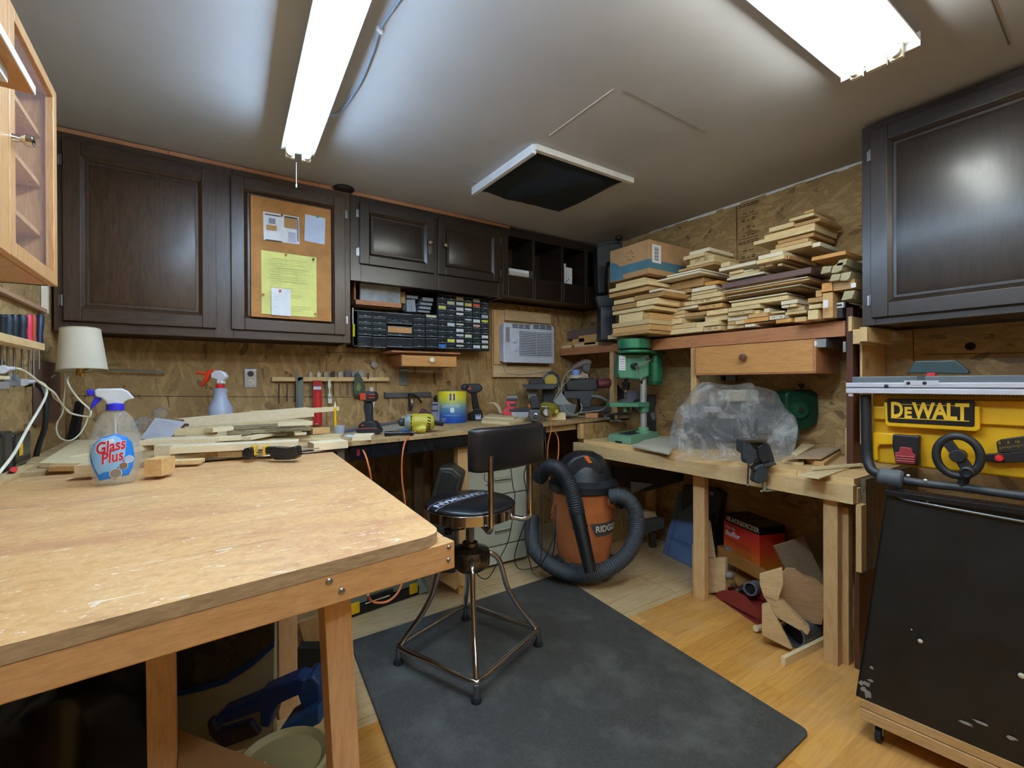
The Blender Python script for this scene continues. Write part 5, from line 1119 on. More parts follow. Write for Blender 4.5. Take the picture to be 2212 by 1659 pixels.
def crumple(t, c, r_, m, seed=1, amp=.35):
    n_, k_ = 20, 12; vs, fs = [], []
    for j in range(k_+1):
        for i in range(n_):
            a_ = 2*math.pi*i/n_; b_ = math.pi*j/k_; d_ = Vector((math.cos(a_)*math.sin(b_), math.sin(a_)*math.sin(b_), math.cos(b_)))
            s_ = 1+amp*mn.noise(d_*2.2+Vector((seed, 0, 0)))+amp*.5*mn.noise(d_*6+Vector((seed, 5, 0)))
            vs.append((c[0]+d_.x*r_[0]*s_, c[1]+d_.y*r_[1]*s_, max(c[2]-r_[2]*.9, c[2]+d_.z*r_[2]*s_)))
    for j in range(k_):
        for i in range(n_): fs.append((j*n_+i, j*n_+(i+1) % n_, (j+1)*n_+(i+1) % n_, (j+1)*n_+i))
    return MB().add(vs, fs, m)
c = t.q(346, 893, .1); t.part('film', crumple(t, (c.x, .1, c.z), (.035, .03, .03), PLAST, 3), sharp=80)
c = t.q(308, 918, .06); t.part('film', crumple(t, (c.x, .06, c.z), (.045, .05, .035), PLAST, 5), sharp=80)

# ---------------------------------------------------------------- glass cleaner bottle
t = px('spray_bottle', 'clear glass-cleaner spray bottle with a blue trigger and blue label on the table', 'spray bottle', 250, 1045, Z=ZT, rz=5)
u = t.s_(250, 1045); ux = u*.79; Z_ = lambda y: (1045-y)*u*.985
PET = C('dfe3e0', .06, alpha=.2, nm='clear_pet', var=.03); LIQ = C('c9bfa4', .1, alpha=.28)
prof = [(0, 0.002), (40, 0), (46, 6), (55, 40), (57, 70), (56, 95), (50, 112), (42, 130), (37, 142), (30, 150), (22, 156), (15, 160), (14.5, 170)]
mb = MB().lathe([(r_*ux, z_*u) for r_, z_ in prof], PET, 36); mb.v = [(x, y*.68, z) for x, y, z in mb.v]; t.part('bottle', mb, sharp=60)
mb = MB().lathe([(0, .004), (38*ux, .003), (44*ux, 7*u), (52*ux, 40*u), (54*ux, 70*u), (53*ux, 88*u), (0, 88*u)], LIQ, 32); mb.v = [(x, y*.66, z) for x, y, z in mb.v]; t.part('liquid', mb, sharp=60)
CB = C('2a2fc4', .35, coat=.2); CW = C('dfe7ea', .3, alpha=.8)
mb = MB().lathe([(15*ux, 158*u), (20*ux, 159*u), (19.5*ux, 173*u), (14*ux, 175*u), (0, 175*u)], CB, 28, prof and Matrix.Translation((0, 0, 0))); t.part('collar', mb)
fx = lambda x, y: ((x-248)*ux, (1045-y)*u*.985)
def fp(t, pts, y0, y1, m): return MB().prism([fx(*p) for p in pts], y0, y1, m)
mb = fp(t, [(205, 840), (213, 836), (262, 836), (276, 842), (290, 859), (275, 861), (268, 866), (264, 872), (231, 872), (228, 864), (220, 856), (208, 853)], -.014, .014, CW); t.part('sprayer_head', mb, bevel=.005, seg=3)
mb = fp(t, [(190, 838), (205, 837), (206, 852), (192, 851)], -.011, .011, CB); t.part('nozzle', mb, bevel=.004)
mb = fp(t, [(206, 853), (222, 857), (218, 863), (208, 872), (196, 884), (200, 868)], -.006, .006, CB); t.part('trigger', mb, bevel=.002)
mb = MB().cyl((0, 0, .01), (0, 0, 176*u), .0025, CW, n=8); t.part('dip_tube', mb)
# curved label on the bottle
def onb(xp, zp, off=.0008):
    """a point of the bottle's front surface at local x, z"""
    z_ = zp/u; R0 = prof[-1][0]
    for (r1, a1), (r2, a2) in zip(prof[1:], prof[2:]):
        if a1 <= z_ <= a2: R0 = r1+(r2-r1)*(z_-a1)/max(a2-a1, 1e-6); break
    R0 = R0*ux; s_ = max(0, 1-(xp/R0)**2) if abs(xp) < R0 else 0
    return Vector((xp, -(R0*.68*math.sqrt(s_))-off, zp))
def patch(name, pts, m, off, n=14):
    """fill a convex outline given in label pixels and lay it on the bottle"""
    xs = [fx(*p) for p in pts]; z0 = min(p[1] for p in xs); z1 = max(p[1] for p in xs); vs, fs = [], []
    for j in range(n+1):
        z = z0+(z1-z0)*min(max(j/n, .002), .998); cr = []
        for (a_, b_) in zip(xs, xs[1:]+xs[:1]):
            if (a_[1]-z)*(b_[1]-z) < 0: cr.append(a_[0]+(b_[0]-a_[0])*(z-a_[1])/(b_[1]-a_[1]))
        x0_, x1_ = min(cr), max(cr)
        for i in range(n+1): vs.append(onb(x0_+(x1_-x0_)*i/n, z, off))
    for j in range(n):
        for i in range(n): a_ = j*(n+1)+i; fs.append((a_, a_+1, a_+n+2, a_+n+1))
    return MB().add(vs, fs, m)
LB1, LB2, LB3 = C('1b7fe0', .35), C('8fc4f2', .35), C('c9e2f7', .35)
lab = [(197, 975), (203, 955), (222, 938), (250, 933), (270, 938), (284, 955), (289, 985), (284, 1010), (274, 1029), (216, 1032), (206, 1010), (198, 990)]
o = t.part('label', patch('l', lab, LB1, .0008), sharp=80, label='blue paper label')
d_ = patch('l', [(198, 974), (204, 956), (222, 940), (247, 936), (262, 944), (270, 965), (268, 985), (256, 1003), (236, 1016), (214, 1018), (205, 1000)], LB2, .0014).build('label_panel', o)
patch('l', [(207, 968), (222, 948), (245, 942), (250, 950), (225, 958), (210, 975)], LB3, .0018).build('label_panel', o)
RDL = C('c3203c', .4); ca = math.radians(12)
mb = MB()
def wf(dx, dz): return lambda v: onb(v.x*math.cos(ca)-v.z*math.sin(ca)+dx, v.x*math.sin(ca)+v.z*math.cos(ca)+dz, .0028)
for s_, cx_, cy_, sz in (('Glass', 237, 960, 33), ('Plus', 240, 983, 33)):
    p_ = fx(cx_, cy_); text(mb, s_, sz*u, C('f0f4fa', .4), None, warp=(lambda dx, dz: lambda v: onb(v.x*math.cos(ca)-v.z*math.sin(ca)+dx, v.x*math.sin(ca)+v.z*math.cos(ca)+dz, .0023))(*p_), bold=.0022, shear=.35, sx=.7)
    text(mb, s_, sz*u, RDL, None, warp=wf(*p_), bold=.001, shear=.35, sx=.7)
mb.build('lettering', o)
for (cx_, cy_, rx_, m) in ((277, 990, 9, C('aab4cc', .4)), (265, 1003, 9, C('7a5e4c', .4)), (249, 1018, 12, C('8a7f72', .4))):
    ring = [(cx_+rx_*math.cos(a_), cy_+rx_*.85*math.sin(a_)) for a_ in [i*math.pi/10+.01 for i in range(20)]]
    patch('l', [(cx_+(x-cx_)*1.12, cy_+(y-cy_)*1.12) for x, y in ring], WHITE, .0018, 8).build('label_picture', o); patch('l', ring, m, .0024, 8).build('label_picture', o)

# ---------------------------------------------------------------- red and white sprayer at the wall
t = px('spray_bottle', 'frosted spray bottle with a red trigger standing against the wall', 'spray bottle', 476, 935, Z=ZC_+.001, rz=CF)
P = W(476, 880, Y=2.86); P.z = ZC_+.001; t.o.location = P; t.M = Matrix.Translation(P) @ Matrix.Rotation(R(CF), 4, 'Z'); t.I = t.M.inverted()
qz = lambda y: t.q(476, y).z; u = t.s_(476, 880)
FR = C('b3bcd4', .35, alpha=.93); mb = MB().lathe([(0, 0), (22*u, .001), (23.5*u, .006), (23.5*u, qz(880)), (14.5*u, qz(862)), (12.5*u, qz(850)), (13.5*u, qz(846)), (13.5*u, qz(840)), (8*u, qz(839)), (8*u, qz(836))], FR, 28); t.part('bottle', mb, sharp=60)
t.part('collar', MB().cyl((0, 0, qz(838)), (0, 0, qz(830)), 8.5*u, RED))
WP = C('e4e6f0', .35)
mb = MB(); t.poly(mb, [(467, 829), (468, 820), (455, 816), (455, 806), (463, 800), (472, 800), (482, 804), (488, 813), (485, 819), (480, 822), (481, 829)], -.014, .028, WP); t.part('sprayer_head', mb, bevel=.005, seg=3)
mb = MB(); t.poly(mb, [(455, 806), (452, 812), (447, 822), (435, 835), (431, 834), (438, 820), (443, 808), (448, 800), (458, 798), (462, 800)], -.01, .02, C('e0401f', .35)); t.part('trigger', mb, bevel=.003)
mb = MB(); a, b = t.q(445, 808), t.q(425, 805); mb.cyl(a, b, .008, C('e0401f', .35), r1=.006); t.part('nozzle', mb)

# ---------------------------------------------------------------- bar clamp on the table
t = px('bar_clamp', 'black trigger bar clamp with yellow pads lying across the table', 'clamp', 580, 998, Z=ZT, rz=CF)
mb = MB(); t.poly(mb, [(521, 976), (526, 969), (540, 967), (542, 975), (542, 988), (538, 994), (527, 994), (522, 987)], -.02, .04, BLACKG); t.part('fixed_jaw', mb, bevel=.006)
mb = MB(); t.poly(mb, [(581, 972), (590, 967), (620, 969), (632, 965), (640, 966), (642, 985), (638, 992), (620, 994), (592, 994), (583, 986)], -.022, .045, BLACKG); t.poly(mb, [(592, 980), (612, 981), (612, 990), (594, 988)], -.026, .01, BLACK); t.part('trigger_body', mb, bevel=.006)
mb = MB(); t.poly(mb, [(571, 966), (590, 966), (596, 974), (594, 982), (571, 980)], .0, .03, BLACKG); t.part('sliding_jaw', mb, bevel=.004)
for lb, pp in ((0, [(541, 963), (549, 963), (550, 985), (541, 985)]), (1, [(566, 963), (574, 963), (574, 984), (566, 984)])):
    mb = MB(); t.poly(mb, pp, -.0, .028, C('d8b13a', .45)); t.part('jaw_pad', mb, bevel=.003)
mb = MB(); a = t.q(536, 978, -.008); b = t.q(745, 964, .30)
mb.cyl(a, b, .0028, STEEL, n=8); a = t.q(536, 988, .0); b = t.q(745, 970, .30); mb.cyl(a, b, .0028, STEEL, n=8); t.part('bar', mb)
mb = MB(); a, b = t.q(705, 968, .26), t.q(746, 962, .3); mb.box((-.012, -.006, 0), (.012, .006, (b-a).length), BLACK, aim(a, b)); t.part('end_stop', mb, bevel=.002)

# ---------------------------------------------------------------- cordless drill, orange and black
def frame_at(x, y, Z): return W(x, y, Z=Z)
OB = C('c1441c', .45); BK = C('23262b', .5)
t = px('cordless_drill', 'black cordless driver with orange trim standing on its battery pack', 'cordless drill', 794, 938, Z=ZC_, rz=CF)
mb = MB(); t.poly(mb, [(768, 926), (781, 923), (812, 923), (819, 928), (818, 938), (812, 939), (769, 935)], -.035, .08, BK); t.part('battery_pack', mb, bevel=.006)
mb = MB(); t.poly(mb, [(772, 926), (774, 917), (782, 911), (806, 910), (813, 917), (814, 926)], -.03, .07, BK); t.part('handle_foot', mb, bevel=.006)
mb = MB(); t.poly(mb, [(785, 869), (802, 869), (803, 885), (802, 900), (804, 912), (788, 912), (787, 895), (784, 880)], -.018, .036, BK); t.part('grip', mb, bevel=.006)
mb = MB(); t.poly(mb, [(779, 848), (784, 846), (806, 846), (811, 850), (811, 862), (806, 869), (785, 869), (778, 862)], -.03, .06, BK); t.part('motor_housing', mb, bevel=.01, seg=3)
mb = MB(); t.poly(mb, [(767, 853), (778, 849), (780, 866), (773, 864), (768, 860)], -.02, .04, C('40201a', .5)); t.part('nose', mb, bevel=.008)
mb = MB(); t.poly(mb, [(777, 850), (790, 849.5), (790, 864), (778, 864)], -.033, .006, OB); t.rect(mb, 796, 852, 809, 854, -.034, .006, OB); t.rect(mb, 796, 858, 809, 860, -.034, .006, OB); t.rect(mb, 770, 926, 812, 927.2, -.038, .004, OB); c = t.q(783, 919, -.034); mb.cyl((c.x, -.036, c.z), (c.x, -.03, c.z), .006, OB); mb.box(tuple(t.q(788, 910.5, -.02)), tuple(t.q(803, 912.5, .02)), OB); t.part('orange_trim', mb, bevel=.001)
# ---------------------------------------------------------------- yellow corded drill lying down
t = px('corded_drill', 'yellow-green corded power drill lying on the counter', 'power drill', 910, 934, Z=ZC_, rz=CF)
YG = C('b3a838', .45); GM = C('8fa0a0', .4, .3)
a, b = t.q(876, 919), t.q(930, 914); ax_ = (b-a).normalized(); r0 = .048; cz = r0
A0 = Vector((a.x, 0, .055)); L = (b-a).length
mb = MB().lathe([(0, 0), (.036, 0), (.044, .012), (.045, L*.22)], GM, 28, aim(A0, A0+Vector((1, .05, 0)))); t.part('gear_case', mb)
mb = MB().lathe([(.045, L*.22), (.048, L*.26), (.048, L*.8), (.044, L*1.02), (.03, L*1.14), (0, L*1.15)], YG, 28, aim(A0, A0+Vector((1, .05, 0)))); t.part('motor_body', mb)
mb = MB()
for k in range(5): mb.box((.0, -.002, -.006), (.005, .004, .006), BLACK, Matrix.Translation(A0+Vector((L*.28, -.046+.004*abs(k-2), -.034+.017*k))))
for k in range(5): mb.box((.0, -.002, -.003), (.018, .004, .002), BLACK, Matrix.Translation(A0+Vector((L*.93, -.042+.006*abs(k-2), -.03+.015*k))) @ Matrix.Rotation(R(20), 4, 'Y'))
t.part('vent_slot', mb)
mb = MB().lathe([(0, 0), (.008, 0), (.02, .01), (.022, .03), (.018, .035)], DKGREY, 20, aim(A0+Vector((-.04, 0, 0)), A0+Vector((1, .05, 0)))); t.part('chuck', mb)
c = t.q(905, 926, -.05); mb = MB(); mb.tube([c+Vector((-.03, .02, -.012)), c+Vector((.0, -.01, -.002)), c+Vector((.03, .0, .0))], [.014, .02, .026], YG, n=14); t.part('cord_boss', mb)
mb = MB(); a = t.q(930, 912, .03); b = t.q(958, 916, .03); mb.box((-.014, -.012, 0), (.014, .012, (b-a).length), BLACK, aim(a, b)); t.part('side_grip', mb, bevel=.005)
D_ = dep(t.o.location)
pts = [(904, 929, D_-.05), (893, 934, D_-.09), (880, 945, D_-.2), (872, 965, D_-.28), (868, 1000, D_-.3), (869, 1040, D_-.3), (874, 1078, D_-.3), (878, 1120, D_-.3), (874, 1180, D_-.28), (850, 1300, D_-.35)]
cord('orange extension cord running from the yellow drill down past the counter', pts[:-1], .0042, OCORD)
P2 = D_-.2
cord('orange plug cord hanging from the power strip', [(784, 973, 2.16), (790, 985, 2.1), (797, 1010, 2.08), (802, 1040, 2.08), (804, 1090, 2.12), (800, 1200, 2.2)], .0042, OCORD)
P = W(783, 974, pl=(Vector((A.x, A.y, 0)), Vector((dirc.y if False else -dirc.y, dirc.x, 0))))
cord('orange cord loop on the floor by the yellow-latched case', [(795, 1285, 1.95), (800, 1296, 1.98), (812, 1302, 2.0), (835, 1300, 2.02), (855, 1286, 2.05), (868, 1262, 2.08), (875, 1230, 2.1)], .005, OCORD)
# flashlight, blue tape, sanding disc, straightedges behind
t = px('flashlight', 'small black metal flashlight lying at the counter edge', 'flashlight', 855, 942, Z=ZC_, rz=CF)
a, b = t.q(831, 938, -.01), t.q(880, 934, -.0); a.z = b.z = .014
mb = MB().lathe([(0, 0), (.011, 0), (.013, .002), (.013, .03), (.01, .04), (.01, .12), (.0115, .125), (.0115, .145), (0, .146)], BLACKG, 20, aim(a, b)); t.part('barrel', mb); mb = MB().cyl(a-(b-a)*.005, a, .0095, C('9aa3ac', .1, .6)); t.part('lens', mb)
mb = MB(); f = flat
flat('blue_tape', 'crumpled strip of blue painters tape under the flashlight', 'tape', [(824, 925), (826, 935), (862, 928), (896, 936), (912, 933), (884, 920), (860, 918)], ZC_, .003, C('2f86d8', .6))
t = px('sanding_disc', 'maroon sanding disc standing behind the yellow drill', 'sanding disc', 920, 922, Z=ZC_, rz=CF)
mb = MB(); t.poly(mb, [(900, 905), (903, 893), (911, 882), (920, 884), (932, 895), (938, 908), (938, 918), (905, 918)], .03, .003, C('55313a', .85)); t.part('disc', mb)
flat('steel_straightedge', 'long blue-grey straightedge lying behind the drills', 'straightedge', [(742, 927), (742, 931), (872, 912), (870, 907)], ZC_, .012, C('6f7790', .4, .4))
flat('grey_batten', 'grey wooden batten lying along the wall side of the counter', 'batten', [(742, 938), (800, 938), (890, 922), (860, 914)], ZC_, .008, C('a39a88', .7))
t = px('sander_bag', 'small pale box tool behind the yellow drill', 'box', 880, 915, Z=ZC_)
mb = MB(); t.rect(mb, 866, 898, 896, 918, .06, .08, C('b6a577', .6)); t.part('box_body', mb, bevel=.004)
# pencil and its cup
t = px('pencil_cup', 'small clear plastic cup at the heap of scrap', 'cup', 733, 943, Z=ZC_, rz=CF)
u = t.s_(733, 943); mb = MB().lathe([(0, .001), (9*u, 0), (12*u, 24*u), (11.4*u, 24*u), (8.6*u, .003)], C('b4bed2', .2, alpha=.6), 24); t.part('cup_wall', mb)
dp = dep(t.o.location)-.005; p0, p1, p2 = P3(725, 943, dp), P3(724, 880, dp), P3(723.6, 866, dp)
tp = T('pencil', 'sharp yellow pencil standing in the small cup', 'pencil', p0, 0)
tp.part('shaft', MB().cyl(tp.I @ p0, tp.I @ p1, 2.6*u, YEL, n=6)); tp.part('sharpened_tip', MB().cyl(tp.I @ p1, tp.I @ p2, 2.6*u, CREAM, r1=.0003, n=8), label='pale sharpened tip')

# ---------------------------------------------------------------- paint can and neighbours
t = px('paint_can', 'yellow and blue gallon paint can on the counter', 'paint can', 977, 912, Z=ZC_, rz=CF)
u = t.s_(977, 912); Rr = 31*u; H_ = 69*u
s = N('paint_can_print'); v = s.coord(); sp = s.n('ShaderNodeSeparateXYZ'); s.l(v, sp.inputs[0]); no = s.noise(v, 12, 3)
ad = s.n('ShaderNodeMath', operation='MULTIPLY_ADD'); ad.inputs[1].default_value = .03; s.l(no, ad.inputs[0]); s.l(sp.outputs[2], ad.inputs[2])
mr = s.n('ShaderNodeMapRange'); mr.inputs[1].default_value = 0; mr.inputs[2].default_value = H_+.015; s.l(ad.outputs[0], mr.inputs[0])
s.col(s.ramp(mr.outputs[0], [(0, hx('1b3fb0')), (.3, hx('2f62b8')), (.55, hx('7fa9b0')), (.66, hx('b9c46a')), (.8, hx('dcd23a')), (1, hx('d9cb2f'))])); s.b.inputs['Roughness'].default_value = .35
mb = MB().lathe([(0, 0), (Rr*.98, 0), (Rr, .004), (Rr, H_-.004), (Rr*.99, H_)], s.m, 40); t.part('can_body', mb)
mb = MB().lathe([(Rr*1.0, H_-.006), (Rr*1.035, H_-.003), (Rr*1.035, H_+.002), (Rr*.96, H_+.003), (Rr*.93, H_-.003), (0, H_-.002)], C('b9bdbd', .2, .9), 40); t.part('rim', mb)
cw = lambda v: Vector((math.sin(v.x/Rr)*(Rr+.001), -math.cos(v.x/Rr)*(Rr+.001), v.z))
mb = MB(); off = lambda dx, dz: (lambda v: cw(Vector((v.x+dx, 0, v.z+dz))))
text(mb, 'Latitude', .036, C('d5e0ea', .5), None, warp=off(.004, H_*.54), sx=1.05); text(mb, 'EXTERIOR ACRYLIC', .011, C('c5d5ea', .5), None, warp=off(.012, H_*.24), sx=1.2)
text(mb, 'EXTERIOR', .009, WHITE, None, warp=off(-.05, H_*.14), sx=1.1); text(mb, 'ACRYLIC', .009, WHITE, None, warp=off(-.05, H_*.095), sx=1.1); text(mb, 'SATIN', .009, WHITE, None, warp=off(-.055, H_*.05), sx=1.1)
t.part('lettering', mb)
mb = MB(); q_ = [cw(Vector((x, 0, z))) for x, z in ((-.004, H_*.7), (.03, H_*.7), (.03, H_*.9), (-.004, H_*.9))]; mb.add([p*1.0 for p in q_], [(0, 1, 2, 3)], C('2b2f9c', .4)); text(mb, 'SW', .012, WHITE, None, warp=lambda v: cw(Vector((v.x+.013, 0, v.z+H_*.8)))*1.003)
q_ = [cw(Vector((x, 0, z)))*1.003 for x, z in ((0, H_*.33), (.026, H_*.33), (.026, H_*.47), (0, H_*.47))]; mb.add(q_, [(0, 1, 2, 3)], C('dfe9f2', .4)); t.part('emblem', mb)
t.part('side_label', (lambda m_: m_.add([cw(Vector((x, 0, z)))*1.002 for x, z in ((-.12, .0), (-.088, .0), (-.088, H_*.62), (-.12, H_*.62))], [(0, 1, 2, 3)], C('d9dce8', .5)))(MB()), label='white side panel of the print')
t = px('spray_can', 'white can with purple markings half hidden behind the paint can', 'can', 944, 908, Z=ZC_, rz=CF)
u = t.s_(944, 908); mb = MB().lathe([(0, 0), (12*u, 0), (12*u, 36*u), (9*u, 40*u), (0, 40*u)], C('b9bac6', .4), 24); t.part('can_body', mb); mb = MB().cyl((0, 0, 20*u), (0, 0, 23*u), 12.2*u, C('4a3f78', .4)); mb.cyl((0, 0, 33*u), (0, 0, 36*u), 12.2*u, C('4a3f78', .4)); t.part('band', mb)
t.part('cap', MB().lathe([(6*u, 40*u), (7*u, 48*u), (4*u, 54*u), (0, 55*u)], BLACK, 20))
# black drill
t = px('cordless_drill', 'all-black cordless drill standing upright beside the paint can', 'cordless drill', 1026, 908, Z=ZC_, rz=CF)
mb = MB(); t.poly(mb, [(1010, 893), (1020, 890), (1024, 882), (1036, 882), (1042, 892), (1042, 906), (1036, 910), (1012, 909)], -.03, .065, BLACKG); t.part('battery_pack', mb, bevel=.008)
mb = MB(); t.poly(mb, [(1017, 848), (1029, 846), (1031, 862), (1036, 884), (1021, 886), (1019, 866)], -.017, .034, BLACKG); t.part('grip', mb, bevel=.007)
mb = MB(); t.poly(mb, [(1010, 829), (1035, 829), (1042, 836), (1041, 843), (1030, 849), (1014, 851), (1006, 843)], -.028, .056, BK); t.part('motor_housing', mb, bevel=.012, seg=3)
mb = MB(); a, b = t.q(1008, 837), t.q(996, 836); mb.lathe([(.026, 0), (.024, (b-a).length*.5), (.012, (b-a).length), (0, (b-a).length)], DKGREY, 20, aim(a, b)); t.part('chuck', mb)
mb = MB(); t.rect(mb, 1010, 837, 1018, 842, -.031, .01, C('b8442a', .5)); t.part('clutch_ring', mb, bevel=.002)
mb = MB(); t.rect(mb, 1027, 896, 1039, 906, -.032, .003, C('b9c0d2', .5)); t.rect(mb, 1028, 897, 1038, 899, -.0325, .002, C('2f4f9c', .5)); t.part('label', mb)
# boards and curved strip at mid counter
flat('pine_offcut', 'pale wide board lying by the black drill foot', 'board', [(1040, 908), (1100, 912), (1142, 903), (1075, 893), (1042, 896)], ZC_, .018, PALE_X)
flat('pine_offcut', 'narrow board lying on the wide one toward the wall', 'board', [(1045, 900), (1110, 903), (1115, 899), (1060, 892)], ZC_+.0185, .01, PALE_X)
t = px('curved_strip', 'thin bent pale strip curling up in front of the wall', 'strip', 1075, 905, Z=ZC_)
mb = MB(); P = [t.q(x, y, .05) for x, y in ((1056, 871), (1066, 872), (1074, 880), (1079, 893))]; Q = [t.q(x, y, .05) for x, y in ((1058, 869), (1070, 869), (1080, 878), (1086, 893))]
mb.add([tuple(p) for p in P+Q], [(0, 1, 5, 4), (1, 2, 6, 5), (2, 3, 7, 6)], C('c9b79a', .7)); t.part('strip_face', mb, sharp=80)
# red palm sander with clear dust box
t = px('palm_sander', 'red and black sander with a clear dust box', 'sander', 1115, 905, Z=ZC_, rz=CF)
RS = C('c8404a', .4)
mb = MB(); t.poly(mb, [(1093, 869), (1096, 866), (1114, 866), (1116, 875), (1112, 882), (1116, 890), (1118, 900), (1086, 898), (1085, 888), (1095, 880), (1092, 873)], -.03, .07, RS); t.part('body', mb, bevel=.01, seg=3)
mb = MB(); t.rect(mb, 1094, 855, 1118, 861, -.02, .05, C('8d8b88', .6)); t.poly(mb, [(1096, 861), (1116, 861), (1117, 866), (1095, 866)], -.025, .055, DKGREY); t.poly(mb, [(1101, 873), (1114, 871), (1114, 877), (1103, 879)], -.034, .01, DKGREY); t.part('motor_cap', mb, bevel=.004)
mb = MB(); t.poly(mb, [(1100, 884), (1142, 880), (1144, 888), (1140, 890), (1102, 890)], -.035, .07, DKGREY); t.part('dust_port', mb, bevel=.003)
mb = MB(); t.poly(mb, [(1104, 888), (1142, 887), (1141, 900), (1134, 905), (1110, 904), (1105, 896)], -.032, .06, C('c5cad2', .3, alpha=.8)); t.part('dust_box', mb, bevel=.006)
# black tool standing behind the stool back
t = px('router', 'black and grey power tool standing upright behind the stool back', 'router', 1158, 912, Z=ZC_, rz=CF)
mb = MB(); t.poly(mb, [(1145, 860), (1152, 856), (1164, 858), (1168, 868), (1167, 884), (1148, 884), (1144, 872)], -.04, .08, C('23282e', .4)); t.part('motor', mb, bevel=.012, seg=3)
mb = MB(); t.poly(mb, [(1143, 885), (1168, 884), (1168, 905), (1160, 912), (1145, 909), (1142, 898)], -.045, .09, C('54575a', .45, .3)); t.part('base_housing', mb, bevel=.008)
mb = MB(); c = t.q(1157, 897, -.047); mb.lathe([(.006, 0), (.016, 0), (.016, .012), (.006, .014)], STEEL, 20, at((c.x, c.y, c.z), x=90)); t.part('collet', mb); t.part('height_knob', (lambda m_: (t.rect(m_, 1142, 872, 1147, 879, -.03, .03, ORANGE), m_)[1])(MB()))
# yellow-brown planer lying with round white end
t = pxd('planer', 'yellow-brown power tool with a white round end cap', 'power tool', 1190, 3.3, ZC_)
YB = C('8a8034', .4); mb = MB(); a, b = t.q(1171, 885, -.03), t.q(1200, 883, .02)
mb.lathe([(0, 0), (.05, 0), (.053, .008), (.05, .05), (.04, .12), (.025, .14), (0, .145)], YB, 28, aim(t.q(1176, 885, -.05), t.q(1200, 882, .05))); t.part('body', mb)
c = t.q(1182, 889, -.06); mb = MB(); mb.lathe([(0, 0), (.026, 0), (.028, -.006), (.03, .02)], C('c9cfd6', .4), 24, at((c.x, c.y-.006, c.z), x=90)); t.part('end_cap', mb)
c = t.q(1202, 890, -.02); t.part('knob', MB().ball((c.x, c.y, c.z), .02, C('a59a3a', .4)))
mb = MB(); a, b = t.q(1170, 878, -.075), t.q(1194, 880, -.06); mb.cyl(a, b, .0035, C('e8ecef', .2, .8)); t.part('chrome_trim', mb)
mb = MB(); t.rect(mb, 1170, 903, 1222, 903.1, .0, .001, PINE_X)
one('pine_block', 'flat pine block under the yellow-brown tool', 'board', (lambda: world(t, MB().box(tuple(t.q(1180, 892, .03)), tuple(Vector((t.q(1222, 897, .03).x, .1, .0008))), PALE_X)))(), bevel=.001)
dd = dep(t.o.location)
cord('orange cord dropping from the yellow-brown tool to the floor', [(1190, 890, dd-.05), (1190, 905, dd-.15), (1191, 925, dd-.2), (1184, 960, dd-.2), (1183, 1000, dd-.2), (1188, 1040, dd-.2), (1199, 1090, dd-.25), (1192, 1120, dd-.3)], .0042, OCORD)
cord('second orange cord hanging in front of the shop vacuum', [(1199, 933, dd-.1), (1206, 950, dd-.15), (1206, 985, dd-.2), (1200, 1030, dd-.3), (1196, 1075, dd-.3), (1192, 1110, dd-.3)], .0042, OCORD)
cord('thin black and white wire hanging beside the orange cords', [(1168, 893, dd-.05), (1176, 915, dd-.15), (1178, 950, dd-.2), (1182, 990, dd-.2), (1184, 1040, dd-.3), (1200, 1110, dd-.35), (1201, 1190, dd-.4)], .0022, C('5b5a58', .5), n=6)

# disc sander machine
t = px('disc_sander', 'bench disc sander with a tan disc and dark tilting table', 'disc sander', 1175, 900, Z=ZC_, rz=CF)
P = W(1175, 895, Y=2.86); P.z = ZC_; t.o.location = P; t.M = Matrix.Translation(P) @ Matrix.Rotation(R(CF), 4, 'Z'); t.I = t.M.inverted()
c = t.q(1190, 823); u = t.s_(1190, 823)
mb = MB(); mb.cyl((c.x, .0, c.z), (c.x, .02, c.z), 13.5*u, C('b3983e', .8), n=36); t.part('sanding_disc', mb)
mb = MB(); mb.tube([(c.x+18*u*math.cos(a_), .02, c.z+19*u*math.sin(a_)) for a_ in [R(110)-i*R(180)/10 for i in range(11)]], .009, DKGREY, n=10); mb.cyl((c.x, .02, c.z), (c.x, .05, c.z), 19*u, C('4b5055', .5), n=36); t.part('disc_guard', mb)
mb = MB(); t.poly(mb, [(1128, 830), (1203, 829), (1203, 836), (1195, 841), (1145, 841), (1131, 836)], -.1, .13, C('3a3d40', .55, .3)); t.part('table', mb, bevel=.003)
mb = MB(); t.poly(mb, [(1136, 841), (1160, 841), (1158, 880), (1150, 890), (1144, 872)], -.02, .03, C('6d675a', .5)); t.poly(mb, [(1172, 841), (1200, 841), (1198, 892), (1176, 892)], .0, .1, C('1f2226', .5)); t.part('frame', mb, bevel=.004)
mb = MB(); t.poly(mb, [(1143, 824), (1147, 817), (1172, 817), (1176, 822), (1174, 830), (1142, 830)], -.05, .08, BLACK); t.part('mitre_gauge', mb, bevel=.004)
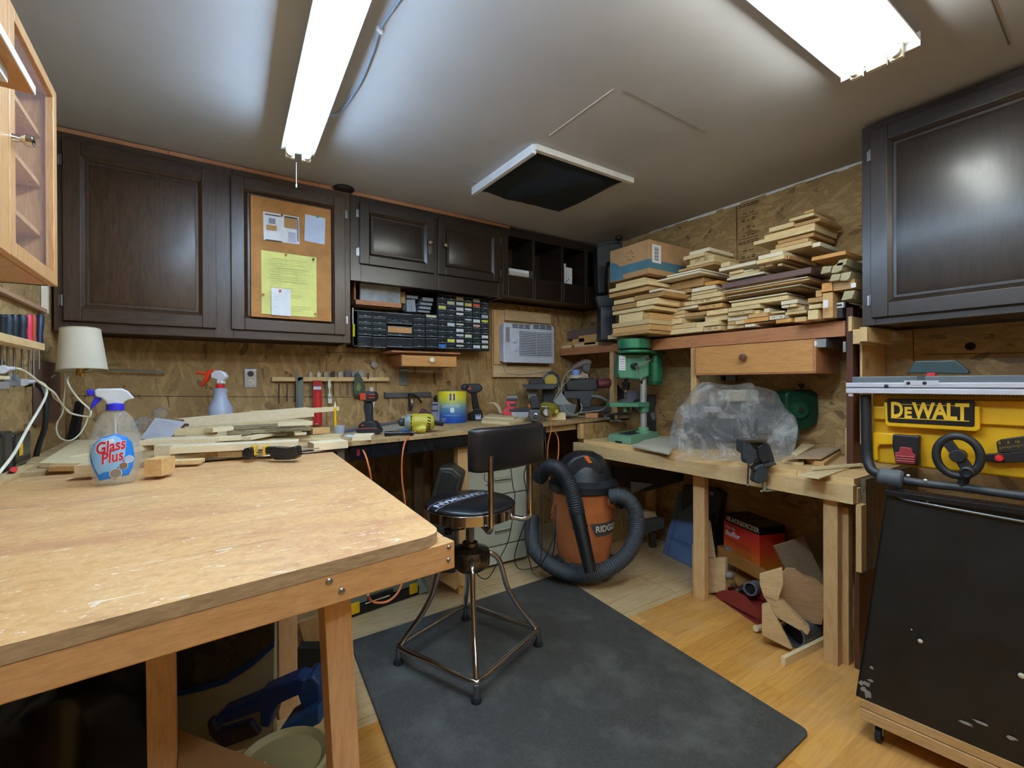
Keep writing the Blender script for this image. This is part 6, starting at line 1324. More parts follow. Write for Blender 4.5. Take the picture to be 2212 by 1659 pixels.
# stacked machine: long dark housing with a red end
t = pxd('band_machine', 'long dark bench machine with a dull red cylinder end', 'bench machine', 1270, 3.5, ZC_)
DM = C('1b2026', .45); DM2 = C('30353a', .5)
mb = MB(); t.poly(mb, [(1222, 822), (1285, 817), (1292, 822), (1292, 842), (1280, 846), (1224, 844)], 0, .13, DM); t.part('upper_housing', mb, bevel=.012)
mb = MB(); t.poly(mb, [(1218, 845), (1284, 844), (1284, 862), (1276, 866), (1276, 880), (1254, 880), (1252, 862), (1220, 862)], -.03, .14, DM2); t.part('lower_housing', mb, bevel=.005)
mb = MB(); a, b = t.q(1291, 829, .05), t.q(1316, 827, .05); mb.cyl(a, b, 10*u*1.0, C('6e2b33', .5), n=28); mb.ball(b, (.018, .035, .035), C('6e2b33', .5)); t.part('end_cylinder', mb, label='dull red cylinder end')
mb = MB(); t.rect(mb, 1255, 878, 1320, 890, -.02, .14, C('22262b', .5)); t.part('base', mb, bevel=.004)
mb = MB(); mb.tube([t.q(1278, 856, -.035), t.q(1296, 858, -.05), t.q(1312, 866, -.05)], .012, C('5a5f60', .5), n=10); t.part('lever', mb)
t = T('angle_grinder', 'dusty grey-brown hand grinder lying on top of the dark machine', 'angle grinder', P3(1255, 817, 3.56), CF)
mb = MB(); mb.tube([t.q(1236, 797), t.q(1250, 789), t.q(1266, 783), t.q(1276, 786)], [.014, .026, .028, .02], C('665750', .55), n=14); t.part('body', mb)
mb = MB(); t.poly(mb, [(1258, 785), (1276, 784), (1275, 800), (1270, 806), (1258, 800)], -.02, .05, C('3a4048', .5)); t.part('gear_head', mb, bevel=.006)
mb = MB(); mb.cyl(t.q(1244, 814), t.q(1244, 799), .033, C('6d84c4', .5), n=24)
one('tape_roll', 'pale blue roll standing under the hand grinder', 'tape roll', world(t, mb))
one('cloth_rag', 'dusty pale rag lying over the dark machine', 'rag', world(t, crumple(t, tuple(t.q(1248, 815)), (.07, .05, .025), C('a59c8e', .85), 8, .3)), sharp=80)
one('small_carton', 'small orange and white carton beside the pale blue roll', 'box', (lambda m_: (t.rect(m_, 1256, 801, 1270, 817, .02, .05, C('c9a287', .6)), world(t, m_))[1])(MB()), bevel=.002)
t = pxd('plastic_tray', 'open grey plastic tray with its lid propped up', 'tray', 1220, 3.42, ZC_)
GT2 = C('5c6364', .5); mb = MB(); t.poly(mb, [(1206, 874), (1246, 874), (1240, 900), (1212, 899)], .02, .1, GT2); t.part('tray_body', mb, bevel=.004)
mb = MB(); t.poly(mb, [(1196, 868), (1212, 846), (1228, 868), (1240, 874), (1206, 876)], .05, .006, C('8b9294', .4)); t.part('lid', mb, bevel=.002)
sideb = Tmp(W(1283, 903, Z=ZC_), CF); mb = MB(); sideb.rect(mb, 1264, 889, 1292, 904, -.0, .05, C('c98f63', .7)); mb.v = [(x, y, max(z, .0008)) for x, y, z in mb.v]; one('wood_block', 'reddish short block of wood at the counter front', 'board', world(sideb, mb), bevel=.002)
t = px('pliers', 'pair of dusty pliers hanging over the counter end', 'pliers', 1325, 905, Z=ZC_+.002, rz=CF)
mb = MB(); t.line(mb, [(1303, 900), (1318, 896), (1340, 893), (1362, 890)], 2.6, C('5a5a58', .5, .4), .02); t.line(mb, [(1306, 902), (1322, 905), (1342, 910)], 2.4, C('8b98a0', .35, .6), .01); t.part('handle', mb)
t.part('joint', (lambda m_: (t.rect(m_, 1318, 898, 1328, 908, 0, .02, BLACK), m_)[1])(MB()), bevel=.002)
t = px('circular_saw', 'grey and black circular saw behind the drill press', 'circular saw', 1370, 895, X=2.8, rz=CF)
c = t.q(1372, 880); u = t.s_(1372, 880); n_ = 18
mb = MB().prism([(c.x+42*u*math.cos(R(10+i*170/n_)), c.z+36*u*math.sin(R(10+i*170/n_))) for i in range(n_+1)], 0, .05, C('7e828c', .45)); t.part('blade_guard', mb, bevel=.008)
mb = MB(); mb.cyl((c.x+.02, -.06, c.z+.02), (c.x+.02, 0, c.z+.02), .045, C('2a2722', .5), n=24); t.part('motor', mb); mb = MB(); t.poly(mb, [(1322, 832), (1332, 828), (1348, 846), (1352, 862), (1335, 868), (1322, 852)], .0, .05, BLACK); t.part('handle', mb, bevel=.008)
t = px('black_bottle', 'tall black object standing behind the drill press column', 'bottle', 1410, 935, X=2.80, rz=CF)
mb = MB(); t.poly(mb, [(1399, 855), (1418, 852), (1418, 870), (1414, 884), (1418, 900), (1418, 934), (1398, 934), (1398, 880)], 0, .06, C('14161a', .5)); t.part('bottle_body', mb, bevel=.008)
t.part('label', (lambda m_: (t.poly(m_, [(1404, 893), (1414, 890), (1416, 905), (1410, 908)], -.002, .003, C('5d5f62', .4)), m_)[1])(MB()))
dm = 3.42
cord('grey cord looping down from the hand grinder over the tray', [(1236, 797, dm), (1220, 812, dm-.05), (1214, 830, dm-.1), (1213, 850, dm-.12), (1216, 875, dm-.12), (1228, 892, dm-.12), (1250, 899, dm-.08), (1266, 899, dm-.05)], .0035, GCORD)
cord('second grey cord running from the rag to the counter', [(1230, 818, dm-.02), (1212, 838, dm-.1), (1200, 858, dm-.14), (1195, 868, dm-.16)], .0035, GCORD)
cord('grey cord rising past the pine post to the press', [(1250, 892, dm-.05), (1275, 889, dm-.05), (1300, 885, dm-.05), (1314, 872, dm-.08), (1318, 858, dm-.05)], .0035, GCORD)
cord('short pale cord loop in front of the dark machine', [(1236, 897, dm-.02), (1250, 893, dm-.03), (1257, 882, dm-.03), (1254, 872, dm-.02)], .004, GCORD)
# ================================================================ rubber mat and stool
corner = [W(755, 1385, Z=.01), W(1205, 1240, Z=.01), W(1750, 1580, Z=.01)]; corner.append(corner[0]+corner[2]-corner[1])
def roundpoly(P, r, n=5):
    out = []
    for i in range(len(P)):
        a, b, c = P[i-1], P[i], P[(i+1) % len(P)]; u = (a-b).normalized(); v = (c-b).normalized(); k = r/math.tan(max(.2, u.angle(v)/2)) if False else r
        p, q = b+u*k, b+v*k
        for j in range(n+1): t_ = j/n; out.append((p*(1-t_)+b*t_)*(1-t_)+(b*(1-t_)+q*t_)*t_)
    return out
def mat_m():
    s = N('rubber_mat'); v = s.coord(); a = s.noise(v, 5, 5, .65); b = s.noise(v, 120, 2)
    s.col(s.mix(s.ramp(a, [(.48, (0, 0, 0, 1)), (.75, (.55, .55, .55, 1))]), s.ramp(b, [(.35, hx('383734')), (.65, hx('454441'))]), hx('6b6c67')))
    s.b.inputs['Roughness'].default_value = .62; s.bump(b, .3, .001); return s.m
one('floor_mat', 'big dark grey rubber mat under the stool', 'mat', MB().slab([(p.x, p.y) for p in roundpoly(corner, .03)], .0005, .012, mat_m()), bevel=.003)
SX, SY = .98, 1.79
t = T('work_stool', 'chrome swivel stool with a round black seat and padded backrest', 'stool', (SX, SY, .012), CF)
g = lambda r_, a_, z: (r_*math.cos(a_), r_*math.sin(a_), z-.012)
feet = [t.I @ W(*q_, Z=.012) for q_ in ((1030, 1523), (1157, 1395), (1005, 1335), (870, 1432))]
ctr = sum(feet, Vector())/4
an = [math.atan2((f-ctr).y, (f-ctr).x) for f in feet]; rr = sum((f-ctr).length for f in feet)/4
t.o.location = t.M @ ctr; t.M = Matrix.Translation(t.o.location) @ Matrix.Rotation(R(CF), 4, 'Z'); t.I = t.M.inverted()
for a_ in an:
    mb = MB().tube([g(.03, a_, .445), g(.085, a_, .45), g(.125, a_, .42), g(.145, a_, .36), g(.165, a_, .29), g(.215, a_, .2), g(rr-.03, a_, .12), g(rr-.012, a_, .09)], .0115, CHROME, n=14)
    l_ = t.part('leg', mb, sharp=60)
    mb = MB().cyl(g(rr, a_, .075), g(rr, a_, .03), .011, STEEL); mb.lathe([(0, 0), (.02, 0), (.021, .006), (.016, .018), (0, .019)], RUBBER, 18, Matrix.Translation(g(rr, a_, .0125))); mb.build('foot', l_)
ring = []
for i in range(4):
    p0, p1 = Vector(g(rr+.004, an[i], .083)), Vector(g(rr+.004, an[(i+1) % 4], .083)); u_ = (p1-p0)
    ring += [p0+u_*.07, p0+u_*.5, p1-u_*.07]
t.part('foot_ring', MB().tube(ring, .0125, CHROME, n=14, closed=True), sharp=60)
HUB = C('68645f', .22, .95)
mb = MB().lathe([(0, .385), (.06, .388), (.085, .41), (.088, .455), (.08, .475), (.04, .488), (.034, .49), (.034, .505), (.024, .51)], HUB, 32, Matrix.Translation((0, 0, -.012))); t.part('hub', mb)
mb = MB(); pr = [(.019, .5)]
for k in range(14): z = .505+k*.008; pr += [(.02, z), (.0175, z+.004)]
mb.lathe(pr+[(.019, .625), (0, .626)], CHROME, 20, Matrix.Translation((0, 0, -.012))); t.part('screw_post', mb, sharp=60)
mb = MB(); mb.tube([(-.02, -.03, .56), (-.09, -.05, .555)], .004, BLACK, n=8, smooth=1); mb.lathe([(.01, -.014), (.018, -.01), (.014, 0), (.018, .01), (.01, .014)], BLACK, 14, Matrix.Translation((-.09, -.05, .555))); t.part('height_knob', mb)
SR = .197
VIN = C('15161b', .33, coat=.12, var=.06)
mb = MB().lathe([(0, .622), (SR-.02, .622), (SR, .628), (SR, .668), (SR-.004, .672)], CHROME, 56, Matrix.Translation((0, 0, -.012))); t.part('seat_band', mb)
mb = MB().lathe([(SR-.002, .668), (SR+.001, .674), (SR-.012, .686), (SR*.75, .698), (SR*.4, .704), (0, .706)], VIN, 56, Matrix.Translation((0, 0, -.012))); se = t.part('seat', mb, sharp=80)
def dome(v):
    r_ = min(math.hypot(v.x, v.y), SR); k = [(0, .706), (SR*.4, .704), (SR*.75, .698), (SR-.012, .686), (SR, .674)]
    for (a0, z0), (a1, z1) in zip(k, k[1:]):
        if a0 <= r_ <= a1: return z0+(z1-z0)*(r_-a0)/(a1-a0)
    return .674
# lettering laid along a chord, read from the far side
p1, p2 = t.q(945, 1095), t.q(1050, 1058)
la = math.radians(225)
def onseat(v, off=.0012):
    # local text x, z -> seat plane
    ex, ez = Vector((math.cos(la), math.sin(la), 0)), Vector((-math.sin(la), math.cos(la), 0))
    bend = -.25*v.x*v.x*2
    p = Vector((-.035, -.03, 0))+ex*v.x+ez*(v.z+bend)
    return Vector((p.x, p.y, dome(p)-.012+off))
mb = MB(); text(mb, 'CRAFTSMAN', .05, C('dde4f6', .6), None, warp=lambda v: onseat(v), bold=.0015, sx=.92)
for s_ in (-.03, .03):
    P_ = [(x/20*.145-.0, s_) for x in range(-20, 21)]
    for (xa, za), (xb, zb) in zip(P_, P_[1:]): mb.add([onseat(Vector((xa, 0, za-.0016))), onseat(Vector((xb, 0, zb-.0016))), onseat(Vector((xb, 0, zb+.0016))), onseat(Vector((xa, 0, za+.0016)))], [(0, 1, 2, 3)], C('b5b2bd', .5))
for xs_ in (-.145, .145):
    mb.add([onseat(Vector((xs_-.0016, 0, -.03))), onseat(Vector((xs_+.0016, 0, -.03))), onseat(Vector((xs_+.0016, 0, .03))), onseat(Vector((xs_-.0016, 0, .03)))], [(0, 1, 2, 3)], C('b5b2bd', .5))
mb.build('seat_lettering', se)
# backrest
E1, E2 = Vector((.017, -.235, 0)), Vector((.318, .09, 0)); ch = E2-E1; nrm = Vector((ch.y, -ch.x, 0)).normalized()
P1, P2 = Vector((.101, -.205, 0)), Vector((.262, -.012, 0))
for p in (P1, P2):
    inn = p*.72; c0 = Vector((p.x, p.y, 0))
    mb = MB().tube([(inn.x*.75, inn.y*.75, .606), (inn.x, inn.y, .602), ((inn.x+p.x)/2*1.04, (inn.y+p.y)/2*1.04, .596), (p.x*.99, p.y*.99, .612), (p.x, p.y, .65), (p.x, p.y, .76), (p.x, p.y, .9)], .0115, CHROME, n=14); t.part('back_support', mb, sharp=60)
n1, n2 = 20, 10; vs, fs = [], []
zb0, zb1 = .835, 1.01
for i in range(n1+1):
    u_ = i/n1; c_ = E1+ch*u_+nrm*(.034*(1-(2*u_-1)**2)); tn = (ch+nrm*(.034*4*(1-2*u_))).normalized(); nn = Vector((tn.y, -tn.x, 0))
    e_ = min(1, (1-abs(2*u_-1))*6+.06)**.5
    for j in range(n2*2):
        a_ = 2*math.pi*j/(n2*2); sx_ = math.copysign(abs(math.cos(a_))**.45, math.cos(a_)); sz_ = math.copysign(abs(math.sin(a_))**.32, math.sin(a_))
        p = c_+nn*(sx_*.026*e_); vs.append((p.x, p.y, (zb0+zb1)/2+sz_*(zb1-zb0)/2*(.86+.14*e_)))
m_ = n2*2
for i in range(n1):
    for j in range(m_): fs.append((i*m_+j, i*m_+(j+1) % m_, (i+1)*m_+(j+1) % m_, (i+1)*m_+j))
fs += [tuple(range(m_)), tuple(range(n1*m_+m_-1, n1*m_-1, -1))]
t.part('backrest', MB().add(vs, fs, VIN), sharp=70)
mb = MB(); hk = E1.lerp(P1, .5); mb.tube([(hk.x+.02, hk.y, .835), (hk.x+.018, hk.y, .81), (hk.x+.03, hk.y, .8), (hk.x+.03, hk.y, .79), (hk.x+.022, hk.y, .785)], .0022, C('6a5a4a', .4, .6), n=6)
t.part('hanging_hook', mb)

# ================================================================ shop vacuum
t = T('shop_vacuum', 'orange shop vacuum with a black lid and grey hose under the bench corner', 'vacuum cleaner', (2.04, 2.22, 0), CF)
VO = C('b96c3a', .6, var=.2); VK = C('1a2026', .45, var=.25); VK2 = C('2f3438', .5)
qq = lambda x, y: t.q(x, y, 0); c_ = qq(1260, 1100).x; u = t.s_(1260, 1100)
zz = lambda y: t.q(1260, y).z
mb = MB().lathe([(0, .055), (.15, .055), (.163, .09), (.178, .2), (.19, .33), (.198, zz(1062)), (.205, zz(1056)), (.205, zz(1050)), (0, zz(1050))], VO, 48, Matrix.Translation((c_, 0, 0))); t.part('drum', mb)
mb = MB().lathe([(.208, zz(1056)), (.218, zz(1053)), (.218, zz(1040)), (.205, zz(1036)), (.18, zz(1030)), (.165, zz(1015)), (.15, zz(1000)), (.12, zz(985)), (.07, zz(976)), (0, zz(974))], VK, 48, Matrix.Translation((c_, 0, 0))); t.part('lid', mb)
mb = MB(); t.poly(mb, [(1215, 1030), (1222, 1000), (1240, 985), (1262, 978), (1284, 984), (1300, 1000), (1308, 1024), (1285, 1030), (1250, 1032)], -.15, .1, VK); t.part('motor_cowl', mb, bevel=.03, seg=4)
mb = MB(); t.poly(mb, [(1260, 986), (1270, 985), (1280, 1000), (1271, 1001)], -.155, .01, C('cf6a22', .45)); t.part('power_switch', mb, bevel=.002, label='orange switch')
mb = MB()
for a_ in (200, 250, 300, 345):
    x_, y_ = .17*math.cos(R(a_)), .17*math.sin(R(a_)); mb.box((-.045, -.04, .03), (.045, .03, .1), VK2, at((c_+x_, y_, 0), z=a_+90))
    mb.cyl((c_+x_*1.1-.012, y_*1.1, .024), (c_+x_*1.1+.012, y_*1.1, .024), .024, BLACK)
mb.lathe([(.0, .05), (.17, .05), (.175, .075), (.165, .09)], VK2, 32, Matrix.Translation((c_, 0, 0)))
t.part('caster_base', mb, bevel=.004)
def vw(v, R_=.1935): a_ = v.x/R_; return Vector((c_+math.sin(a_)*R_, -math.cos(a_)*R_, v.z))
lz = (zz(1110)+zz(1140))/2; lx = .085
mb = MB(); n = 12; top = [(-.07, .035), (.12, .045)]; vs = []
pl = [(-.075, .038), (.12, .045), (.12, -.03), (.06, -.045), (-.035, -.045), (-.055, -.025)]
for j in range(6):
    z_ = .038+( -.083)*j/5
    xl = -.075+.04*j/5; 
    for i in range(n+1): vs.append(vw(Vector((lx+xl+(.13-xl)*i/n, 0, lz+z_)), .1948-.012*(j/5)+.004))
fs = [(j*(n+1)+i, j*(n+1)+i+1, (j+1)*(n+1)+i+1, (j+1)*(n+1)+i) for j in range(5) for i in range(n)]
mb.add(vs, fs, C('4d4a4a', .5)); o = t.part('badge', mb, sharp=80)
mb = MB(); text(mb, 'RIDGID', .052, C('d9d6d2', .5), None, warp=lambda v: vw(Vector((v.x+lx+.045, 0, v.z+lz+.002)), .2), bold=.001); mb.build('lettering', o)
mb = MB(); a, b = qq(1300, 1072)+Vector((0, -.1, 0)), qq(1322, 1072)+Vector((0, -.16, 0)); mb.cyl(a, b, .036, VO); mb.cyl(b, b+(b-a).normalized()*.03, .034, VK2); t.part('inlet_port', mb)
HOSE = C('3c4248', .6); rib = lambda i: (1.05, 1.05, .94, .94)[i % 4]
Dv = dep((2.04, 2.22, .5))
hp = [(1318, 1073, Dv-.2), (1340, 1072, Dv-.22), (1362, 1086, Dv-.22), (1375, 1115, Dv-.22), (1374, 1155, Dv-.25), (1356, 1195, Dv-.28), (1325, 1222, Dv-.3), (1285, 1240, Dv-.28), (1245, 1242, Dv-.26), (1205, 1230, Dv-.24), (1172, 1208, Dv-.18), (1152, 1180, Dv-.1), (1148, 1145, Dv+.02), (1150, 1120, Dv+.1)]
mb = MB(); pts = [t.I @ P3(*p) for p in hp]; pts = [Vector((p.x, p.y, max(p.z, .047))) for p in pts]; mb.tube(pts, .044, HOSE, n=16, smooth=36, prof=rib); t.part('hose', mb, sharp=80)
mb = MB(); hp2 = [(1165, 1032, Dv-.05), (1182, 1010, Dv-.14), (1205, 1012, Dv-.24), (1225, 1035, Dv-.28), (1238, 1070, Dv-.3), (1247, 1110, Dv-.32)]
mb.tube([t.I @ P3(*p) for p in hp2], .045, C('22272c', .55), n=16, smooth=36, prof=rib); t.part('upper_hose', mb, sharp=80)
mb = MB(); a, b = t.I @ P3(1247, 1110, Dv-.32), t.I @ P3(1276, 1236, Dv-.42); b.z = max(b.z, .04); mb.cyl(a, b, .043, BLACK, r1=.034, n=24); mb.cyl(a.lerp(b, .22), a.lerp(b, .24), .046, BLACK, n=24); t.part('wand', mb)
Dg = Dv-.35
cord('black power cord looping on the floor by the file cabinet', [(1140, 1000, Dg), (1132, 1030, Dg), (1144, 1090, Dg), (1143, 1150, Dg), (1140, 1190, Dg-.02), (1148, 1228, 2.9), (1152, 1232, 2.9), (1175, 1210, Dg), (1200, 1150, Dg)], .0032, BCORD)
cord('black cord making a wide loop over the mat edge', [(1150, 1090, Dg), (1130, 1140, Dg), (1114, 1190, Dg), (1112, 1215, 2.92), (1126, 1230, 2.9), (1160, 1224, 2.9), (1190, 1205, 2.95), (1199, 1160, Dg), (1200, 1090, Dg)], .0032, BCORD)
cord('grey cord hanging in front of the file cabinet', [(1102, 1000, 2.7), (1108, 1050, 2.7), (1112, 1075, 2.7), (1100, 1160, 2.7), (1080, 1205, 2.7), (1055, 1248, 2.72), (1035, 1245, 2.75), (1024, 1225, 2.75)], .0032, C('3c3b38', .5))
cord('thin dark wire running beside the vacuum hose', [(1160, 1000, Dg), (1168, 1060, Dg), (1170, 1120, Dg), (1170, 1190, Dg), (1166, 1220, 2.9)], .0025, BCORD)

# ================================================================ under the counter
t = T('file_cabinet', 'pale green-grey steel filing cabinet under the counter', 'file cabinet', (1.61, 2.565, 0), 0)
FC = C('b9bdaa', .45, var=.06); x0, x1 = -.23, .23
t.part('case', MB().box((x0, .012, .02), (x1, .5, .9), FC), bevel=.004)
for (z0, z1, hz_) in ((.475, .89, .565), (.145, .465, .235), (.025, .135, None)):
    d = t.part('drawer', MB().box((x0+.006, -.006, z0), (x1-.006, .012, z1), FC), bevel=.003)
    if hz_: 
        mb = MB().box((-.03, -.0075, hz_-.02), (.1, -.005, hz_+.02), C('8e9183', .5)); mb.box((-.03, -.02, hz_+.006), (.1, -.006, hz_+.016), FC); mb.build('handle', d, .002)
D2 = 2.62
def dthing(name, label, cat, x, y, D, rz=CF, group=None): return T(name, label, cat, P3(x, y, D), rz, group)
t = px('wrapped_monitor', 'grey dusty case wrapped in clear film under the counter', 'case', 960, 1210, Z=.0, rz=CF)
P = P3(955, 829, 2.5); P.z = 0; t.o.location = P; t.M = Matrix.Translation(P) @ Matrix.Rotation(R(CF), 4, 'Z'); t.I = t.M.inverted()
mb = MB(); t.poly(mb, [(925, 1090), (948, 1010), (978, 1010), (1000, 1030), (985, 1095), (985, 1240), (925, 1240)], .0, .2, C('34332d', .5)); t.part('case_body', mb, bevel=.015)
mb = MB(); t.poly(mb, [(938, 1085), (955, 1018), (975, 1020), (988, 1035), (975, 1088)], -.008, .01, C('2a2c2b', .35)); t.part('front_panel', mb, bevel=.006)
t = px('tool_case', 'clear-lidded black organiser case with yellow latches on the floor', 'tool case', 828, 1312, Z=0, rz=8)
u = t.s_(828, 1312); a, b = t.q(745, 1338), t.q(908, 1286); a.z = 0
Wl = b.x-a.x
mb = MB().box((a.x, 0, 0), (b.x, .3, .055), BLACKG); t.part('case_base', mb, bevel=.008)
mb = MB().box((a.x+.005, .004, .0555), (b.x-.005, .3, .12), C('7c8478', .3, alpha=.75)); t.part('lid', mb, bevel=.01)
for k in (.06, .84):
    x_ = a.x+Wl*k; t.part('latch', MB().box((x_, -.008, .02), (x_+.05, .004, .075), YEL), bevel=.003)
mb = MB().box((a.x+Wl*.28, -.002, .05), (a.x+Wl*.62, .03, .085), BLACK); t.part('handle_recess', mb, bevel=.006)
one('wood_strip', 'thin pale stick lying along the tool case', 'strip', MB().tube([W(789, 1304, Z=.06), W(842, 1286, Z=.06)], .003, PALE_X, n=5, smooth=1))
for (pts, m, lb, d) in (([(885, 1260), (905, 1248), (925, 1278), (905, 1290)], C('8d938c', .5), 'pale grey flat case on edge behind the stool leg', .05), ([(950, 1230), (975, 1222), (992, 1262), (985, 1275), (940, 1248)], PINE_X, 'pale wood scrap leaning by the counter leg', .03),
                        ([(972, 1195), (996, 1200), (1003, 1268), (985, 1262), (975, 1230)], PINE_Z, 'upright short board behind the stool post', .03)):
    f = Tmp(W(pts[0][0], 1285, Z=0), CF); mb = MB(); f.poly(mb, pts, 0, d, m); mb.v = [(x, y, max(z, .001)) for x, y, z in mb.v]; one('wood_scrap' if m is not None and 'wood' in lb or 'board' in lb else 'flat_case', lb, 'scrap' if 'wood' in lb or 'board' in lb else 'case', world(f, mb), bevel=.002)
t = px('detergent_bottle', 'purple bottle standing in the shadow behind the stool hub', 'bottle', 995, 1245, Z=0); u = t.s_(995, 1245)
t.part('bottle_body', MB().lathe([(0, 0), (12*u, 0), (13*u, 30*u), (11*u, 70*u), (5*u, 85*u), (5*u, 92*u), (0, 92*u)], C('3a2468', .4), 20))

# ================================================================ under the bench
t = px('plastic_cover', 'blue-grey plastic lid leaning against a dark case under the bench', 'lid', 1465, 1214, Z=0, rz=-78)
BL = C('5d7192', .55, var=.15); a, b = W(1430, 1195, Z=0), W(1500, 1230, Z=0)
def quad3(mb, P, n_, th, m): return mb.hexa([p for p in P], [p+n_*th for p in P], m)
up = Vector((.16, .02, .42)); lo = [t.I @ a, t.I @ b]; hi = [t.I @ (a+up+Vector((0, -.04, 0))), t.I @ (b+up)]
nn = (lo[1]-lo[0]).cross(hi[0]-lo[0]).normalized(); nn = nn if nn.y > 0 else -nn
mb = MB(); quad3(mb, [lo[0], lo[1], hi[1], hi[0]], nn, .02, BL); t.part('lid_panel', mb, bevel=.004)
mb = MB(); L_ = lambda u_, v_: lo[0].lerp(lo[1], u_).lerp(hi[0].lerp(hi[1], u_), v_)-nn*.001
for (p, q_) in (((.18, .04), (.18, .98)), ((.1, .3), (.95, .28)), ((.1, .27), (.95, .25))): mb.tube([L_(*p), L_(*q_)], .003, C('41526e', .6), n=6, smooth=1)
t.part('moulded_groove', mb)
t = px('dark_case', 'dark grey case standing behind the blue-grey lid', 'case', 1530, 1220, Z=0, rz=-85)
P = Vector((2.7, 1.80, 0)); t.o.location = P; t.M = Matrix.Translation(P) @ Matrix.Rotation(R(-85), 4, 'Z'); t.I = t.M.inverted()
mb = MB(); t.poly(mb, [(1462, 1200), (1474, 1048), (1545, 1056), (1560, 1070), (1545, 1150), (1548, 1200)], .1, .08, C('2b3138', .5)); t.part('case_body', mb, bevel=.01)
c = t.q(1537, 1066, .09); t.part('round_button', MB().cyl((c.x, .1, c.z), (c.x, .09, c.z), .014, C('8c857a', .5)))
t = px('wood_blocking', 'short plywood boards fixed beside the bench leg foot', 'board', 1535, 1290, Z=0, rz=-95)
mb = MB(); f = t; P = [t.q(x, y, .02) for x, y in ((1527, 1206), (1567, 1204), (1567, 1278), (1527, 1285))]; mb.prism([(p.x, max(p.z, .001)) for p in P], .02, .04, PLYX); t.part('plywood_board', mb, bevel=.001)
mb = MB(); P = [t.q(x, y, .045) for x, y in ((1495, 1175), (1502, 1172), (1502, 1265), (1495, 1262))]; mb.prism([(p.x, max(p.z, .001)) for p in P], .045, .07, PINE_Z); P = [t.q(x, y, .03) for x, y in ((1528, 1120), (1534, 1128), (1545, 1204), (1530, 1204))]; mb.prism([(p.x, p.z) for p in P], .03, .035, PLYX); t.part('batten', mb, bevel=.001)
# wooden tray with the boxed buffer
RZ = -110.6
P = P3(1607, 1212, 2.72)
Zs = P3(1607, 1232, 2.72).z
t = T('wooden_tray', 'low orange-brown wooden tray holding the boxed buffer', 'tray', (P.x, P.y, Zs), RZ)
TW = wood('tray_wood', 'b87a38', 'c88b47', 'x', vary=.03)
a, b = t.q(1549, 1180), t.q(1672, 1240); 
L_ = b.x-a.x; x0_ = a.x; h_ = t.q(1549, 1172).z
H2 = max(.05, min(.075, t.q(1549, 1178).z))
mb = MB().box((x0_, 0, 0), (x0_+L_, .012, H2), TW); mb.box((x0_, .2, 0), (x0_+L_, .212, H2), TW); mb.box((x0_, 0, 0), (x0_+.012, .212, H2), TW); mb.box((x0_+L_-.012, 0, 0), (x0_+L_, .212, H2), TW); mb.box((x0_, 0, -.008), (x0_+L_, .212, .002), TW); t.part('tray_body', mb, bevel=.002)
box_o = t.M @ Vector((x0_+.045, .014, .003))
tt = T('power_tool_box', 'red and orange cardboard box of a car buffer standing in the wooden tray', 'box', box_o, RZ)
c0, c1, c2, c3 = tt.q(1588, 1117), tt.q(1692, 1160), tt.q(1690, 1228), tt.q(1588, 1118)
bw = tt.q(1685, 1160).x-tt.q(1586, 1160).x; bh = tt.q(1588, 1117).z; bd = .17; bx = tt.q(1586, 1160).x
bx = 0; bw = max(.2, min(.3, bw))
s = N('buffer_box_print'); sp = s.n('ShaderNodeSeparateXYZ'); s.l(s.coord(), sp.inputs[0]); mr = s.n('ShaderNodeMapRange'); mr.inputs[2].default_value = bh
no = s.noise(s.coord(), 6, 2); ad = s.n('ShaderNodeMath', operation='MULTIPLY_ADD'); ad.inputs[1].default_value = .02; s.l(no, ad.inputs[0]); s.l(sp.outputs[2], ad.inputs[2]); s.l(ad.outputs[0], mr.inputs[0])
s.col(s.ramp(mr.outputs[0], [(0, hx('e0902a')), (.25, hx('de7a22')), (.5, hx('dd4a22')), (.75, hx('d8352a')), (1, hx('d0302a'))])); s.b.inputs['Roughness'].default_value = .4
BKB = C('16161b', .4)
mb = MB().box((0, 0, 0), (bw, bd, bh*.985), s.m); ob = tt.part('carton', mb, bevel=.001)
mb = MB().box((-.0006, -.0008, bh*.83), (bw+.0006, .0, bh*.99), BKB); mb.box((0, 0, bh*.985), (bw, bd, bh*.992), BKB); mb.box((bw, 0, bh*.83), (bw+.0006, bd, bh*.99), BKB); tt.part('black_band', mb)
mb = MB(); F_ = lambda dx, dz: Matrix.Translation((dx, -.0012, dz))
text(mb, 'BLACK&DECKER', .037, WHITE, F_(bw*.56, bh*.91), bold=.0012, sx=.82*bw/.26); text(mb, 'Handy', .03, WHITE, F_(bw*.2, bh*.73), shear=.2, bold=.0005, sx=bw/.26); text(mb, 'Buffer', .045, WHITE, F_(bw*.26, bh*.6), shear=.2, bold=.0012, sx=bw/.26)
text(mb, '2', .04, WHITE, F_(bw*.13, bh*.2), ext=.002); tt.part('lettering', mb)
mb = MB(); c = (bw*.1, bh*.91); mb.cyl((c[0], -.0012, c[1]), (c[0], -.0004, c[1]), .012, C('d4532a', .4), n=6)
mb.box((bw*.04, -.0014, bh*.12), (bw*.26, -.0002, bh*.3), C('9a96a0', .4)); mb.box((bw*.04, -.0016, bh*.08), (bw*.26, -.0002, bh*.12), C('2a2440', .4))
random.seed(4)
for k in range(11): mb.box((bw*(.04 if k < 2 else .36), -.0009, bh*(.48-.035*k)), (bw*random.uniform(.7, .95), -.0002, bh*(.492-.035*k)), C('a8402a', .5) if k < 3 else C('a86a28', .5))
tt.part('printed_marks', mb)
mb = MB()
for k in range(5): mb.box((bw*(.05+.19*k), .02, bh*.993), (bw*(.12+.19*k), bd-.02, bh*.9945), C('4b4b54', .4))
tt.part('top_print', mb)
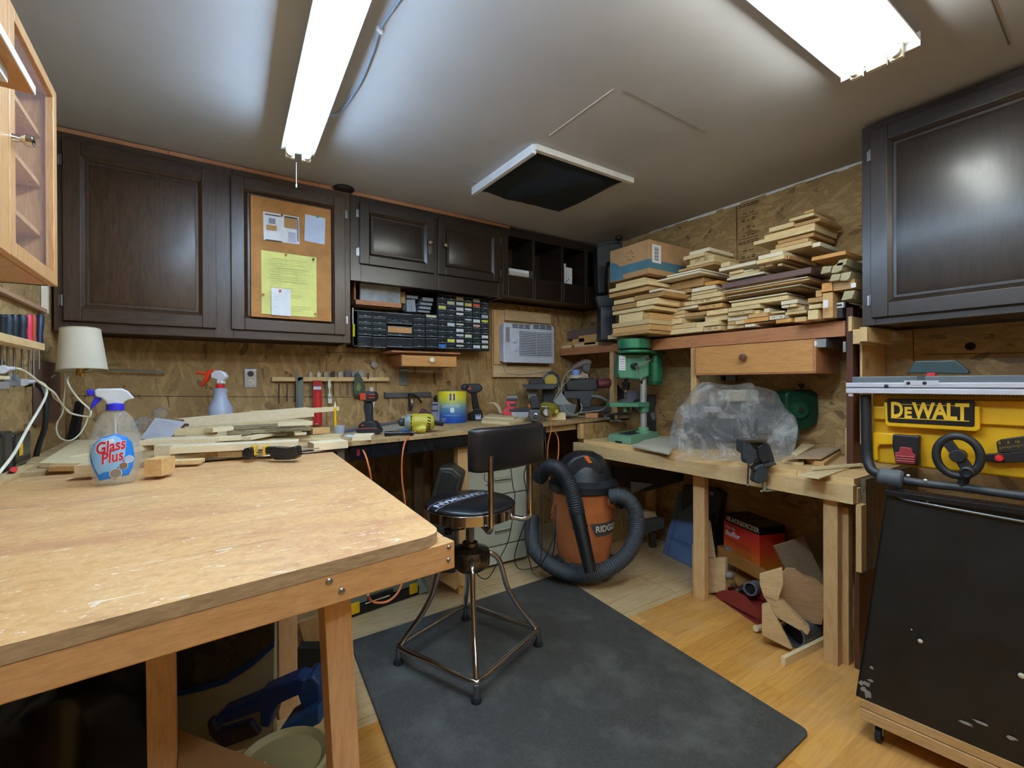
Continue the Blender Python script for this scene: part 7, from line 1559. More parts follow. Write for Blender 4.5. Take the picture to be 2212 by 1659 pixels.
tc = t.M @ Vector((x0_+L_/2, .1, 0))
t = T('step_stool', 'low rough wooden box carrying the tray under the bench', 'stand', (tc.x+.02, tc.y, 0), RZ)
mb = MB(); hS = Zs-.0095
mb.box((-L_/2+.03, .0, 0), (-L_/2+.05, .15, hS-.02), PINE_Z); mb.box((L_/2-.05, .0, 0), (L_/2-.03, .15, hS-.02), PINE_Z); t.part('leg', mb)
t.part('top_board', MB().box((-L_/2, -.06, hS-.02), (L_/2, .16, hS), PINE_X))
# red steel toolbox tray
t = px('tool_tray', 'dull red steel tray heaped with fittings on the floor', 'tray', 1590, 1320, Z=0, rz=RZ)
RT = C('8c2f2b', .5, var=.2); pts = [(1547, 1298), (1547, 1279), (1562, 1275), (1588, 1276), (1610, 1288), (1634, 1318), (1636, 1336)]
P = [t.q(x, y) for x, y in pts]; zmin = 0
mb = MB().prism([(p.x, max(p.z, .0005)) for p in P], 0, .004, RT); mb.prism([(p.x, max(p.z, .0005)) for p in P], .2, .204, RT); xa_, xb_ = P[0].x, P[-1].x
mb.box((xa_, 0, 0), (xb_, .204, .004), RT); mb.box((xa_, 0, 0), (xa_+.004, .204, .05), RT); mb.box((xb_-.004, 0, 0), (xb_, .204, .03), RT); t.part('tray_body', mb, bevel=.001)
t = px('hose_fitting', 'grey plastic pipe fitting lying in the red tray', 'pipe fitting', 1625, 1280, Z=.06); a, b = t.q(1620, 1272), t.q(1642, 1266, .1)
PG = C('6f7278', .5); mb = MB(); mb.lathe([(.028, 0), (.036, 0), (.036, .1), (.03, .1), (.028, .004)], PG, 28, aim(a, b)); mb.cyl(a+(b-a)*.1, a+(b-a)*.12, .03, BLACK); t.part('pipe', mb)
t = px('hammer', 'round-headed mallet with a steel shaft lying in the red tray', 'hammer', 1580, 1262, Z=.1); mb = MB(); a, b = t.q(1577, 1244), t.q(1592, 1266, -.02); mb.cyl(a, b, .005, STEEL, n=10); t.part('shaft', mb); t.part('head', MB().ball(tuple(t.q(1576, 1243)), (.024, .02, .02), C('7f7a72', .6)))
t = px('metal_fittings', 'jumble of grey metal fittings in the red tray', 'fittings', 1608, 1290, Z=.01); mb = MB(); random.seed(8)
for k in range(9): c = t.q(1585+k*6.5, 1283+random.uniform(-6, 8)+k*.8, random.uniform(.02, .1)); mb.ball((c.x, c.y, max(c.z, .02)), (.02, .016, .012), C('77726a', .45, .5), 10, 7, rot((c.x, c.y, max(c.z, .02)), random.uniform(-40, 40), random.uniform(-40, 40), 0))
o = t.part('fitting', mb); t.o['kind'] = 'stuff'; o['kind'] = 'stuff'
# wooden cradle
t = px('wooden_cradle', 'wooden cradle of curved plywood cheeks on the floor under the bench', 'jig', 1700, 1400, Z=0, rz=-60)
CR = wood('cradle_wood', 'c3a171', 'd6b98a', 'x', vary=.04); CR2 = wood('cradle_face', 'a37f58', 'b5916a', 'x', vary=.04)
gz = lambda pts, dy: [(p.x, max(p.z, .001)) for p in (t.q(x, y, dy) for x, y in pts)]
mb = MB().prism(gz([(1688, 1240), (1700, 1229), (1718, 1230), (1738, 1245), (1760, 1250), (1784, 1270), (1786, 1300), (1775, 1350), (1750, 1346), (1700, 1325), (1686, 1302)], .08), .08, .1, CR2); t.part('curved_cheek', mb, bevel=.001)
mb = MB().prism(gz([(1641, 1242), (1690, 1228), (1692, 1262), (1680, 1300), (1662, 1300), (1650, 1290), (1641, 1262)], -.0), .0, .022, CR); t.part('side_cheek', mb, bevel=.001)
mb = MB().prism(gz([(1646, 1310), (1655, 1306), (1664, 1310), (1712, 1400), (1706, 1402), (1646, 1372)], -.04), -.04, -.015, CR); t.part('triangular_foot', mb, bevel=.001)
mb = MB().prism(gz([(1650, 1285), (1690, 1300), (1750, 1360), (1745, 1372), (1672, 1330)], .0), .0, .05, CR); t.part('base_board', mb, bevel=.001)
t = px('dowel_end', 'turned wooden knob lying beside the cradle', 'dowel', 1640, 1368, Z=0); t.part('knob', MB().cyl(tuple(t.q(1632, 1358)), tuple(t.q(1650, 1354, .03)), .014, PALE_X))
t = px('pvc_pipe', 'short dark grey plastic pipe lying against the cradle', 'pipe', 1712, 1398, Z=0, rz=CF)
a = t.q(1712, 1372); b = t.q(1752, 1352, .08); r_ = 26*t.s_(1712, 1380); a.z = max(a.z, r_+.002); b.z = max(b.z, r_+.002)
t.part('pipe', MB().lathe([(r_*.82, .004), (r_*.84, 0), (r_, 0), (r_, (b-a).length*1.2), (0, (b-a).length*1.2)], C('4d5054', .5), 32, aim(a, b))); t.part('bore', MB().cyl(a+(b-a)*.3, a+(b-a)*.32, r_*.82, BLACK))
def plank(label, pts, z, th, m, name='wood_board', lean_=None):
    P = [W(x, y, Z=z+th) for x, y in pts]; mb = MB().slab([(p.x, p.y) for p in P], z, z+th, m); return one(name, label, 'board', mb, bevel=.001)
t = px('wood_board', 'board standing on edge on the floor in front of the bench leg', 'board', 1740, 1440, Z=0, rz=20)
mb = MB(); P = [W(1696, 1440, Z=0), W(1790, 1392, Z=0)]; d_ = (P[1]-P[0]).normalized(); n_ = Vector((-d_.y, d_.x, 0)); 
lo_ = [P[0], P[1], P[1]+n_*.018, P[0]+n_*.018]; mb.hexa([t.I @ p for p in lo_], [t.I @ (p+Vector((0, 0, .035))) for p in lo_], PALE_X); t.part('board', mb, bevel=.001)
# tilted plywood panels leaning behind the cradle
for (pts, D0, D1, m, lb) in (([(1672, 1180), (1738, 1160), (1788, 1268), (1788, 1300), (1700, 1235)], 2.45, 2.5, wood('dusty_ply', 'a58663', 'b79a76', 'x', vary=.03), 'dusty plywood panel leaning under the bench, the nearer one'.replace('nearer', 'broad front')),
                             ([(1735, 1160), (1790, 1140), (1792, 1262), (1782, 1262)], 2.55, 2.6, C('8a8066', .8), 'grey-green panel leaning behind the broad front plywood')):
    f = Tmp(P3(pts[0][0], pts[0][1], D0), CF); mb = MB(); f.poly(mb, pts, 0, .012, m); one('plywood_sheet', lb, 'panel', world(f, mb), bevel=.001)
f = Tmp(P3(1720, 1160, 2.85), CF); mb = MB(); f.rect(mb, 1680, 1096, 1765, 1104, 0, .15, PINE_X); f.rect(mb, 1722, 1104, 1740, 1180, .03, .03, PINE_Z); f.rect(mb, 1690, 1104, 1698, 1240, .1, .03, PINE_Z); mb.v = [(x, y, z) for x, y, z in mb.v]
one('small_stool', 'small pine stool in the shadow under the bench', 'stool', world(f, mb), bevel=.001)
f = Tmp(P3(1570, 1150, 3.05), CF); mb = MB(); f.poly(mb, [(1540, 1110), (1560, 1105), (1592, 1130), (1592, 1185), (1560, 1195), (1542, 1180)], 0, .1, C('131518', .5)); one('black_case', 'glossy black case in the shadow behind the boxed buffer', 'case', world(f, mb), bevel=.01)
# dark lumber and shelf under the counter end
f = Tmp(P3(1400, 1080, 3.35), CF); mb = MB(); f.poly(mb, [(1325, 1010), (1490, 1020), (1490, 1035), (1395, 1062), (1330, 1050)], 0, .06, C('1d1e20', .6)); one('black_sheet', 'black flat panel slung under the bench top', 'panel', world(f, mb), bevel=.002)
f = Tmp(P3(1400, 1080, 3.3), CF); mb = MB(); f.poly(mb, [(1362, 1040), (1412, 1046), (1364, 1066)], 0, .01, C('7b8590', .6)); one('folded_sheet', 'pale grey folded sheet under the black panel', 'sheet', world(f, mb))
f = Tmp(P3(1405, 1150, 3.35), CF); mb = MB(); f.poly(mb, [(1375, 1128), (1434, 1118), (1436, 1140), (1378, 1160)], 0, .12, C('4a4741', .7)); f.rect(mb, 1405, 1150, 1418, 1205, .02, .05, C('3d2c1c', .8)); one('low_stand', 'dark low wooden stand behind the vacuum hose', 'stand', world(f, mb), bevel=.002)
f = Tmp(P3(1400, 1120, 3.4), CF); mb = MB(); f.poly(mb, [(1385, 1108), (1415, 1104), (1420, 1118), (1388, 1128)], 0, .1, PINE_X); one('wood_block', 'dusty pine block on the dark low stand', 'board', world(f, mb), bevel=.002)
# ================================================================ work table in front
def table_mat():
    s = N('worn_table_top'); v = s.coord()
    a = s.noise(s.coord(scale=(1, 1.6, 1), rot=(0, 0, .15)), 3.6, 7, .7, .8); b = s.noise(v, 60, 5, .7)
    c = s.ramp(a, [(.28, hx('b37f4e')), (.42, hx('cd9c64')), (.6, hx('daad76')), (.8, hx('e0b983'))])
    c = s.mix(.35, c, s.ramp(b, [(.3, hx('a06c3c')), (.5, hx('d6a870')), (.72, hx('ebcd9b'))]))
    def mask(sc, ro, f, lo, hi, top, det=5, ds=.8, off=0):
        n_ = s.noise(s.coord(scale=sc, rot=(0, 0, ro)), f, det, .7, ds); return s.ramp(n_, [(lo, (0, 0, 0, 1)), (hi, (top,)*3+(1,))])
    c = s.mix(mask((1, 2.2, 1), 0, 2.3, .48, .66, .75), c, hx('b8805c'))
    c = s.mix(mask((1, 2.5, 1), .2, 5, .56, .7, .45), c, hx('9c6f4c'))
    c = s.mix(mask((3, 10, 1), .5, 3.3, .645, .66, .85, 5, 1.5), c, hx('efe3d2'))
    c = s.mix(mask((4, 12, 1), -.3, 3.6, .65, .665, .8, 5, 1.5), c, hx('f0e4d4'))
    c = s.mix(mask((2, 4, 1), .9, 5.2, .665, .68, .9, 6, 1.6), c, hx('ecebe8'))
    c = s.mix(mask((2, 20, 1), -.35, 2.2, .63, .68, .4, 3), c, hx('7d5a3a'))
    c = s.mix(mask((1.5, 4, 1), .1, 6, .72, .735, .8, 5), c, hx('6f7a80'))
    vo = s.n('ShaderNodeTexVoronoi'); vo.inputs['Scale'].default_value = 70; s.l(v, vo.inputs['Vector']); c = s.mix(s.ramp(vo.outputs['Distance'], [(.0, (.7, .7, .7, 1)), (.2, (.0, .0, .0, 1))]), c, hx('eedfc2'))
    s.col(c); s.b.inputs['Roughness'].default_value = .5; s.bump(b, .2, .001); return s.m
TT = table_mat(); TE = wood('worn_table_edge', '8f7558', 'b59a76', 'x', vary=.02, rings=10)
FR = Vector((.378, .795, 0)); d_ = Vector((.555, .076, 0)).normalized(); FL = FR-d_*.86; BR = Vector((.452, 1.985, 0)); BL = Vector((-.45, 1.985, 0))
t = T('work_table', 'large worn wooden work table splashed with white paint', 'table', (0, 1.35, 0), 0)
off = Vector((0, 1.35, 0)); P = [FL, FR, BR, BL]; Q = []
for i, p in enumerate(P):
    if i == 1:
        u_, v_ = (FL-FR).normalized(), (BR-FR).normalized(); k = .045
        for j in range(7): w_ = j/6; a_, b_ = FR+u_*k, FR+v_*k; Q.append((a_.lerp(FR, w_)).lerp(FR.lerp(b_, w_), w_))
    else: Q.append(p)
pl = [((p-off).x, (p-off).y) for p in Q]
mb = MB(); n = len(pl); b0 = len(mb.v)
mb.slab(pl, ZT-.021, ZT, TE); mb.mi = [mb.slot(TT) if i == 1 else 0 for i in range(len(mb.mi))]
mb.add([(x, y, ZT+.0001) for x, y in pl], [tuple(range(n))], TT)
t.part('table_top', mb, bevel=.0)
APR = wood('apron_fir', 'c0905c', 'd0a36e', 'x', vary=.03, rough=.45, coat=.1)
za, zb = ZT-.0745, ZT-.0215
s0 = FL+d_*-.02; s1 = FR+d_*.027; n_ = Vector((-d_.y, d_.x, 0))
def bar(a, b, wd, z0, z1, m):
    dd_ = (b-a).normalized(); nn_ = Vector((-dd_.y, dd_.x, 0)); f = [a, b, b+nn_*wd, a+nn_*wd]; return MB().hexa([(p-off)+Vector((0, 0, z0)) for p in f], [(p-off)+Vector((0, 0, z1)) for p in f], m)
a1 = s0+n_*.001; b1 = s1+n_*.001
m_ = bar(a1, b1, .036, za, zb, APR); k_ = (b1-a1).length; m_.v = [(x, y, z+(.0105*max(0, 1-((Vector((x, y, 0))+off-a1).dot(d_)-.27)/.58) if z < za+.001 else 0)) for x, y, z in m_.v]; t.part('apron', m_, bevel=.003)
re = (BR-FR).normalized(); a2 = s1+n_*.038-d_*.0; t.part('apron', bar(a2, a2+re*1.12, .034, za, zb, APR), bevel=.003)
for (x, y, k) in ((711, 1257, 1.2), (738, 1278, 1.2), (970, 1183, 1), (969, 1210, 1)):
    q_ = W(x, y, pl=(a1, n_))-off; t.part('screw_head', MB().lathe([(0, .002), (.0025*k, .002), (.0045*k, .0005), (.005*k, 0)], STEEL, 14, aim(q_, q_-n_)))

def tleg(top, bot, wx, wy, label=None):
    (x0, y0, z0), (x1, y1, z1) = top, bot; mb = MB().hexa([(x1-wx/2, y1-wy/2-1.35, z1), (x1+wx/2, y1-wy/2-1.35, z1), (x1+wx/2, y1+wy/2-1.35, z1), (x1-wx/2, y1+wy/2-1.35, z1)],
        [(x0-wx/2, y0-wy/2-1.35, z0), (x0+wx/2, y0-wy/2-1.35, z0), (x0+wx/2, y0+wy/2-1.35, z0), (x0-wx/2, y0+wy/2-1.35, z0)], m=wood('leg_fir', 'cda377', 'dab48a', 'z', vary=.03) if 'leg_fir' not in bpy.data.materials else bpy.data.materials['leg_fir'])
    return t.part('leg', mb, bevel=.002)
Lp = W(716, 1325, Y=.85); x_ = Lp.x
tleg((x_+.004, .866, zb-.002), (x_+.045, .866, 0), .045, .058)
tleg((.262, 1.86, zb), (.262, 1.86, 0), .062, .038)
x2 = W(348, 1500, Y=1.22).x; tleg((x2, 1.22, za-.0), (x2+.005, 1.22, 0), .05, .038)
tleg((-.38, 1.86, zb), (-.38, 1.86, 0), .06, .038)
tleg((-.42, .78, zb), (-.42, .78, 0), .06, .038)

# things kept under the table
f = Tmp(P3(470, 1480, 1.42), CF)
PN = C('a5a189', .7); GRY = C('6b6a5e', .7)
t = T('wrapped_board', 'pale panel partly covered with clear film held by blue tape', 'panel', (f.M @ Vector((0, 0, 0))), CF); t.o.location.z = 0; t.M = Matrix.Translation(t.o.location) @ Matrix.Rotation(R(CF), 4, 'Z'); t.I = t.M.inverted()
mb = MB(); P = [t.q(x, y) for x, y in ((366, 1410), (592, 1340), (592, 1600), (450, 1640), (372, 1600))]; mb.prism([(p.x, max(p.z, .01)) for p in P], 0, .02, PN); t.part('panel_board', mb, bevel=.002)
mb = MB(); P = [t.q(x, y, -.006) for x, y in ((366, 1380), (592, 1330), (592, 1388), (500, 1460), (470, 1474), (366, 1504))]; mb.prism([(p.x, p.z) for p in P], -.006, -.003, C('4e4b45', .25, alpha=.8)); t.part('film', mb)
mb = MB(); BT = C('0d3f86', .6)
for pts in (((366, 1498), (420, 1484), (490, 1466), (492, 1476), (440, 1492), (370, 1508)), ((490, 1460), (540, 1430), (592, 1388), (592, 1398), (545, 1440), (492, 1474))): P = [t.q(x, y, -.009) for x, y in pts]; mb.prism([(p.x, p.z) for p in P], -.009, -.0065, BT)
t.part('tape', mb, label='blue masking tape')
NB = C('14306e', .5, var=.2)
t = T('blue_machine', 'dark blue power tool with a handle lying under the table', 'power tool', P3(600, 1560, 1.34), CF); t.o.location.z = 0.0; t.M = Matrix.Translation(t.o.location) @ Matrix.Rotation(R(CF), 4, 'Z'); t.I = t.M.inverted()
for nm, pts, dy, th, m in (('body', [(460, 1560), (470, 1545), (550, 1512), (560, 1498), (640, 1464), (660, 1470), (652, 1500), (600, 1524), (590, 1540), (580, 1575), (560, 1572), (560, 1540), (480, 1568)], 0, .06, NB), ('wheel_guard', [(640, 1500), (655, 1466), (675, 1462), (690, 1478), (692, 1520), (655, 1540)], .02, .08, C('1b3a6a', .5)),
                         ('base_plate', [(600, 1580), (690, 1525), (692, 1565), (640, 1590)], -.02, .1, C('1d4478', .5)), ('lever', [(445, 1560), (460, 1555), (470, 1580), (540, 1560), (560, 1590), (480, 1620), (450, 1590)], .06, .04, C('2a2a44', .5))):
    mb = MB(); t.poly(mb, pts, dy, th, m); t.part(nm, mb, bevel=.008)
t = T('plastic_tub', 'round cream tub with a dished lid under the table', 'tub', P3(610, 1640, 1.12), CF); u = t.s_(610, 1640); zt_ = t.o.location.z; t.o.location.z = 0; 
TB = C('8f8a66', .5); mb = MB().lathe([(0, 0), (86*u, 0), (96*u, zt_-.01), (98*u, zt_), (90*u, zt_+.006), (78*u, zt_-.006), (60*u, zt_-.008), (0, zt_-.004)], TB, 48); t.part('tub_body', mb)
t.part('lid_label', MB().slab([(-.055, -.03), (-.01, -.045), (.0, -.03), (-.04, -.005)], zt_-.004, zt_-.002, PAPER))
zq_ = .42; P = [W(x, y, Z=zq_) for x, y in ((383, 1573), (640, 1672), (640, 1900), (386, 1900))]; c_ = sum(P, Vector())/4; c_.z = 0
t = T('cardboard_box', 'plain brown cardboard box on the floor under the table', 'box', c_, 0)
t.part('carton', MB().slab([(q_.x-c_.x, q_.y-c_.y) for q_ in P], 0, zq_, CARD), bevel=.003)
t = T('trash_bag', 'black plastic bag slumped on the floor under the table', 'bag', P3(150, 1640, 1.2), CF); t.o.location.z = .0
BG = C('0d0d0f', .35, var=.3); t.part('bag_film', crumple(t, (0, 0, .25), (.2, .2, .26), BG, 12, .5), sharp=80)
mb = MB(); P = [P3(30, 1620, 1.25), P3(180, 1540, 1.3), P3(330, 1475, 1.35)]; one('dark_hose', 'dark hose running under the table behind the bag', 'hose', MB().tube(P, .018, C('201c1a', .6), n=12))
one('blue_tag', 'blue tape patch on the wood behind the far table leg', 'tape', (lambda f_: world(f_, (lambda m_: (f_.rect(m_, 627, 1364, 643, 1384, 0, .003, C('0f5ab0', .6)), m_)[1])(MB())))(Tmp(P3(635, 1374, 1.75), CF)))
for i, (pts, m, lb) in enumerate((([(645, 1345), (690, 1330), (692, 1400), (660, 1402)], PINE_Z, 'pale board standing behind the far table leg'), ([(632, 1350), (650, 1345), (662, 1405), (648, 1408)], TAN, 'tan board leaning beside the blue tape patch'))):
    f = Tmp(P3(pts[0][0], 1400, 1.95+.04*i), CF); mb = MB(); f.poly(mb, pts, 0, .02, m); q0 = [p for p in mb.v]; one('wood_board', lb, 'board', world(f, mb), bevel=.001)
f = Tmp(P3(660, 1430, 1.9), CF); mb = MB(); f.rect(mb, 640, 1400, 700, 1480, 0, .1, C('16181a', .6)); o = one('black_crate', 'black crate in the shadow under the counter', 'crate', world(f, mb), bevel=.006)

# ================================================================ glazed cabinet on the left wall
XL = -.33
yf = W(125, 620, X=XL).y; yn = W(24, 566, X=XL).y; z0 = W(125, 620, X=XL).z; z1 = W(133, 225, X=XL).z
t = T('glass_cabinet', 'honey oak wall cabinet with a glazed door and shelves', 'cabinet', (XL, yn, z0), 90)
w_ = yf-yn; h_ = z1-z0; dpt = .2; HC = HONEY; INN = C('6f5a4c', .7)
mb = MB(); th = .016
mb.box((-.16, .02, 0), (w_, dpt, th), HC); mb.box((-.16, .02, h_-th), (w_, dpt, h_), HC); mb.box((w_-th, .02, 0), (w_, dpt, h_), HC); mb.box((-.16, dpt-.006, 0), (w_, dpt, h_), HC)
t.part('body', mb, bevel=.001)
for k in range(1, 4): t.part('shelf', MB().box((-.14, .03, h_*k/4-.006), (w_-th, dpt-.01, h_*k/4+.006), HC))
sw = .035
mb = MB(); mb.box((0, 0, 0), (sw, .018, h_), HC); mb.box((w_-sw, 0, 0), (w_, .018, h_), HC); mb.box((sw, 0, 0), (w_-sw, .018, sw), HC); mb.box((sw, 0, h_-sw*.8), (w_-sw, .018, h_), HC)
mb.box((-.16, .0, 0), (-.006, .018, h_), HC)
d = t.part('door', mb, bevel=.002)
GL = N('window_glass'); GL.b.inputs['Base Color'].default_value = (.8, .85, .88, 1); GL.b.inputs['Roughness'].default_value = .03; GL.b.inputs['Alpha'].default_value = .06; GL.bump(GL.noise(GL.coord(), 3, 1), .02); GL = GL.m
MB().box((sw, .008, sw), (w_-sw, .011, h_-sw*.8), GL).build('glass_pane', d)
mb = MB(); 
kp = t.q(40, 300, -.03); mb.lathe([(0, 0), (.009, 0), (.005, .012), (.013, .022), (.012, .032), (0, .036)], C('d7d9da', .1, 1), 20, at((max(.014, t.q(27, 297).x), 0, t.q(27, 297).z), x=90)); mb.build('knob', d)
# board jutting over the cabinet; lamplight on its edge is put into the colour
cz = W(77, 205, X=-.25)
t = T('jutting_board', 'wooden board, its lamp-lit edge painted white, jutting out above the glazed cabinet', 'board', (-.25, cz.y, cz.z), 90)
t.part('board', MB().box((-.42, .002, 0), (0, .28, .014), DRAWERX)); t.part('lit_edge', MB().box((-.42, 0, -.0005), (0.0005, .002, .0145), C('eef3fa', .4))); 
mb = MB().box((-.42, .02, -.022), (-.07, .05, -.0005), C('dfe6f2', .4)); t.part('support_strip', mb)
one('dark_upright', 'dark wooden upright against the ceiling at the wall corner', 'board', MB().box((-.45, 1.28, 1.76), (-.41, 1.36, 2.34), C('4a3f38', .6)), bevel=.002)
# board and dark sheet on the wall under the cabinet
f = Tmp((-.52, 2.0, 1.2), 90); mb = MB(); f.rect(mb, -120, 560, 106, 678, 0, .016, wood('pink_ply', 'b58a6c', 'c79c7d', 'z', vary=.02)); f.rect(mb, 103, 615, 106, 678, -.002, .02, CREAM); one('plywood_backing', 'smooth plywood board on the wall below the glazed cabinet', 'board', world(f, mb))
f = Tmp((-.525, 2.0, 1.2), 90); mb = MB(); f.rect(mb, 80, 778, 131, 905, 0, .012, C('5b4236', .7)); one('brown_wall_sheet', 'dark brown sheet on the wall behind the tangled cords', 'board', world(f, mb))  # thin dark brown sheet over the wall next to the corner
# screwdriver rack
XK = -.42; f = lambda x, y: W(x, y, X=XK)
a, b = f(-40, 715), f(97, 757)
t = T('tool_shelf', 'narrow pine shelf with holes holding screwdrivers on the near wall', 'shelf', (XK, b.y, b.z), 90)
L_ = b.y-a.y; t.part('shelf_board', MB().box((-L_, 0, 0), (0, .11, .022), PINE_X), bevel=.001)
RB = C('c92a35', .4); KB = C('1f2935', .45); ND = C('1a2140', .45); OB2 = C('a5401f', .5)
random.seed(6); zsh = b.z+.022
specs = [((3, 695), 9, KB, RB, 'thick blue-grey screwdriver handle with a red collar, first on the rack'), ((16, 695), 8, C('2f3d4c', .5), RB, 'second blue-grey screwdriver handle with a red collar'), ((30, 698), 8, KB, RB, 'third dark screwdriver handle, with a pinkish hole'), ((47, 697), 9, KB, C('cf3350', .4), 'dark green-grey screwdriver handle in the middle of the rack'), ((62, 692), 6, C('d93a55', .4), RB, 'bright pinkish-red screwdriver handle'), ((72, 695), 5, OB2, OB2, 'brownish orange screwdriver handle'), ((84, 700), 7, ND, ND, 'leaning dark navy screwdriver handle')]
for i, ((x, y), rp, m1, m2, lb) in enumerate(specs):
    c = W(x, y, X=XK-.045); u = dep(c)/FPX; top_ = W(x+(6 if i == 6 else 0), 680, X=XK-.045).z; tt = T('screwdriver', lb, 'screwdriver', (c.x, c.y, zsh+.0005), 90)
    r_ = rp*u; h = top_-zsh
    mb = MB().lathe([(0, 0), (r_*.7, 0), (r_, h*.15), (r_*.8, h*.35), (r_, h*.6), (r_, h*.9), (r_*.6, h), (0, h)], m1, 16, at((0, 0, 0), y=8 if i == 6 else 0)); tt.part('handle', mb)
    mb = MB().cyl((0, 0, 0.0), (0, 0, h*.12), r_*1.15, m2, n=16); tt.part('collar', mb)
    mb = MB().cyl((0, 0, -.022-.06-.03*(i % 3)), (0, 0, 0), .0028, STEEL, n=8); tt.part('blade', mb)
# lower rack with pliers and a black box
XK2 = -.455; a, b = W(-40, 1055, X=XK2), W(75, 1003, X=XK2); z_ = b.z
t = T('tool_shelf', 'lower narrow pine shelf crowded with black tool handles', 'shelf', (XK2, b.y, z_-.022), 90); t.part('shelf_board', MB().box((-(b.y-a.y), 0, 0), (0, .08, .022), PINE_X), bevel=.001)
XB2 = XK2-.03
def hung(name, label, cat, x0, y0, x1, m, bev=.006, d=.035, X=XB2):
    q0, q1 = W(x0, y0, X=X), W(x1, y0, X=X); tt = T(name, label, cat, (X, q0.y, z_+.0005), 90); mb = MB().box((0, -.0, 0), (q1.y-q0.y, d, max(.03, q0.z-z_)), m); tt.part('body', mb, bevel=bev, seg=3); return tt
tt = hung('tool_holster', 'glossy black box with a yellow slip on the lower rack', 'case', 33, 938, 68, BLACKG, .01)
p0, p1 = tt.q(42, 955, -.002), tt.q(49, 982, -.002); tt.part('yellow_slip', MB().box((p0.x, -.003, p1.z), (p1.x, -.001, p0.z), YEL))
hung('pliers', 'brownish black tool handle between the black box and the frame edge', 'handle', 10, 935, 28, C('2b2520', .5)); hung('pliers', 'black round-shouldered tool handle nearest on the lower rack'.replace('nearest', 'first'), 'handle', -18, 950, 6, BLACK)
one('plastic_stopper', 'small red plastic cap on the lower rack', 'cap', MB().cyl(W(30, 1014, X=XK2-.004), W(30, 1014, X=XK2-.02), .008, RB))
# outlet strip with plugs
XO = -.47; f = Tmp(W(20, 850, X=XO), 90)
t = T('outlet_block', 'grey multi-outlet adapter crowded with white plugs', 'outlet', W(20, 848, X=XO), 90)
mb = MB(); t.rect(mb, -40, 806, 42, 822, 0, .05, C('7f8a90', .45)); t.rect(mb, -40, 822, 22, 842, -.015, .06, C('8a8680', .5)); t.part('housing', mb, bevel=.004)
t.part('wood_strip', (lambda m_: (t.rect(m_, -40, 810, 22, 820, -.02, .02, PALE_X), m_)[1])(MB()), bevel=.001)
mb = MB(); t.rect(mb, 22, 818, 52, 834, -.01, .03, C('70767c', .45)); t.part('adapter', mb, bevel=.003)
tt = T('wall_box', 'pale grey electric box above the plugs', 'electric box', W(5, 788, X=-.49), 90); mb = MB(); tt.rect(mb, -30, 774, 13, 788, 0, .04, C('7c868c', .45)); tt.part('box', mb, bevel=.003)
PW = C('d8dbe4', .4)
for (x, y, lb) in ((12, 797, 'upper white plug in the adapter'), (58, 825, 'lower white plug in the adapter')):
    tt = T('power_plug', lb, 'plug', W(x, y, X=-.455), 90); a, b = tt.q(x-8, y+1), tt.q(x+14, y-1)
    mb = MB().lathe([(0, 0), (.011, 0), (.011, .02), (.007, .028), (.006, (b-a).length+.005), (.004, (b-a).length+.012), (0, (b-a).length+.012)], PW, 14, aim(a, b)); tt.part('plug_body', mb)
da, db = dep(W(30, 800, X=-.455)), dep(W(97, 850, X=-.455))
cord('white lamp cord arching from the upper plug', [(26, 796, da), (42, 797, da), (60, 806, da+.05), (80, 822, da+.1), (100, 836, da+.15), (118, 850, da+.2), (133, 872, da+.3), (152, 892, da+.4), (188, 900, da+.42), (195, 897, da+.42), (194, 885, da+.42), (170, 862, da+.4), (150, 835, da+.45), (146, 818, da+.5), (153, 808, da+.55)], .0034, WCORD)
cord('thick white cord swinging down past the rack from the lower plug', [(68, 824, db), (84, 824, db), (97, 832, db-.05), (101, 842, db-.1), (98, 858, db-.15), (84, 885, db-.25), (60, 925, db-.35), (30, 980, db-.5), (-5, 1025, db-.6)], .0036, WCORD)
dl = 2.0
cord('cream lamp cord hanging straight under the shade', [(140, 806, dl), (140, 840, dl), (137, 870, dl), (135, 892, dl), (124, 912, dl), (122, 930, dl-.05), (130, 946, dl-.08), (150, 952, dl-.08), (170, 940, dl-.05), (184, 918, dl), (190, 900, dl)], .003, WCORD)
cord('cream cord loop beside the straight lamp cord', [(118, 810, dl), (108, 818, dl), (106, 832, dl), (116, 858, dl), (132, 872, dl), (140, 880, dl), (150, 888, dl)], .003, WCORD)
dk = 1.75
cord('thick black hose curving down behind the white plug', [(55, 832, dk), (72, 830, dk), (88, 836, dk), (98, 860, dk), (99, 900, dk), (95, 930, dk), (86, 955, dk), (78, 985, dk), (72, 1025, dk)], .009, C('17171c', .4), n=12)
one('black_bar', 'black flat bar leaning in the corner behind the lamp cords', 'bar', (lambda f_: (lambda m_: (f_.poly(m_, [(162, 866), (177, 869), (163, 950), (143, 950)], 0, .02, C('12141c', .45)), world(f_, m_))[1])(MB()))(Tmp(P3(160, 900, 2.25), CF)), bevel=.003)
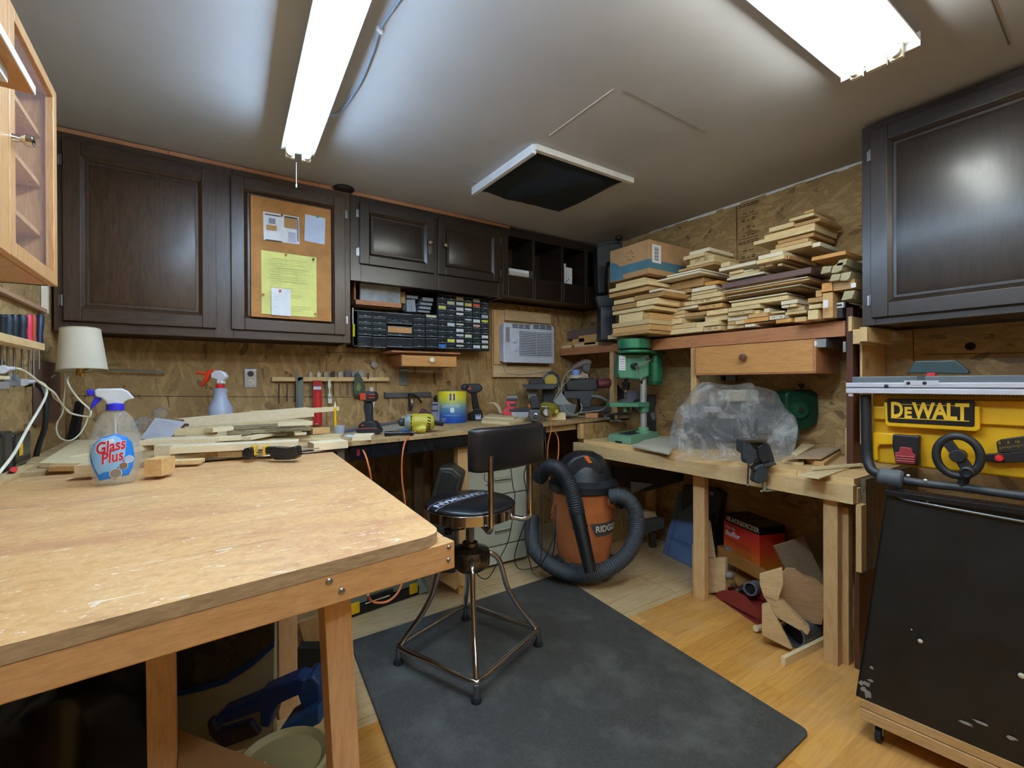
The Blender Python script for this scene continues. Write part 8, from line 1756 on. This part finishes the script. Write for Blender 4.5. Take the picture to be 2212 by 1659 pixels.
# lamp
t = T('wall_lamp', 'small lamp with a tilted cream fabric shade in the corner', 'lamp', P3(178, 800, 1.93), CF)
u = 1.93/FPX*.84; SH = C('d9d0bb', .9, var=.06)
mb = MB().lathe([(50*u, 0), (50.6*u, 0), (40*u, 106*u), (39.4*u, 106*u), (50*u, 0)], SH, 40, at((0, 0, .0), y=-5, x=-3)); t.part('shade', mb)
mb = MB(); M_ = at((0, 0, 0), y=-5, x=-3)
mb.tube([M_ @ Vector((50.3*u*math.cos(k*math.pi/16), 50.3*u*math.sin(k*math.pi/16), 0)) for k in range(32)], .0022, C('b9ad8f', .8), n=6, closed=True, smooth=1); mb.tube([M_ @ Vector((39.7*u*math.cos(k*math.pi/16), 39.7*u*math.sin(k*math.pi/16)  , 106*u)) for k in range(32)], .0022, C('cfc5aa', .8), n=6, closed=True, smooth=1); t.part('shade_trim', mb)
mb = MB(); mb.cyl((-.01, 0, -.02), (0, 0, .06), .014, C('b3944e', .3, .9)); mb.cyl((.01, -.01, -.012), (.01, -.01, -.026), .009, C('c9a85e', .3, .9)); t.part('brass_socket', mb)
mb = MB(); mb.tube([(0, 0, 0), (-.0, .06, .02), (.02, .16, .03)], .006, C('8f7a48', .4, .8), n=8); t.part('bracket_arm', mb)
# ================================================================ dark cabinet on the right-hand wall
XR = 2.48; yL = W(1862, 500, X=XR).y
t = T('wall_cabinet', 'big glossy dark oak wall cabinet above the table saw', 'cabinet', (XR+.018, yL, 0), -90)
zb_ = W(1870, 704, X=XR).z; ztp = 2.333
Wc = 1.02; dL = t.q(1880, 500, -.038).x; dz0 = t.q(1880, 687, -.038).z; dz1 = 2.30; dW = .68
carcass(t, 0, Wc, zb_, ztp, [(dL+.012, dL+dW-.012, dz0+.012, dz1-.012), (dL+dW+.03, Wc-.03, dz0+.012, dz1-.012)], .36, DARKCAB2, DARKCAB_SHADED_H)
o = panel_door(t, dL, dL+dW, dz0, dz1, -.038, DARKCAB2, DARKCAB_SHADED_H, sw=.062)
hinge(t, o, dL-.006, t.q(1871, 650, -.02).z, -.02); hinge(t, o, dL-.006, dz1-.1, -.02)
panel_door(t, dL+dW+.018, Wc-.012, dz0, dz1, -.038, DARKCAB2, DARKCAB_SHADED_H)
one('wall_hole', 'dark oval knot hole in the wall board over the blade guard', 'hole', MB().cyl(W(2096, 748, X=2.889), W(2096, 748, X=2.886), .018, C('1a0f14', .9)))
# ================================================================ table saw
Yw = C('e2ad14', .42, coat=.12, var=.06); SK = C('1d2024', .5, var=.2); AL = C('cfd4e2', .32, .35, var=.04); TAB = C('596166', .5, .3)
O_ = Vector((1.985, .735, 0)); SRZ = -84
t = T('table_saw', 'yellow jobsite table saw with a silver fence rail on a wheeled black stand', 'table saw', O_, SRZ)
def fit(o_):
    t.o.location = o_; t.M = Matrix.Translation(o_) @ Matrix.Rotation(R(SRZ), 4, 'Z'); t.I = t.M.inverted(); t.ny = t.M.to_3x3() @ Vector((0, 1, 0))
fit(O_)
s = lambda x, y, d=0: t.q(x, y, d)
L2 = 2350
# rail, front plane y=-.05
a, b = s(1827, 827, -.05), s(1827, 849, -.05); xe = a.x+.82
mb = MB(); zt0, zt1 = a.z, b.z; hh = zt0-zt1
mb.box((a.x, -.05, zt0-hh*.42), (xe, -.02, zt0), AL); mb.box((a.x, -.045, zt0-hh*.55), (xe, -.02, zt0-hh*.42), C('8f93a8', .4, .4)); mb.box((a.x, -.05, zt1), (xe, -.02, zt0-hh*.55), AL)
mb.box((a.x+.006, -.045, zt1-.012), (a.x+.02, -.03, zt1), AL); t.part('fence_rail', mb, bevel=.0015)
mb = MB()
for k in range(int((xe-a.x-.03)/.0075)): x_ = a.x+.03+k*.0075; mb.prism([(x_, zt1), (x_+.0045, zt1), (x_+.00225, zt1-.006)], -.04, -.03, C('a18a80', .5, .3))
t.part('rack_teeth', mb)
mb = MB()
for (x, y) in ((1914, 834), (1962, 827.5), (1997, 827.5)): c = s(x, y, -.052); mb.lathe([(0, .004), (.0045, .003), (.0065, 0), (.0065, -.004)], C('22232c', .4), 16, at((c.x, -.05, c.z), x=90))
a_, b_ = s(1953, 822, -.0512), s(2028, 832, -.0512); mb.box((a_.x, -.0512, b_.z), (b_.x, -.05, a_.z), AL); t.part('rail_bolt', mb)
# table top
zt = zt0+.022; mb = MB(); xl = s(1840, 815, -.02).x; mb.box((xl, -.02, zt-.03), (xl+.66, .5, zt), TAB); t.part('table', mb, bevel=.003)
t.part('mitre_slot', (lambda m_: (m_.box((s(1981, 812, -.021).x, -.0215, zt-.016), (s(1998, 812, -.021).x, .3, zt+.0004), C('33393b', .6)), m_)[1])(MB()))
mb = MB(); P = [s(x, y, .2) for x, y in ((1960, 806), (1975, 780), (2065, 778), (2094, 802), (2092, 808))]; mb.prism([(p.x, max(p.z, zt+.001)) for p in P], .2, .235, C('2f4347', .35, alpha=.93)); t.part('blade_guard', mb, bevel=.004)
mb = MB(); c = s(2013, 803, .19); mb.box((c.x-.012, .17, zt), (c.x+.012, .2, zt+.012), RED); t.part('riving_latch', mb, bevel=.002)
# yellow housing
hz = lambda y, x=1885, d=0: s(x, y, d).z
zH1, zH0 = s(1885, 856, 0).z, s(1885, 1002, 0).z; xh = s(1880, 930, 0).x; Wh = .62
def yp(name, pts, d0, d1, m, bev=.008, seg=3, parent=None):
    P = [s(x, y, d0) for x, y in pts]; mb = MB().prism([(p.x, p.z) for p in P], d0, d1, m)
    return t.part(name, mb, bevel=bev, seg=seg) if parent is None else mb.build(name, parent, bev)
mb = MB(); P = [s(x, y, .03) for x, y in ((1882, 850), (1888, 1000), (2120, 1034))]; P2 = [(P[0].x, P[0].z), (P[1].x, P[1].z), (xh+Wh, P[1].z-.004), (xh+Wh, P[0].z)]
mb.prism(P2, .03, .4, Yw); t.part('housing', mb, bevel=.01, seg=3)
yp('upper_band', [(1882, 876), (1886, 906), (2330, 928), (2330, 866), (1912, 863), (1908, 878)], .015, .05, Yw, .006)
yp('logo_plinth', [(1908, 868), (1912, 918), (1918, 922), (2110, 933), (2117, 928), (2118, 878)], -.002, .04, Yw, .006)
o = yp('logo_plate', [(1916, 862.5), (1917, 908), (1920, 912), (2102, 922), (2105, 919), (2105.5, 868), (2102, 865), (1919, 861)], -.005, .0, C('1c1b1d', .35), .002)
l0, l1 = s(1925, 885, -.006), s(2094, 896, -.006); wl = l1.x-l0.x
mb = MB(); YT = C('e8bb33', .4)
zc_t = (s(1925, 874, -.006).z+s(1925, 899, -.006).z)/2; tl_ = math.degrees(math.atan2(s(2094, 905, -.006).z-s(1925, 900, -.006).z, wl))
Mx = Matrix.Translation((l0.x, -.006, zc_t))
text(mb, 'D', .072, YT, Mx, bold=.0026, fit=(0, wl*.165)); text(mb, 'E', .05, YT, Mx @ Matrix.Translation((0, 0, -.0075)), bold=.0022, fit=(wl*.185, wl*.285)); text(mb, 'WALT', .072, YT, Mx, bold=.0026, fit=(wl*.285, wl), track=.9)
zA, zB = s(1925, 874, -.006).z, s(1925, 900.5, -.006).z
mb.box((l0.x, -.0065, zA+.001), (l1.x, -.0058, zA+.0025), YT); mb.box((l0.x, -.0065, zB-.0045), (l1.x, -.0058, zB-.002), YT); mb.build('lettering', o)
yp('left_lobe', [(1882, 934), (1886, 932), (1930, 936), (1986, 940), (1988, 962), (1900, 962), (1896, 968), (1896, 996), (1884, 996)], .008, .05, Yw, .008)
# switch
o = yp('power_switch', [(1928, 938), (1987, 942), (1985, 1006), (1934, 1002), (1927, 962)], -.012, .02, C('1c1d22', .4), .005)
yp('stop_paddle', [(1943, 965), (1969, 968), (1971, 978), (1978, 984), (1976, 1004), (1933, 1000), (1932, 978), (1942, 976)], -.026, -.008, C('8c2f34', .45), .003, parent=o)
mb = MB()
for k in range(3):
    p, q_ = s(1936, 985+k*5, -.028), s(1975, 988+k*5, -.028); mb.tube([p, q_], .0015, C('a84a4c', .45), n=5, smooth=1)
mb.build('paddle_rib', o)
# hand wheel
c = s(2069, 985, -.05); u = t.s_(2069, 985, -.05); RW = (s(2117, 985, -.05).x-s(2021, 985, -.05).x)/2; RH = 43*u; mb = MB()
mb.tube([(c.x+RW*math.cos(k*math.pi/16), -.05, c.z+RH*math.sin(k*math.pi/16)) for k in range(32)], .0115, SK, n=12, closed=True, smooth=1)
mb.prism([(c.x-RW*.75, c.z+RH*.62), (c.x-RW*.3, c.z+RH*.8), (c.x+RW*.55, c.z-.3*RH), (c.x+RW*.7, c.z-RH*.6), (c.x+RW*.25, c.z-RH*.9), (c.x-RW*.2, c.z-RH*.1)], -.056, -.035, SK)
mb.cyl((c.x, -.02, c.z), (c.x, -.062, c.z), .02, SK); mb.cyl((c.x, 0.02, c.z), (c.x, -.04, c.z), .012, STEEL); o = t.part('hand_wheel', mb, bevel=.003)
k_ = s(2090, 1019, -.07); mb = MB().lathe([(.0, 0), (.012, 0), (.015, .004), (.0175, .02), (.0175, .045), (.012, .05), (.009, .044), (0, .044)], SK, 24, at((k_.x, -.045, k_.z), x=90)); mb.build('crank_knob', o)
# bevel scale
o = yp('bevel_scale', [(2152, 955), (2160, 950), (2215, 942), (2290, 925), (2300, 960), (2220, 975), (2155, 978)], .004, .03, C('26241f', .4), .002)
mb = MB(); GC = C('c9a93c', .4)
for k, sx_ in enumerate(('0', '5', '10', '15')):
    p = s(2159+k*19, 957-k*1.2, .002); text(mb, sx_, .010, GC, Matrix.Translation((p.x, .003, p.z)))
for k in range(26): p = s(2160+k*4, 968-k*.5, .002); mb.box((p.x, .0028, p.z-.002-(.003 if k % 5 == 0 else 0)), (p.x+.0007, .0038, p.z+.003), GC)
mb.build('scale_marks', o)
yp('bevel_slot', [(2155, 980), (2300, 968), (2300, 995), (2155, 1000), (2125, 996), (2128, 982)], .002, .03, C('141013', .5), .002)
mb = MB(); c = s(2158, 990, -.01); mb.lathe([(.0, 0), (.011, 0), (.009, .018), (0, .02)], RED, 8, at((c.x, .0, c.z), x=90)); t.part('lock_lever', mb)
# tubular frame in front
mb = MB(); tr = 10*t.s_(1870, 900, -.03)
mb.tube([s(1870, 852, -.01), s(1871, 900, -.01), s(1872, 960, -.01), s(1874, 992, -.015), s(1884, 1016, -.03), s(1905, 1026, -.04)], tr, SK, n=14); t.part('roll_bar', mb, sharp=70)
mb = MB(); a1_, b1_ = s(1898, 1027, -.045), s(1952, 1037, -.045); mb.lathe([(.0, 0), (.024, 0), (.029, .006), (.03, (b1_-a1_).length-.006), (.022, (b1_-a1_).length), (0, (b1_-a1_).length)], C('4a4f56', .6), 24, aim(a1_, b1_)); t.part('foot_grip', mb)
mb = MB(); mb.tube([s(1952, 1037, -.045), s(2010, 1046, -.045), s(2080, 1053, -.045), s(2140, 1062, -.045), s(2212, 1072, -.045), s(2300, 1084, -.045)], [.013]*6, C('33373c', .5), n=14); mb.tube([s(2078, 1058, -.045), s(2081, 1040, -.045), s(2088, 1022, -.05)], .013, SK, n=12); t.part('lower_tube', mb, sharp=70)
mb = MB(); 
for (x, y) in ((1962, 1027), (1999, 1037)): c = s(x, y, -.06); mb.ball(tuple(c), (.005, .003, .004), WHITE, 10, 6)
t.part('rivet', mb)
# ---------------------------------------------------------------- stand
SRZ2 = SRZ
t2 = T('saw_stand', 'black sheet-steel saw stand on a wooden base with casters', 'stand', W(1862, 1597, Z=.0), SRZ)
BS = C('101214', .42, var=.5)
bl, tl = t2.I @ P3(1849, 1500, 1.6), None
# panel plane: bottom line at y=.0, top set back
def at2(x, y, dy): return t2.q(x, y, dy)
B0 = at2(1848, 1503, .0); T0 = at2(1915, 1064, .05); zB = B0.z; zTp = T0.z; wS = .66
mb = MB(); q4 = [(B0.x, 0, zB), (B0.x+wS, 0, zB), (T0.x+wS*.84, .05, zTp), (T0.x, .05, zTp)]
mb.hexa(q4[:2]+[(B0.x+wS, .012, zB), (B0.x, .012, zB)], [q4[3], q4[2], (q4[2][0], .062, zTp), (q4[3][0], .062, zTp)], BS)
mb.hexa([(B0.x, 0, zB), (B0.x+.01, 0, zB), (B0.x+.01, .45, zB), (B0.x, .45, zB)], [(T0.x, .05, zTp), (T0.x+.01, .05, zTp), (T0.x+.01, .4, zTp), (T0.x, .4, zTp)], BS)
t2.part('steel_panel', mb, bevel=.003)
mb = MB(); a_, b_ = at2(1958, 1080, .038), at2(2212, 1127, .038); d2 = (b_-a_); mb.tube([at2(1945, 1068, .042), a_, a_+d2*1, a_+d2*1.9], .004, C('7f858c', .3, .8), n=8, smooth=2); mb.box((T0.x, .03, zTp-.005), (T0.x+wS*.84, .1, zTp+.01), BLACKG); t2.part('top_rail', mb, bevel=.002)
mb = MB()
for (x, y, r_) in ((1988, 1385, .0065), (2207, 1460, .0075), (2003, 1083, .004), (1969, 1360, .002)):
    fr = (y-1064)/(1503-1064); c = at2(x, y, .05*(1-fr)-.004); mb.ball((c.x, c.y, c.z), (r_, .003, r_), C('c9c9b8', .5), 12, 8)
t2.part('bolt_head', mb)
SPL = C('8a8880', .7, var=.4)
mb = MB(); random.seed(14)
for (x, y, rx, ry) in ((1872, 1478, 9, 6), (1880, 1470, 6, 3), (1866, 1490, 8, 8), (1875, 1500, 7, 10), (2085, 1562, 13, 4), (2120, 1562, 14, 4), (2186, 1595, 8, 5), (1883, 1443, 5, 4), (1860, 1475, 5, 6)):
    fr = (y-1064)/(1503-1064); dy = .05*(1-min(fr, 1.0)); uu = t2.s_(x, y, dy); c = at2(x, y, dy-.001)
    P = [(c.x+rx*uu*random.uniform(.5, 1.2)*math.cos(k*.7), c.z+ry*uu*random.uniform(.5, 1.2)*math.sin(k*.7)) for k in range(9)]; mb.prism(P, dy-.0012, dy-.0002, SPL)
t2.part('paint_splash', mb)
# wooden dolly: two layers and casters
t3 = T('wheeled_dolly', 'plywood and pine dolly with small casters under the saw stand', 'dolly', W(1862, 1597, Z=0), SRZ)
a_ = t3.q(1858, 1520, 0); b_ = t3.q(1857, 1560, 0); za, zb2 = t2.o.location.z+zB-.001, None
c_ = t3.q(1868, 1548, -.005)
ztop_ = za; zm = ztop_-.03; zlow = max(.045, t3.q(1862, 1553, 0).z)
DW = wood('dolly_wood', 'b08d5a', 'c4a270', 'x', vary=.03); xo = t3.q(1857, 1530).x
mb = MB().box((xo+.0, .0, zm+.001), (xo+.72, .5, ztop_), DW); t3.part('upper_board', mb, bevel=.002)
mb = MB().box((xo+.0, -.004, zlow), (xo+.72, .5, zm-.001), DW); t3.part('lower_board', mb, bevel=.002)
for (x_, y_) in ((.045, .035), (.66, .035), (.045, .45), (.66, .45)):
    hW = zlow; r_ = max(.018, zlow*.42); mb = MB().box((xo+x_-.012, y_-.02, zlow-.004), (xo+x_+.016, y_+.02, zlow), STEEL); mb.box((xo+x_-.012, y_-.012, r_), (xo+x_-.009, y_+.012, zlow), STEEL); mb.box((xo+x_+.011, y_-.012, r_), (xo+x_+.014, y_+.012, zlow), STEEL)
    mb.cyl((xo+x_-.007, y_, r_+.0005), (xo+x_+.009, y_, r_+.0005), r_, RUBBER, n=20); t3.part('caster', mb, bevel=.0)
